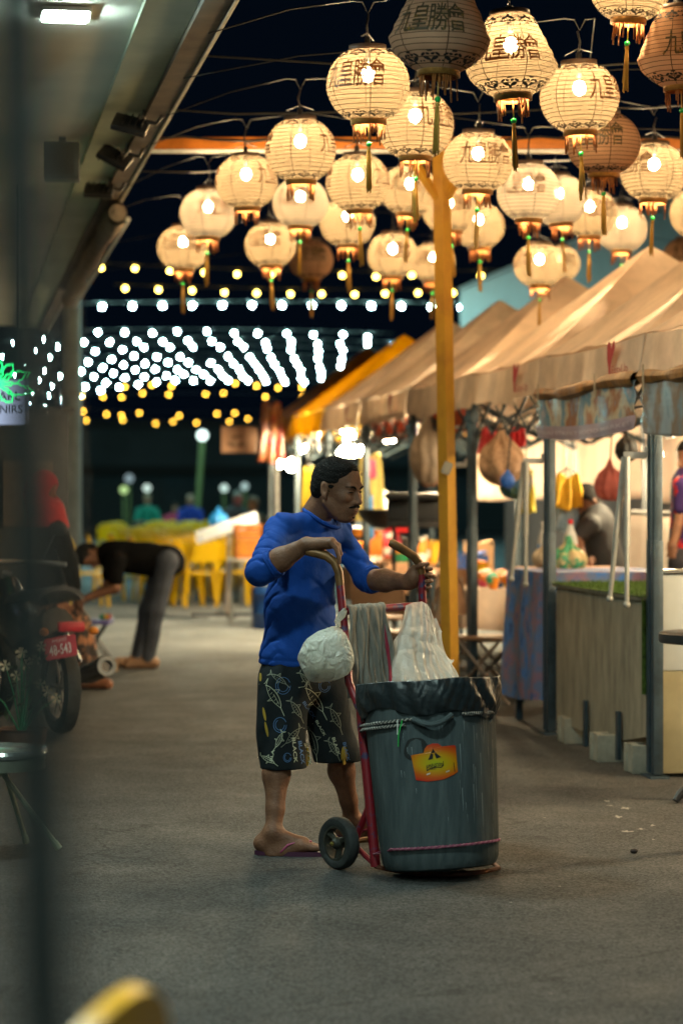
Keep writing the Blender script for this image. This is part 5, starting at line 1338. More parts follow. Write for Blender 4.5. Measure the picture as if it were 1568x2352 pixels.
for i, lab in ((0, "lamp hidden behind the colourful plastic banner"), (1, "lamp hidden under the canopy of the batik table's stall"), (-1, "added lamp out of view beyond the blue grey banner")):
    q = S(i, .7, 1.35, 2.0); stall_bulb(784+q.x/q.y*FPX, HOR-(q.z-HC)/q.y*FPX, q.y, lab, .045 if i >= 0 else .075, 1.0, 300 if i >= 0 else 640)  # the one beyond the right edge is added to light the man's face

# ------------------------------------------------------------------ back sheets of the stalls
M_TARP = mat("beige_back_sheet", (.62, .48, .38), .8, var=.1, scale=1.5, bump=.25, bscale=4, translucent=.3)
def back_sheet(i, z0, z1, u0, u1, lab, mt=None, v=1.92):
    o = thing("back_sheet", lab, "tarpaulin", S(i, (u0+u1)/2, v, z1))
    m = MB(); m.grid(lambda a, b: S(i, u0+(u1-u0)*a, v+.02*math.sin(19*a+2*b)+.014*math.sin(41*a), z1-(z1-z0)*b-.02*math.sin(math.pi*a)), 40, 8, .003); m.build("sheet", mt or M_TARP, o, True, ang=0)
    m = MB(); m.tube([S(i, u0, v+.02, z1+.015), S(i, u1, v+.02, z1+.015)], .014, 6); m.build("top_rail", M_STEEL, o, True)
M_TARP2 = mat("grey_beige_sheet", (.40, .33, .27), .85, var=.15, scale=2, bump=.3, bscale=5)
back_sheet(-1, .2, 2.0, .1, 2.2, "beige back sheet reaching low at the right edge"); back_sheet(0, .95, 2.0, .1, 2.2, "wide beige back sheet behind the nearest complete stall")
back_sheet(1, 1.35, 2.02, .1, 2.2, "beige back sheet behind the brown net bag"); back_sheet(2, .3, 1.3, .1, 2.2, "low grey beige sheet behind the bottles", M_TARP2, 1.75); back_sheet(2, 1.4, 2.02, .1, 2.2, "beige upper sheet of the stall behind the ochre post")
back_sheet(3, 1.42, 2.03, .1, 2.2, "cream upper sheet lit by the large bright lamp"); back_sheet(4, 1.42, 2.03, .1, 2.2, "cream upper sheet above the man's head"); back_sheet(5, 1.4, 2.0, .1, 2.2, "cream sheet of the mustard canopy stall")

# ------------------------------------------------------------------ things on the counters
def bottle(p, lab, body, cap, label, h=.30, r_=.045):
    o = thing("bottle", lab, "bottle", p, 0, "bottles on the counters")
    m = MB(); m.lathe([(0, 0), (r_*.9, 0), (r_, .012), (r_, h*.55), (r_*.8, h*.70), (r_*.35, h*.86), (r_*.3, h*.92), (0, h*.92)], 16); m.build("body", body, o)
    m = MB(); m.lathe([(r_*1.02, h*.22), (r_*1.02, h*.5)], 16); m.build("paper_label", label, o)
    m = MB(); m.lathe([(r_*.36, h*.9), (r_*.36, h*.99), (0, h)], 12); m.build("cap", cap, o); return o
M_CLR = mat("clear_plastic", (.55, .55, .53), .15, spec=.6); M_REDL = mat("red_label", (.6, .02, .03), .4); M_WHT = mat("white_plastic", (.68, .66, .6), .4); M_BLUL = mat("blue_label", (.15, .3, .6), .4)
M_GRN = mat("green_plastic", (.03, .28, .13), .4); M_ORG = mat("orange_plastic", (.62, .20, .02), .4); M_YEL = mat("yellow_plastic", (.75, .42, .015), .38); M_BLP = mat("blue_plastic", (.02, .10, .42), .35); M_RDP = mat("red_plastic", (.5, .02, .03), .4)
M_WOOD = mat("brown_wood", (.24, .115, .05), .6, var=.35, scale=6, stretch=(1, 8, 8), bump=.1); M_CARD = mat("cardboard", (.40, .25, .13), .85, var=.12); M_BLK = mat("black_crate_plastic", (.014, .014, .015), .5); M_PINK2 = mat("pink_plastic", (.65, .08, .16), .4); M_CYAN = mat("pale_blue_cloth", (.30, .42, .52), .8)
def bowl(p, lab, mt, r_=.13, h=.09, fill=None):
    o = thing("bowl", lab, "bowl", p, 0, "bowls on the counters"); m = MB(); m.lathe([(0, 0), (r_*.6, 0), (r_, h), (r_*1.03, h), (r_*.97, h-.008), (r_*.6, .012), (0, .012)], 20); m.build("dish", mt, o)
    if fill:
        rg = random.Random(int(p.x*1000)); m = MB()
        for k in range(9): a = rg.uniform(0, 6.3); q = r_*.55*rg.random()**.5; m.ball((q*math.cos(a), q*math.sin(a), h*.7+rg.uniform(0, .03)), .04, 8)
        m.build("food", fill, o)
    return o
def crate(p, lab, mt, sz, rz=.155, name="crate", slat=True):
    o = thing(name, lab, name.replace("_", " "), p, rz); X, Y, Z = sz; t = .018
    m = MB(); m.box((0, 0, t/2), (X, Y, t))
    if slat:
        for k in range(3):
            z = Z*(k+.5)/3+.012
            for q in (-1, 1): m.box((0, q*(Y/2-t/2), z), (X, t, Z/3-.02)); m.box((q*(X/2-t/2), 0, z), (t, Y-2*t-.002, Z/3-.022))
        for a in (-1, 1):
            for b in (-1, 1): m.box((a*(X/2-.02), b*(Y/2-.02), Z/2+.01), (.03, .03, Z-.004))
        m.build("box", mt, o, ang=30)
    else:
        for q in (-1, 1): m.box((0, q*(Y/2-t/2), Z/2+.01), (X, t, Z-.02)); m.box((q*(X/2-t/2), 0, Z/2+.01), (t, Y-2*t-.002, Z-.02))
        m.build("box", mt, o, ang=30); m = MB(); m.box((X*.26, 0, Z+.012), (X*.46, Y*.98, .012), Matrix.Rotation(-.3, 3, 'Y')); m.box((-X*.26, 0, Z+.01), (X*.46, Y*.98, .012), Matrix.Rotation(.15, 3, 'Y')); m.build("flap", mt, o)
    return o
def table(i, u0, u1, v0, v1, z, lab, top, leg=M_LEG, cloth=None, drop=.3, name="stall_table"):
    o = thing(name, lab, "table", S(i, (u0+u1)/2, (v0+v1)/2, 0)); ro = Matrix.Rotation(.155, 3, 'Z'); c = S(i, (u0+u1)/2, (v0+v1)/2, z)
    m = MB(); m.box(c-Vector((0, 0, .02)), (v1-v0, u1-u0, .04), ro, .006); m.build("table_top", top, o, True)
    for u in (u0+.05, u1-.05):
        for v in (v0+.05, v1-.05): p = S(i, u, v, (z-.04)/2); m = MB(); m.box(p, (.04, .04, z-.04), ro); m.build("leg", leg, o, True)
    m = MB(); m.box(S(i, (u0+u1)/2, v0+.05, .22), (.03, u1-u0-.14, .03), ro); m.build("rail", leg, o, True)
    if cloth:
        per = [(u1, v0), (u0, v0), (u0, v1)]
        def cf(u, v):
            L1, L2 = u1-u0, v1-v0; s_ = u*(L1+L2)
            a, b = (u1-s_, v0) if s_ < L1 else (u0, v0+s_-L1)
            f = .012*math.sin(31*u)+.016*math.sin(13*u+1); q = min(1, v*1.2)
            off = (-sv if s_ < L1 else -rv)*(.012+f*q+.03*q); return S(i, a, b, z+.006-drop*v-.02*math.sin(9*u)*v)+off
        m = MB(); m.grid(cf, 60, 14, .002); m.grid(lambda a, b: S(i, u0+(u1-u0)*a, v0+(v1-v0)*b, z+.006), 2, 2); m.build("tablecloth", cloth, o, True)
    return o
M_BATIK = banner_mat("blue_batik_cloth", [(.015, .06, .20), (.05, .17, .50), (.12, .16, .28), (.24, .14, .20), (.03, .11, .32)], 7); M_BATIK.node_tree.nodes["Principled BSDF"].inputs["Roughness"].default_value = .85
M_PLY = mat("stained_plywood", (.25, .215, .155), .8, var=.34, scale=3.4, stretch=(3, 3, 1), bump=.08); M_PLANK = mat("warm_counter_wood", (.36, .19, .10), .6, var=.25, scale=5, stretch=(1, 6, 6))
M_CONC = mat("concrete_block", (.30, .28, .22), .9, var=.2, bump=.3, bscale=25)
# nearest complete stall: plywood counter with artificial turf on top, standing on blocks
ct = thing("plywood_counter", "beige plywood counter topped with artificial turf, raised on concrete blocks", "counter", S(0, 1.05, .25, 0)); ro = Matrix.Rotation(.155, 3, 'Z')
m = MB(); m.grid(lambda a, b: S(0, .09+1.93*a, .02, .905-(.905-(.10+.1*max(0, .35-a)/.35))*b), 10, 2, .018); m.build("front_panel", M_PLY, ct, True, False)
m = MB()
for u in (.2, 1.0, 1.8):
    for v in (.12, .5): m.box(S(0, u, v, .51), (.04, .04, .76), ro)
m.build("frame", M_LEG, ct, True)
for u in (.55, 1.25): m = MB(); m.box(S(0, u, -.002, .16), (.02, .05, .26), ro); m.build("bracket", M_LEG, ct, True)
m = MB(); m.box(S(0, 1.055, .30, .915), (.6, 1.95, .018), ro); m.build("top_board", M_PLY, ct, True)
rg = random.Random(4); m = MB()
for k in range(5200):
    u, v = rg.uniform(.08, 2.04), rg.uniform(-.005, .6); p = S(0, u, v, .926); d = Vector((rg.uniform(-.5, .5), rg.uniform(-.5, .5), 1)).normalized()*rg.uniform(.014, .026); q = Vector((rg.uniform(-1, 1), rg.uniform(-1, 1), 0)).normalized()*.003
    m.add([p-q, p+q, p+d], [(0, 1, 2)])
for k in range(700):
    p = S(0, .075, rg.uniform(0, .06), rg.uniform(.42, .92)); d = (-rv*1.0+Vector((0, 0, rg.uniform(-.8, .4)))-sv*rg.uniform(0, .8)).normalized()*.02; q = Vector((0, 0, .003)); m.add([p-q, p+q, p+d], [(0, 1, 2)])
m.box(S(0, 1.055, .3, .925), (.615, 1.96, .004), ro); m.box(S(0, .083, .03, .67), (.07, .004, .5), ro)
t_ = m.build("turf", mat("artificial_turf", (.055, .10, .012), .85, var=.5, scale=30), ct, True, False); t_["kind"] = "stuff"
for k, (u, v, lab) in enumerate(((.22, -.02, "pale concrete block under the plywood counter, nearest the dark post"), (.78, -.06, "pale concrete block in the middle under the plywood counter"), (1.75, .0, "concrete block under the far end of the plywood counter"))):
    o = thing("concrete_block", lab, "block", S(0, u, v+.17, 0), .155, "concrete blocks under the counter"); m = MB()
    for q in (-1, 1): m.box((0, q*.07, .075), (.38, .035, .15), None, .006)
    for q in (-.16, 0, .16): m.box((q, 0, .075), (.035, .105, .148))
    m.build("body", M_CONC, o)
ep = thing("end_panel_counter", "tall counter end panel, white above and olive beige below, at the right edge", "counter", S(0, .0, .8, 0))
m = MB(); m.box(S(0, -.01, .66, .80), (1.2, .03, .50), ro, .004); m.build("white_panel", mat("dirty_white_laminate", (.42, .43, .41), .5, var=.1, scale=4), ep, True)
m = MB(); m.box(S(0, -.005, .66, .285), (1.2, .03, .53), ro, .004); m.build("lower_panel", mat("olive_beige_board", (.26, .225, .13), .8, var=.25, scale=3), ep, True)
m = MB(); m.box(S(0, -.0, .66, 1.062), (1.24, .09, .02), ro, .004); m.build("steel_edge", mat("bright_steel", (.6, .58, .52), .25, .8), ep, True)
rt = thing("round_table", "black round table cut off by the right edge", "table", W(1640, 1700, 11.5)*1); rt.location = (W(1640, 1450, 11.5).x, 11.5, 0); zt_ = W(1640, 1462, 11.5).z
m = MB(); m.lathe([(0, zt_-.03), (.255, zt_-.03), (.265, zt_-.022), (.265, zt_+.015), (.255, zt_+.022), (0, zt_+.022)], 40); m.build("table_top", mat("black_worn_laminate", (.022, .022, .023), .4, var=.3), rt)
m = MB(); m.tube([(0, 0, .03), (0, 0, zt_-.03)], .03, 10); m.build("column", M_DARK, rt)
for k in range(4): a = k*1.57+.5; m = MB(); m.tube([(0, 0, .12), (.1*math.cos(a), .1*math.sin(a), .11), (.2*math.cos(a), .2*math.sin(a), .05), (.23*math.cos(a), .23*math.sin(a), 0.015)], [.03, .026, .02, .016], 8); m.build("foot", M_DARK, rt)
# second stall: batik covered table, plank counter with bottles, rack and baskets
table(1, .10, 1.0, .02, .85, .97, "tall table covered with a blue patterned batik cloth", M_PLANK, cloth=M_BATIK, drop=.80)
table(1, 1.05, 2.15, .3, 1.0, .95, "plank counter with a white cloth edge behind the batik table", M_PLANK); table(0, .15, 2.1, .72, 1.35, 1.0, "long warm wooden counter behind the artificial turf", M_PLANK)
bottle(S(1, 1.3, .5, .95), "clear soft drink bottle with a red label and red cap", M_CLR, M_RDP, M_REDL, .34, .05); bottle(S(1, 1.85, .45, .95), "plain clear water bottle with a bluish label", M_CLR, M_WHT, M_BLUL, .32, .042)
def bag(p, lab, mt, r_, hh, name="plastic_bag", cat="plastic bag", hang=.0, seed=0):
    s = SDF(p-Vector((r_*1.6, r_*1.5, hh*.7)), p+Vector((r_*1.6, r_*1.5, hh*1.2)), max(.009, r_/16)); s.ell(p, (r_, r_*.8, hh*.55), None, 0); s.cap(p+Vector((0, 0, hh*.3)), p+Vector((0, 0, hh*.85)), r_*.45, r_*.12, .04)
    n1 = nz3(seed+50, 14/max(r_/.1, .6)); s.warp(lambda x, y, z: .10*r_*n1(x, y, z)+.06*r_*np.sin(7*np.arctan2(y-p.y, x-p.x)+2*n1(x, y, z)))
    o = solid(name, s, mt); o.data.transform(Matrix.Translation(-p)); o.location = p; tag(o, lab, cat)
    if hang: m = MB(); m.tube([p+Vector((0, 0, hh*.8)), p+Vector((.02, 0, hang))], .006, 5); m.build("cord", M_DARK, o, True)
    return o
bag(S(1, .95, .4, 1.03), "open green and cream bag of bread on the batik table", mat("green_cream_bag", (.05, .30, .14), .5, col2=(.6, .45, .22), thr=(.48, .54), scale=9), .12, .16, seed=1)
bag(S(1, 1.55, .4, 1.02), "small pale sack beside the water bottle", mat("pale_sack", (.45, .36, .25), .8), .10, .14, seed=2)
crate(S(0, 1.55, 1.0, 1.0), "black plastic basket on the wooden counter behind the turf", M_BLK, (.42, .36, .22), name="basket")
rk = thing("dish_rack", "arched wire dish rack on the wooden counter", "dish rack", S(0, .95, .95, 1.0), .155)
for k in range(5): m = MB(); m.tube([(-.12+.06*k, -.16, 0), (-.12+.06*k, -.15, .14), (-.12+.06*k, -.08, .2), (-.12+.06*k, .08, .2), (-.12+.06*k, .15, .14), (-.12+.06*k, .16, 0)], .008, 6); m.build("hoop", mat("pinkish_wire", (.5, .35, .28), .4, .3), rk)
m = MB(); m.box((0, 0, .006), (.34, .38, .012)); m.build("tray", M_WHT, rk)
bowl(S(0, .7, .9, 1.0), "brass coloured bowl beside the dish rack", mat("brass", (.7, .4, .08), .25, .8), .08, .11); crate(S(0, .45, 1.5, .62), "large cardboard carton behind the wooden counter with an orange cover", M_CARD, (.5, .5, .62), name="carton", slat=False)
def clothp(p, wd, ht, lab, mt, name="cloth", cat="cloth", yaw=.3):
    o = thing(name, lab, cat, p); ux = Vector((math.cos(yaw), math.sin(yaw), 0)); un = Vector((-ux.y, ux.x, 0))
    m = MB(); m.grid(lambda a, b: p+ux*(wd*(a-.5)*(1-.35*(1-b)))+un*(.02*math.sin(17*a+3*b)*(.3+b)+.01*math.sin(31*a))+Vector((0, 0, -ht*b+.015*math.sin(9*a))), 22, 10, .004); m.build("fabric", mt, o, True, ang=0)
    m = MB(); m.tube([p-ux*wd*.3+Vector((0, 0, .01)), p+Vector((0, 0, .05)), p+ux*wd*.3+Vector((0, 0, .01))], .006, 5); m.tube([p+Vector((0, 0, .05)), Vector((p.x, p.y, 2.02))], .004, 4); m.build("hanger", M_DARK, o, True); return o
clothp(W(1302, 1092, 17.3), .26, .24, "yellow cloth hanging under the beige sheet", mat("yellow_cotton", (.75, .45, .03), .85)); clothp(W(1298, 1150, 17.4), .22, .22, "pale blue cloth below the yellow one", M_CYAN)
clothp(W(1130, 985, 16.9), .22, .18, "red cloth bunched above the brown net bag, left part", M_RDP); clothp(W(1187, 985, 16.7), .13, .13, "small red cloth bunched above the brown net bag, right part", mat("dark_red_cloth", (.42, .015, .02), .8))
bag(W(1150, 1062, 16.6), "large brown net sack hanging between the ochre post and the second dark post", mat("brown_net", (.36, .22, .13), .85, var=.4, scale=40), .155, .30, "net_sack", "sack", .45, 3); bag(W(1180, 1118, 16.7), "dark green and blue bag hanging under the brown net sack", mat("green_blue_bag", (.02, .06, .03), .5, col2=(.05, .12, .22), thr=(.45, .55)), .10, .16, hang=.3, seed=4)
bag(W(980, 1050, 18.3), "whitish crumpled plastic bag hanging left of the ochre post", mat("cloudy_bag", (.30, .23, .17), .4, translucent=.3), .13, .38, hang=.5, seed=5); bag(W(985, 1085, 18.6), "brown bundle hanging below the whitish bag", mat("brown_bundle", (.25, .14, .09), .8), .10, .20, hang=.4, seed=6)
bag(W(1437, 1033, 15.8), "small black handbag hanging left of the nearest post", M_BLK, .075, .15, "handbag", "bag", .35, 7); bag(W(1165, 1105, 16.3), "bright blue little bag below the net sack", M_BLP, .05, .09, hang=.3, seed=8)
bag(W(1400, 1115, 16.8), "dark red cloth bundle behind the grey folded struts", mat("dark_red_bundle", (.22, .05, .04), .8), .11, .2, "bundle", "bundle", .5, 9)

# seating and low tables in front of the third and fourth stall
M_CHB = mat("brown_chair_plywood", (.26, .14, .075), .55, var=.2, scale=5); M_CHF = mat("chair_tube", (.22, .16, .12), .4, .5)
def fold_chair(p, rz, lab, mt=M_CHB, grp="brown folding chairs by the stalls"):
    o = thing("folding_chair", lab, "chair", p, rz, grp)
    m = MB(); m.box((0, 0, .45), (.40, .38, .03), None, .012); m.build("seat", mt, o)
    m = MB(); m.grid(lambda u, v: (-.21+.42*u, .20+.03*math.sin(math.pi*u)+.05*v, .60+.27*v*(1-.25*abs(2*u-1)**4)), 12, 6, .018); m.build("backrest", mt, o)
    for q in (-1, 1):
        m = MB(); m.tube([(q*.20, .26, .86), (q*.20, .17, .46), (q*.20, -.22, 0)], .012, 8); m.build("leg", M_CHF, o); m = MB(); m.tube([(q*.18, -.15, .44), (q*.18, .24, 0)], .012, 8); m.build("leg", M_CHF, o)
    m = MB(); m.tube([(-.2, -.12, .11), (.2, -.12, .11)], .009, 6); m.tube([(-.18, .16, .1), (.18, .16, .1)], .009, 6); m.build("stretcher", M_CHF, o); return o
for x, d, rz, lab in ((898, 17.6, 2.7, "brown chair with rounded back behind the red crossbar"), (868, 19.6, 2.2, "brown chair half behind the man's far arm"), (1015, 18.6, -.6, "brown chair just behind the ochre post"), (960, 20.4, .4, "brown chair seen between the far grip and the ochre post"), (1118, 17.0, 1.2, "brown folding chair with crossed legs right of the thin dark post"), (930, 22.5, 2.9, "brown chair farthest back before the lit stalls")):
    fold_chair(Vector(((x-784)/FPX*d, d, 0)), rz, lab)
table(2, .9, 1.9, .2, .85, .74, "low table with a cream cloth beside the batik table", M_WOOD, cloth=mat("cream_cloth", (.62, .47, .36), .85, var=.08), drop=.30); table(3, .2, 2.0, .3, 1.0, .80, "wooden counter with colourful goods left of the ochre post", M_WOOD); table(4, .2, 2.0, .3, 1.0, .82, "wooden counter behind the man's chest", M_WOOD); table(5, .2, 2.0, .3, 1.0, .82, "wooden counter of the mustard stall", M_WOOD)
st = thing("low_stool", "round topped wooden stool with crossed dark legs behind the bin's right side", "stool", G(1125, 1600)); m = MB(); m.lathe([(0, .40), (.2, .40), (.21, .415), (.2, .43), (0, .43)], 24); m.build("seat", mat("pale_wood", (.55, .33, .18), .5), st)
for q in (-1, 1): m = MB(); m.tube([(-.2*q, -.1*q, .40), (.2*q, -.1*q, 0)], .011, 6); m.build("leg", M_CHF, st); m = MB(); m.tube([(-.2*q, .12, .40), (.2*q, .12, 0)], .011, 6); m.build("leg", M_CHF, st)
rg = random.Random(21)
cols = [("red", M_RDP), ("orange", M_ORG), ("yellow", M_YEL), ("white", M_WHT), ("green", M_GRN), ("blue", M_BLP), ("pink", M_PINK2), ("brown", M_CARD), ("black", M_BLK)]
places = {2: ("the low cream cloth table", .74), 3: ("the counter left of the ochre post", .80), 4: ("the counter behind the man's chest", .82), 5: ("the mustard stall's counter", .82)}
for i, (pn, z) in places.items():
    ks = random.Random(i*7).sample(range(9), 8); u = .3 if i > 2 else .98; st_ = 1.6/8 if i > 2 else .11
    for n_, ci in enumerate(ks):
        cn, cm = cols[ci]; p = S(i, u+n_*st_, rg.uniform(.42, .85) if i > 2 else rg.uniform(.35, .7), z+(.007 if i == 2 else .001)); typ = (n_+i) % 3 if i > 2 else 0
        if typ == 0: bowl(p, "%s bowl of food on %s" % (cn, pn), cm, rg.uniform(.08, .12) if i > 2 else .05, .09, M_ORG if ci != 1 else M_GRN)
        elif typ == 1: bottle(p, "%s squeeze bottle on %s" % (cn, pn), cm, M_WHT, M_WHT if ci != 3 else M_REDL, rg.uniform(.24, .34), .045)
        else: crate(p, "small %s box on %s" % (cn, pn), cm, (.22, .2, rg.uniform(.14, .26)), name="box", slat=False)
for x, y, mt_, lab in ((858, 1168, mat("cream_sack", (.62, .54, .40), .8), "cream sack of goods standing behind the wok"), (884, 1172, M_WHT, "white sack of goods right of the wok"), (912, 1186, mat("yellowish_sack", (.62, .52, .14), .8), "yellowish sack of goods left of the grill hood"), (842, 1196, MATS["sky_blue_cotton"] if "sky_blue_cotton" in MATS else M_BLUL, "blue bundle beside the sacks behind the wok")): bag(W(x, y, 23.2), lab, mt_, .11, .2, name="sack", cat="sack", seed=x)
for x, y, mt_, lab in ((866, 1206, M_WHT, "stack of white foam trays on the lit counter"), (905, 1212, M_RDP, "red lidded tub on the lit counter"), (835, 1222, M_ORG, "orange tub at the man's chin")):
    p = W(x, y, 22.3); o = thing("food_tub", lab, "tub", p); m = MB(); m.lathe([(0, -.04), (.13, -.04), (.15, .03), (0, .03)], 20); m.build("tub", mt_, o); m = MB(); m.lathe([(0, .05), (.12, .05), (.158, .042), (.158, .031), (0, .031)], 20); m.build("lid", M_WHT, o)
pt = thing("cooking_pot", "big black wok on the counter behind the man's face", "pot", W(880, 1215, 20.8)); m = MB(); m.lathe([(0, 0), (.10, .01), (.2, .10), (.23, .17), (.235, .17), (.2, .095), (.1, .02), (0, .015)], 24); m.build("pan", M_BLK, pt); m = MB(); m.tube([(.22, 0, .15), (.3, 0, .18), (.36, 0, .18)], .014, 6); m.build("handle", M_WOOD, pt)
pt = thing("dark_hood", "dark smoke blackened grill hood left of the ochre post", "grill", W(960, 1210, 19.6)); m = MB(); m.box((0, 0, .02), (.5, .4, .05), None, .01); m.box((0, .15, .13), (.5, .06, .22), None, .01); m.box((0, 0, .25), (.54, .44, .05), None, .012); m.build("body", M_BLK, pt)
for k in (-1, 1): m = MB(); m.tube([(k*.2, -.15, 0), (k*.2, -.15, -.36)], .015, 6); m.build("leg", M_DARK, pt)
def sheetcol(x0, x1, y0, y1, d, lab, mt, name="cloth", cat="cloth"):
    a, b = W(x0, y0, d), W(x1, y1, d); return clothp(Vector(((a.x+b.x)/2, d, a.z)), abs(b.x-a.x), abs(a.z-b.z), lab, mt, name, cat, .1)
sheetcol(815, 885, 1042, 1200, 22.4, "tall pale yellow cloth hanging right of the man's head", mat("pale_yellow_cotton", (.62, .50, .16), .85)); sheetcol(690, 725, 1075, 1170, 25, "mustard yellow cloth hanging left of the man's head", mat("mustard_cotton", (.60, .42, .03), .85)); sheetcol(845, 865, 1055, 1100, 21.6, "pink cloth hanging beside the man's forehead", M_PINK2); sheetcol(838, 858, 1140, 1240, 21.7, "blue cloth hanging in front of the man's nose", mat("sky_blue_cotton", (.05, .25, .55), .8))
sheetcol(1185, 1230, 1085, 1180, 17.8, "yellow and white cloth hanging behind the second dark post", mat("yellow_white_cotton", (.65, .55, .10), .85, col2=(.6, .55, .5), thr=(.5, .55), scale=4)); sheetcol(590, 655, 925, 1062, 25.8, "colourful red and orange banner at the left end of the stalls", banner_mat("red_orange_vinyl", [(.12, .10, .12), (.2, .02, .02), (.2, .08, .03), (.12, .04, .03), (.14, .12, .14)], 6), "hanging_banner", "banner")
sb = thing("sign_board", "brown rectangular sign board standing out left of the stalls", "sign", W(550, 1010, 27)); m = MB(); m.box((0, 0, 0), (.40, .03, .29), None, .005); m.build("board", mat("brown_sign", (.40, .22, .13), .6, var=.15), sb); m = MB(); m.box((-.02, -.017, .03), (.12, .004, .035)); m.box((-.03, -.017, -.05), (.2, .004, .05)); m.build("faded_print", mat("sign_print", (.18, .09, .05), .6, col2=(.6, .4, .25), thr=(.5, .6)), sb); m = MB(); m.tube([(.18, .02, .0), (.50, .02, .0)], .015, 6); m.tube([(.42, .03, .2), (.42, .03, -1.75)], .022, 6); m.build("bracket_pole", M_STEEL, sb)
# ------------------------------------------------------------------ other people
def vec(t): return W(*t)
def fig(lab, base, J, face, up, shirt, pants, hair=M_HAIR, skin=M_SKIN, h=.012, sleeve=.6, shoes=None, pant_len=1., grp=None, scale=1., hijab=None, skirt=False):
    """J: head, neck, ls, rs, le, re, lw, rw, lh, rh, lk, rk, la, ra (world points)"""
    P = {k: Vector(v) for k, v in J.items()}; allp = np.array([list(v) for v in P.values()])
    lo, hi = allp.min(0)-.26, allp.max(0)+.26; lo[2] = max(lo[2], -.03)
    f = Vector(face).normalized(); u = Vector(up); u = (u-f*u.dot(f)).normalized(); l = u.cross(f); M = Matrix((f, l, u)).transposed(); H = P['head']
    hp = lambda x, y, z: H+f*x+l*y+u*z
    s = SDF(lo, hi, h)
    s.ell(hp(-.01, 0, .03), (.098, .077, .092), M, 0); s.ell(hp(.03, 0, -.05), (.064, .058, .072), M, .03); s.cap(hp(.085, 0, .0), hp(.108, 0, -.03), .009, .013, .012)
    for q in (-1, 1): s.ell(hp(-.005, q*.08, -.005), (.018, .010, .03), M, .008); s.ell(hp(.088, q*.031, .003), (.012, .016, .010), M, .01, 'sub')
    s.ell(hp(.082, 0, -.066), (.014, .024, .010), M, .01)
    s.cap(hp(-.02, 0, -.05), P['neck'], .055, .06, .03)
    sm, hm = (P['ls']+P['rs'])/2, (P['lh']+P['rh'])/2
    s.cap(sm, hm, .10, .10, .03); s.cap(P['ls'], P['rs'], .05, k=.03)
    for a in 'lr':
        s.cap(P[a+'s'], P[a+'e'], .045, .04, .02); s.cap(P[a+'e'], P[a+'w'], .04, .028, .02)
        d = (P[a+'w']-P[a+'e']).normalized(); sd = d.cross(Vector((0, 0, 1))); sd = sd.normalized() if sd.length > .1 else Vector((1, 0, 0)); kn = P[a+'w']+d*.075
        s.cap(P[a+'w'], kn, .026, .030, .015)
        for j in range(4):
            r0 = kn+sd*(-.027+.018*j); p1 = r0+d*.03+Vector((0, 0, -.012)); p2 = p1+d*.02+Vector((0, 0, -.025)); s.cap(r0, p1, .011, .010, .004); s.cap(p1, p2, .010, .008, .003)
        t0 = P[a+'w']+d*.03+sd*.032; s.cap(P[a+'w'], t0, .018, .014, .01); s.cap(t0, t0+d*.035+sd*.012+Vector((0, 0, -.014)), .012, .009, .004)
        s.cap(P[a+'h'], P[a+'k'], .075, .055, .02); s.cap(P[a+'k'], P[a+'a'], .05, .035, .02)
        if not shoes: s.cap(P[a+'a'], P[a+'t'], .038, .03, .02)
    o = solid("person", s, skin); b = Vector(base); o.data.transform(Matrix.Translation(-b)); o.location = b; tag(o, lab, "person", grp)
    if hijab:
        s = SDF(np.array(H)-.3, np.array(H)+.22, h); s.ell(hp(-.015, 0, .03), (.115, .095, .108), M, 0); s.cap(hp(-.03, 0, -.06), P['neck'], .095, .12, .04); s.cap(P['neck'], P['neck'].lerp(sm, .8)-Vector((0, 0, .03)), .13, .16, .04); s.ell(hp(.09, 0, -.01), (.05, .055, .07), M, .01, 'sub')
        s.warp(lambda x, y, z: .006*nA(x*2, y*2, z*2)); solid("headscarf", s, hijab, o)
    else:
        s = SDF(np.array(H)-.2, np.array(H)+.2, min(h, .01)); s.ell(hp(-.016, 0, .036), (.106, .085, .098), M, 0); s.ell(hp(-.055, 0, -.012), (.055, .066, .06), M, .02); s.ell(hp(.09, 0, -.02), (.085, .12, .082), M, .01, 'sub'); s.warp(lambda x, y, z: .003*nB(x*4, y*4, z*4)); solid("hair", s, hair, o)
    s = SDF(lo, hi, h); s.cap(sm, hm+(hm-sm).normalized()*(.07 if abs((hm-sm).normalized().z) > .6 else .01), .155, .160, .0, flat=(f.cross(l) if False else (P['ls']-P['rs']).cross(sm-hm), 1.18)); s.cap(P['ls'], P['rs'], .068, k=.05); s.cap(P['neck']-(P['neck']-sm)*.3, sm, .075, .11, .04)
    for a in 'lr':
        e = P[a+'s'].lerp(P[a+'e'], min(1, sleeve/.55)); s.cap(P[a+'s'], e, .072, .062, .03)
        if sleeve > .55: s.cap(P[a+'e'], P[a+'e'].lerp(P[a+'w'], (sleeve-.55)/.45), .06, .05, .03)
    s.warp(lambda x, y, z: .008*nA(x, y, z)+.005*nB(x, y, z)); solid("shirt", s, shirt, o)
    s = SDF(lo, hi, h); s.cap(P['lh'], P['rh'], .095, k=.03)
    if skirt: 
        s.cap(hm, (P['lk']+P['rk'])/2, .16, .15, .03); s.cap((P['lk']+P['rk'])/2, (P['la']+P['ra'])/2+Vector((0, 0, .06)), .15, .12, .04)
    for a in 'lr':
        s.cap(P[a+'h'], P[a+'k'], .092, .074, .03); s.cap(P[a+'k'], P[a+'k'].lerp(P[a+'a'], pant_len), .074, .055, .03)
    s.warp(lambda x, y, z: .007*nA(x, y, z)+.004*nB(x, y, z)); solid("skirt" if skirt else "trousers", s, pants, o)
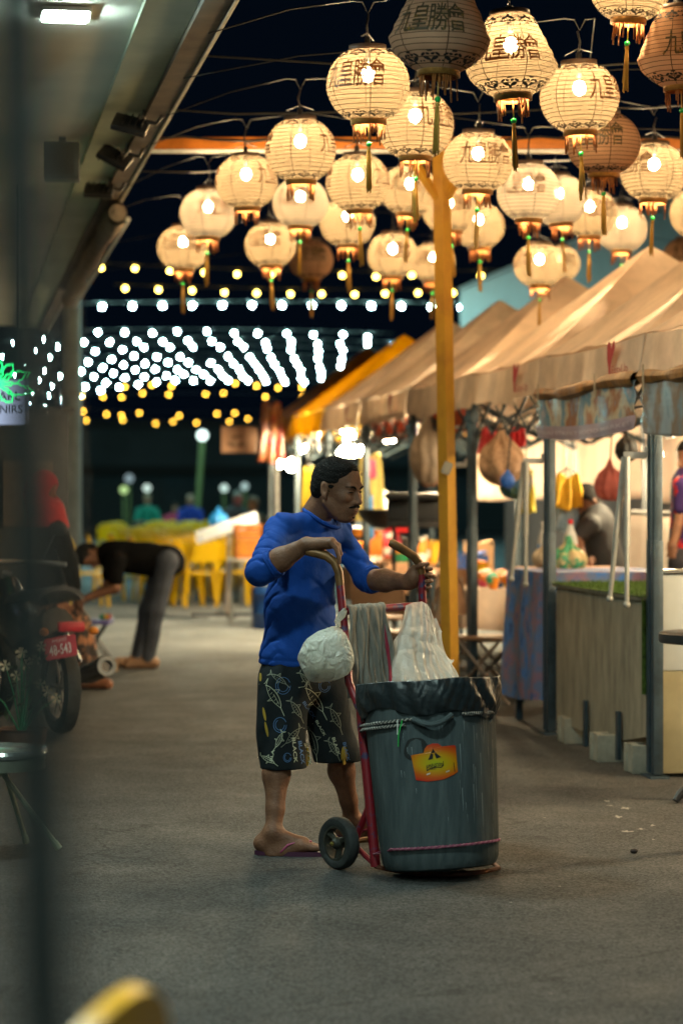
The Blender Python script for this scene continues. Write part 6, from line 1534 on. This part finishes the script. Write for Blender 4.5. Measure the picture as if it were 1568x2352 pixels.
    if shoes:
        for a in 'lr':
            s = SDF(np.minimum(P[a+'a'], P[a+'t'])-.12, np.maximum(P[a+'a'], P[a+'t'])+.12, h); d = (P[a+'t']-P[a+'a']); d.z = 0; d.normalize(); hl_ = Vector((P[a+'a'].x, P[a+'a'].y, .045))-d*.05
            s.cap(hl_, Vector((P[a+'t'].x, P[a+'t'].y, .04)), .045, .040, 0); s.cap(P[a+'a'], P[a+'a'].lerp(hl_, .6), .048, .045, .03); s.plane((0, 0, .002), (0, 0, -1)); solid("shoe", s, shoes, o)
    return o
D = 20.2
Jb = dict(head=W(208, 1277, D), neck=W(248, 1268, D), rs=W(266, 1290, D-.17), ls=W(258, 1262, D+.2), re=W(266, 1352, D-.22), le=W(246, 1350, D+.25), rw=W(204, 1372, D-.25), lw=W(190, 1380, D+.2), rh=W(384, 1290, D-.1), lh=W(378, 1286, D+.13), rk=W(358, 1402, D-.12), lk=W(340, 1400, D+.14), ra=W(341, 1512, D-.08), la=W(315, 1508, D+.18), rt=W(292, 1528, D-.12), lt=W(272, 1524, D+.12))
fig("man in a black shirt and grey jeans bending far forward over a small table", (W(335, 1500, D).x, D, 0), Jb, (.10, -.45, -.88), (-.95, -.1, -.05), mat("black_tshirt", (.005, .005, .0055), .9, spec=.08), mat("grey_jeans", (.065, .074, .095), .9, spec=.1, var=.3, scale=6), skin=M_SKIN, sleeve=.36, shoes=mat("tan_shoe", (.26, .145, .08), .6), h=.0105)
D = 18.2
Jw = dict(head=W(100, 1122, D), neck=W(108, 1178, D), ls=W(96, 1215, D+.18), rs=W(132, 1222, D-.12), le=W(100, 1300, D+.2), re=W(158, 1290, D-.2), lw=W(150, 1340, D+.1), rw=W(175, 1365, D-.1), lh=W(92, 1410, D+.12), rh=W(118, 1415, D-.08), lk=W(165, 1440, D+.1), rk=W(168, 1448, D-.15), la=W(190, 1560, D+.1), ra=W(205, 1566, D-.12), lt=W(230, 1576, D+.05), rt=W(248, 1578, D-.2))
fig("seated woman in a red headscarf, black top and brown patterned skirt", (W(120, 1500, D).x, D, 0), Jw, (.9, -.3, -.3), (0, 0, 1), mat("black_blouse", (.008, .008, .009), .9, spec=.08), mat("brown_diamond_skirt", (.018, .012, .010), .85, col2=(.34, .14, .06), thr=(.50, .56), scale=9), hijab=mat("red_headscarf", (.42, .022, .025), .8), sleeve=.9, shoes=mat("brown_sandal", (.30, .11, .05), .6), h=.0115, skirt=True)
def seated(x, d, zt, face, shirt, hair, lab, skin=M_SKIN2, lean=0):
    c = W(x, 1148, d); X, Y = c.x, d; f = Vector(face); f.z = 0; f.normalize(); l = Vector((-f.y, f.x, 0)); b = Vector((X, Y, 0))
    q = lambda a, s_, z: b+f*a+l*s_+Vector((0, 0, z))
    J = dict(head=q(.05+lean, 0, zt), neck=q(.0+lean*.7, 0, zt-.15), ls=q(lean*.5, .19, zt-.24), rs=q(lean*.5, -.19, zt-.24), le=q(.12, .25, zt-.5), re=q(.12, -.25, zt-.5), lw=q(.36, .14, zt-.48), rw=q(.36, -.14, zt-.48), lh=q(-.05, .1, .50), rh=q(-.05, -.1, .50), lk=q(.38, .13, .50), rk=q(.38, -.13, .50), la=q(.36, .13, .07), ra=q(.36, -.13, .07), lt=q(.5, .14, .04), rt=q(.5, -.14, .04))
    return fig(lab, b, J, (face[0], face[1], -.15), (0, 0, 1), shirt, mat("dark_trousers", (.03, .03, .04), .85), hair, skin, .016, .45, mat("black_shoe", (.02, .02, .02), .5))
seated(338, 52, 1.30, (.2, -1, 0), mat("teal_shirt", (.005, .17, .12), .8), mat("fair_hair", (.20, .13, .08), .6), "diner with a pale face in a teal green shirt behind the yellow chairs")
seated(437, 52.6, 1.28, (.1, -1, 0), mat("cobalt_shirt", (.008, .03, .26), .8), mat("bald_skin", (.30, .17, .12), .45), "diner in a cobalt blue shirt behind the yellow chairs")
seated(543, 41, 1.36, (.5, -.8, 0), mat("dark_print_shirt", (.05, .05, .06), .8), mat("grey_hair", (.22, .21, .2), .6), "grey haired diner with a reddish face near the stalls", mat("ruddy_skin", (.38, .10, .10), .5))
seated(575, 39, 1.27, (-.6, -.6, 0), mat("olive_shirt", (.10, .09, .07), .8), mat("brown_hair", (.14, .10, .07), .6), "diner in olive leaning in at the left end of the stalls", lean=-.1)
seated(402, 53.5, 1.12, (.1, -1, 0), mat("pink_shirt", (.45, .04, .10), .8), M_HAIR, "small diner in pink beside the one in cobalt blue")
D = 17.4; qf = lambda x, y, dd=0: W(x, y, D+dd)
fig("stall keeper in dark clothes stooping behind the black basket", (W(1360, 1300, D).x, D, 0), dict(head=qf(1347, 1153), neck=qf(1362, 1180), ls=qf(1352, 1205, -.2), rs=qf(1385, 1200, .2), le=qf(1325, 1235, -.22), re=qf(1385, 1265, .2), lw=qf(1335, 1275, -.3), rw=qf(1360, 1285, -.1), lh=qf(1392, 1330, -.1), rh=qf(1402, 1330, .15), lk=qf(1385, 1440, -.1), rk=qf(1400, 1440, .15), la=qf(1390, 1575, -.1), ra=qf(1402, 1575, .15), lt=qf(1372, 1592, -.15), rt=qf(1385, 1590, .1)),
    (-.6, -.5, -.5), (-.2, 0, 1), mat("charcoal_top", (.022, .022, .024), .8), MATS["dark_trousers"], skin=M_SKIN, sleeve=.4, shoes=MATS["black_shoe"], h=.014)
D = 16.4
fig("person in a purple and red top standing at the right edge behind the counter", (W(1572, 1300, D).x, D, 0), dict(head=qf(1582, 1052), neck=qf(1580, 1088), ls=qf(1568, 1116, -.2), rs=qf(1600, 1116, .2), le=qf(1562, 1185, -.2), re=qf(1610, 1190, .2), lw=qf(1548, 1240, -.35), rw=qf(1590, 1245, -.1), lh=qf(1568, 1290, -.1), rh=qf(1592, 1290, .1), lk=qf(1566, 1430, -.1), rk=qf(1594, 1430, .1), la=qf(1566, 1590, -.1), ra=qf(1594, 1590, .1), lt=qf(1550, 1605, -.2), rt=qf(1580, 1605, 0)),
    (-.8, -.5, -.2), (0, 0, 1), mat("purple_red_top", (.03, .012, .09), .8, col2=(.5, .02, .02), thr=(.56, .6), scale=6), MATS["dark_trousers"], skin=M_SKIN, sleeve=.4, shoes=MATS["black_shoe"], h=.014)

# ------------------------------------------------------------------ yellow seating far down the lane
M_YCH = mat("yellow_chair_plastic", (.97, .68, .012), .35, var=.04, translucent=.5)
def ychair():
    o = thing("plastic_chair", "yellow plastic chair among the tables down the lane", "chair", (0, 0, 0), 0, "yellow chairs down the lane")
    m = MB(); m.box((0, 0, .43), (.42, .42, .03), None, .012); m.build("seat", M_YCH, o)
    m = MB()
    m.tube([(-.19, .2, .44), (-.2, .27, .80), (-.12, .285, .86), (.12, .285, .86), (.2, .27, .80), (.19, .2, .44)], .028, 8)
    m.grid(lambda u, v: (-.18+.36*u, .235+.05*v, .58+.24*v), 6, 4, .015); m.build("backrest", M_YCH, o)
    for a in (-1, 1):
        for b in (-1, 1): m = MB(); m.tube([(a*.18, b*.18, .42), (a*.21, b*.21, 0)], [.024, .018], 6); m.build("leg", M_YCH, o)
    return o
proto = ychair(); first = True
def put_chair(x, y, rz, lab=None):
    global first
    o = proto if first else copy_tree(proto); first = False; o.location = (x, y, 0); o.rotation_euler = (0, 0, rz)
    if lab: o["label"] = lab
    return o
def ytable(x, d, lab):
    X = (x-784)/FPX*d; o = thing("dining_table", lab, "table", (X, d, 0), .2, "yellow dining tables down the lane")
    m = MB(); m.box((0, 0, .72), (.8, .6, .025), None, .01); m.build("table_top", M_YEL, o)
    for a in (-1, 1):
        for b in (-1, 1): m = MB(); m.tube([(a*.34, b*.24, .70), (a*.34, b*.24, 0)], .02, 6); m.build("leg", M_STEEL, o)
    return X
rg = random.Random(33); ords2 = ["nearest", "second", "third", "fourth", "fifth", "sixth", "seventh", "farthest"]
for k, (x, d) in enumerate(((492, 32.5), (425, 36), (545, 37.5), (362, 41), (470, 42), (300, 46), (400, 48), (520, 50))):
    X = ytable(x, d, "yellow topped dining table, %s from the camera" % ords2[k])
    for q, (a, b, rz) in enumerate(((-.32, -.62, 3.14), (.3, -.66, 3.14), (-.3, .62, 0), (.32, .62, 0), (.85, 0, -1.57), (-.85, .05, 1.57))):
        if rg.random() < .08: continue
        put_chair(X+a, d+b, rz+rg.uniform(-.3, .3), "yellow plastic chair at the %s yellow dining table down the lane" % ords2[k])
    for q in range(3):
        p = Vector((X+rg.uniform(-.4, .4), d+rg.uniform(-.25, .25), .737)); o = thing("plate", "white plate on the %s yellow dining table" % ords2[k], "plate", p, 0, "plates on the %s yellow table" % ords2[k])
        m = MB(); m.lathe([(0, 0), (.07, 0), (.12, .02), (.122, .024), (.07, .008), (0, .008)], 18); m.build("dish", M_WHT, o)
for x, d, rz, lab in ((205, 31, 1.9, "yellow chair farthest left, seen from the side"), (250, 33, 1.7, "yellow chair second from the left, behind the bending man's neck"), (300, 34.5, 1.5, "yellow chair above the bending man's back"), (412, 31.5, 2.6, "yellow chair just right of the bending man's hips"), (448, 31, 3.6, "yellow chair left of the menu stand's pole"), (545, 31.5, 2.9, "yellow chair right of the menu stand's pole"), (575, 33.5, 2.2, "yellow chair half hidden by the man's sleeve"), (465, 34.5, .4, "yellow chair deep in the cluster, turned to the lane")): put_chair((x-784)/FPX*d, d, rz, lab)
ms = thing("menu_stand", "menu stand with a tilted white display board on one pale leg", "menu stand", G(520, 1415)); d = ms.location.y
m = MB(); a, b_ = W(452, 1238, d), W(592, 1192, d); ux = (b_-a).normalized(); c_ = (a+b_)/2; Mf = frame(c_, ux, Vector((-.15, .95, .24))); m.prism(rect((b_-a).length, .46), Mf, .03); m.build("display_board", mat("white_board", (.72, .74, .78), .2, col2=(.35, .42, .6), thr=(.55, .62), scale=6), ms, True)
m = MB(); m.tube([W(527, 1228, d), W(521, 1412, d)], .028, 8); m.build("pole", mat("pale_pole", (.62, .55, .5), .4), ms, True)
m = MB(); 
for q in (0, 1.57): m.box((ms.location.x, d, .02), (.85, .07, .04), Matrix.Rotation(q+.25, 3, 'Z'), .01)
m.build("cross_foot", M_DARK, ms, True)
dr = thing("blue_drum", "dark blue plastic drum half hidden behind the man's back", "drum", G(622, 1444)); m = MB(); m.lathe([(0, 0), (.19, 0), (.205, .03), (.205, .15), (.215, .17), (.205, .19), (.205, .36), (.215, .38), (.2, .44), (.18, .46), (0, .46)], 28); m.build("body", mat("dark_blue_plastic", (.006, .035, .14), .4), dr)
m = MB(); m.lathe([(0, .475), (.15, .475), (.16, .465), (.16, .46)], 24); m.build("lid", M_DARK, dr)
ot = thing("folding_table", "narrow folding table carrying orange crates left of the man's shoulder", "table", (W(578, 1300, 27.6).x, 27.6, 0)); m = MB(); m.box((0, 0, .70), (.55, .45, .03), None, .008); m.build("table_top", M_WHT, ot)
for q in (-1, 1):
    for e in (-1, 1): m = MB(); m.tube([(q*.24, e*.18, .69), (q*.24, -e*.18, 0)], .014, 6); m.build("leg", M_STEEL, ot)
for z, lab in ((.717, "orange crate under the topmost one left of the man's shoulder"), (.915, "topmost orange crate left of the man's shoulder")): crate(Vector((W(572, 1300, 27.6).x, 27.6, z)), lab, M_ORG, (.34, .32, .18))
bag(W(502, 1196, 30), "bright blue plastic bag lying at the top of the display board", mat("bright_blue_bag", (.02, .22, .6), .4), .12, .18, seed=11)

# ------------------------------------------------------------------ left side: small table, motorcycle, stool, plant
tb = thing("folding_table", "small purple topped folding table with fruit before the bending man", "table", G(228, 1530)); d = tb.location.y; zt_ = W(225, 1428, d).z
m = MB(); c_ = W(222, 1424, d); m.box((c_.x, d, zt_), (.26, .34, .035), None, .008); m.build("table_top", mat("purple_board", (.12, .10, .32), .5), tb, True)
for q in (-1, 1):
    m = MB(); m.tube([(c_.x-.08, d+q*.12, zt_-.02), (c_.x+.14, d+q*.12, .012)], .010, 6); m.build("leg", M_DARK, tb, True); m = MB(); m.tube([(c_.x+.08, d+q*.14, zt_-.02), (c_.x-.14, d+q*.14, .012)], .010, 6); m.build("leg", M_DARK, tb, True)
for k, (x, cm, lab) in enumerate(((236, M_GRN, "green fruit on the purple folding table"), (244, M_YEL, "yellow fruit on the purple folding table"), (251, M_RDP, "red fruit on the purple folding table"))):
    p = W(x, 1414, d); o = thing("fruit", lab, "fruit", p, 0, "fruit on the purple table"); m = MB(); m.ball((0, 0, 0), .026, 10, (1, 1, .92)); m.build("flesh", cm, o); m = MB(); m.tube([(0, 0, .02), (.004, 0, .034)], .003, 5); m.build("stalk", M_WOOD, o)
    o.location.z = zt_+.042; o.location.y = d-.05+.02*k
crate(G(240, 1540), "low pale wooden box on the ground beside the purple table", mat("pale_box_wood", (.42, .26, .14), .7), (.22, .2, .07), name="wooden_box")
mo = thing("motorcycle", "dark motorcycle parked with a red number plate, half hidden by the near post", "motorcycle", G(138, 1685)); wc = Vector(mo.location); wc.z = .28
hx = Vector((-.42, .9, 0)).normalized(); hy = Vector((-hx.y, hx.x, 0)); Mw = Matrix((hx, Vector((0, 0, 1)), hy)).transposed()
M_BODY = mat("black_bike_paint", (.012, .013, .015), .25, spec=.6)
for off in (0, 1.25):
    c_ = wc+hx*off
    m = MB(); m.lathe([(.20, -.045), (.24, -.055), (.27, -.04), (.28, 0), (.27, .04), (.24, .055), (.20, .045), (.20, -.045)], 32, c_, Mw); m.build("tyre", M_RUB, mo, True)
    m = MB(); m.lathe([(.185, -.03), (.2, -.03), (.2, .03), (.185, .03), (.185, -.03)], 28, c_, Mw)
    for k in range(6): a = k*math.pi/3; m.tube([c_, c_+Mw @ Vector((math.cos(a)*.19, math.sin(a)*.19, 0))], .012, 6)
    m.build("rim", M_STEEL, mo, True)
def along(t, s_, z): q = wc+hx*t+hy*s_; return Vector((q.x, q.y, z))
m = MB(); m.grid(lambda u, v: along(-.18+.55*u, (v-.5)*.16, .60+.06*math.sin(2.5*u)-.10*(1-u)**3-.05*(2*v-1)**2), 12, 8, .02); m.build("rear_fender", M_BODY, mo, True)
m = MB(); m.grid(lambda u, v: along(.0+.62*u, .13*math.cos(math.pi*v), .76+.06*math.sin(math.pi*v)+.05*(1-u)), 12, 10, .03); m.build("seat", mat("black_vinyl", (.02, .02, .022), .45), mo, True)
m = MB(); m.tube([along(.05, .0, .66), along(.5, 0, .52), along(.85, 0, .62), along(1.05, 0, .88)], [.11, .14, .13, .08], 12); m.build("body_panel", M_BODY, mo, True)
m = MB(); m.tube([along(1.05, 0, .95), along(1.28, 0, .30)], .035, 8); m.build("fork", M_STEEL, mo, True)
m = MB(); m.tube([along(.9, .34, 1.0), along(1.03, .15, 1.02), along(1.03, -.15, 1.02), along(.9, -.34, 1.0)], .014, 8); m.build("handlebar", M_STEEL, mo, True)
for q in (-1, 1):
    m = MB(); m.tube([along(1.0, q*.2, 1.02), along(.96, q*.28, 1.2)], .007, 6); m.ball(along(.95, q*.3, 1.23), .06, 12, (1, .35, .75)); m.build("mirror", M_DARK, mo, True)
m = MB(); m.tube([along(.45, -.12, .30), along(.0, -.19, .36), along(-.22, -.22, .42)], [.035, .062, .066], 16); m.build("muffler", M_BODY, mo, True)
m = MB(); Mm = frame(along(-.222, -.22, .4205), hy, Vector((0, 0, 1))); m.lathe([(.036, 0), (.06, 0), (.06, .012), (.036, .012), (.036, 0)], 20, along(-.225, -.22, .42), Matrix((hy, Vector((0, 0, 1)), -hx)).transposed()); m.build("muffler_ring", M_STEEL, mo, True)
m = MB(); m.box(along(-.20, 0, .66), (.17, .05, .06), Matrix.Rotation(math.atan2(hy.y, hy.x), 3, 'Z'), .015); m.build("tail_light", M_RDP, mo, True)
for q in (-1, 1): m = MB(); m.ball(along(-.16, q*.16, .63), .032, 10, (1, 1, .8)); m.build("indicator", M_ORG, mo, True)
pc = W(138, 1487, 14.33); px_ = Vector((1, -.12, .19)).normalized(); Mp = frame(pc, px_, Vector((.0, .25, 1)))
m = MB(); m.prism([(-.10, -.055), (-.09, -.065), (.09, -.065), (.10, -.055), (.10, .055), (.09, .065), (-.09, .065), (-.10, .055)], Mp, .004); m.mi = 1
add_text(m, "48-543", lambda x, y: Mp @ Vector((x*.050, -.015+y*.085, .0055)), 0, .015); add_text(m, "PHUKET", lambda x, y: Mp @ Vector((x*.026, .042+y*.026, .0055)), 0, .0)
m.build("number_plate", [mat("dark_red_plate", (.55, .05, .07), .4), mat("plate_white", (.85, .8, .76), .4)], mo, True, False)
m = MB(); m.tube([pc+Vector((0, .02, .02)), along(-.12, 0, .6)], .02, 6); m.build("plate_bracket", M_DARK, mo, True)
so = thing("folding_stool", "round folding stool with a shiny rim and one splayed leg at the lower left", "stool", (W(0, 1900, 9.9).x, 9.9, 0)); zt_ = W(0, 1722, 9.9).z
m = MB(); m.lathe([(0, zt_+.012), (.175, zt_+.012), (.19, zt_+.006), (.197, zt_-.008), (.193, zt_-.022), (.18, zt_-.026), (0, zt_-.026)], 40); m.build("seat", mat("chrome_rim", (.55, .6, .57), .18, .75), so)
m = MB(); m.lathe([(.186, zt_-.027), (.186, zt_-.075), (.17, zt_-.075), (.17, zt_-.027), (.186, zt_-.027)], 40); m.build("skirt", mat("olive_grey_skirt", (.22, .24, .18), .6), so)
for a in (-.15, 1.2, 2.95, 4.4): 
    e = Vector((math.cos(a)*.25, math.sin(a)*.16, .012)); b0 = Vector((math.cos(a)*-.02, math.sin(a)*.1, zt_-.05)); m = MB(); m.tube([b0, e], .0115, 8); m.tube([e-(e-b0)*.08, e+(e-b0)*.0], .015, 8); m.build("leg", mat("pale_green_leg", (.36, .40, .28), .4), so)
pp = thing("flowering_plant", "small potted plant with pale flowers behind the near post", "plant", (W(52, 1600, 13).x, 13.0, 0)); m = MB(); m.lathe([(0, 0), (.10, 0), (.13, .2), (.14, .2), (.12, .18), (0, .17)], 18); m.build("pot", mat("clay_pot", (.16, .08, .05), .8), pp)
rg = random.Random(3); ml, mf, mst = MB(), MB(), MB()
for k in range(11):
    a = rg.uniform(0, 6.3); top = Vector((math.cos(a)*rg.uniform(.05, .26), math.sin(a)*rg.uniform(.05, .22), rg.uniform(.34, .66))); mst.tube([(0, 0, .16), top*.5+Vector((0, 0, .12)), top], [.006, .004, .002], 5)
    for q in range(9):
        t = rg.uniform(.4, 1); p = top*t+Vector((rg.uniform(-.04, .04), rg.uniform(-.04, .04), .1*(1-t))); e = Vector((rg.uniform(-1, 1), rg.uniform(-1, 1), rg.uniform(-.4, .6))).normalized(); s2 = e.cross(Vector((0, 0, 1))).normalized()*.014; ml.add([p, p+e*.025+s2, p+e*.06, p+e*.025-s2], [(0, 1, 2, 3)])
    for q in range(5): a2 = q*1.256; mf.add([top, top+Vector((math.cos(a2)*.03, -.01, math.sin(a2)*.03)), top+Vector((math.cos(a2+.7)*.032, -.014, math.sin(a2+.7)*.032))], [(0, 1, 2)])
mst.build("stem", M_GRN, pp); ml.build("leaves", mat("dark_leaf", (.03, .06, .02), .6), pp, smooth=False); mf.build("flowers", mat("pale_petal", (.55, .45, .30), .6), pp, smooth=False)
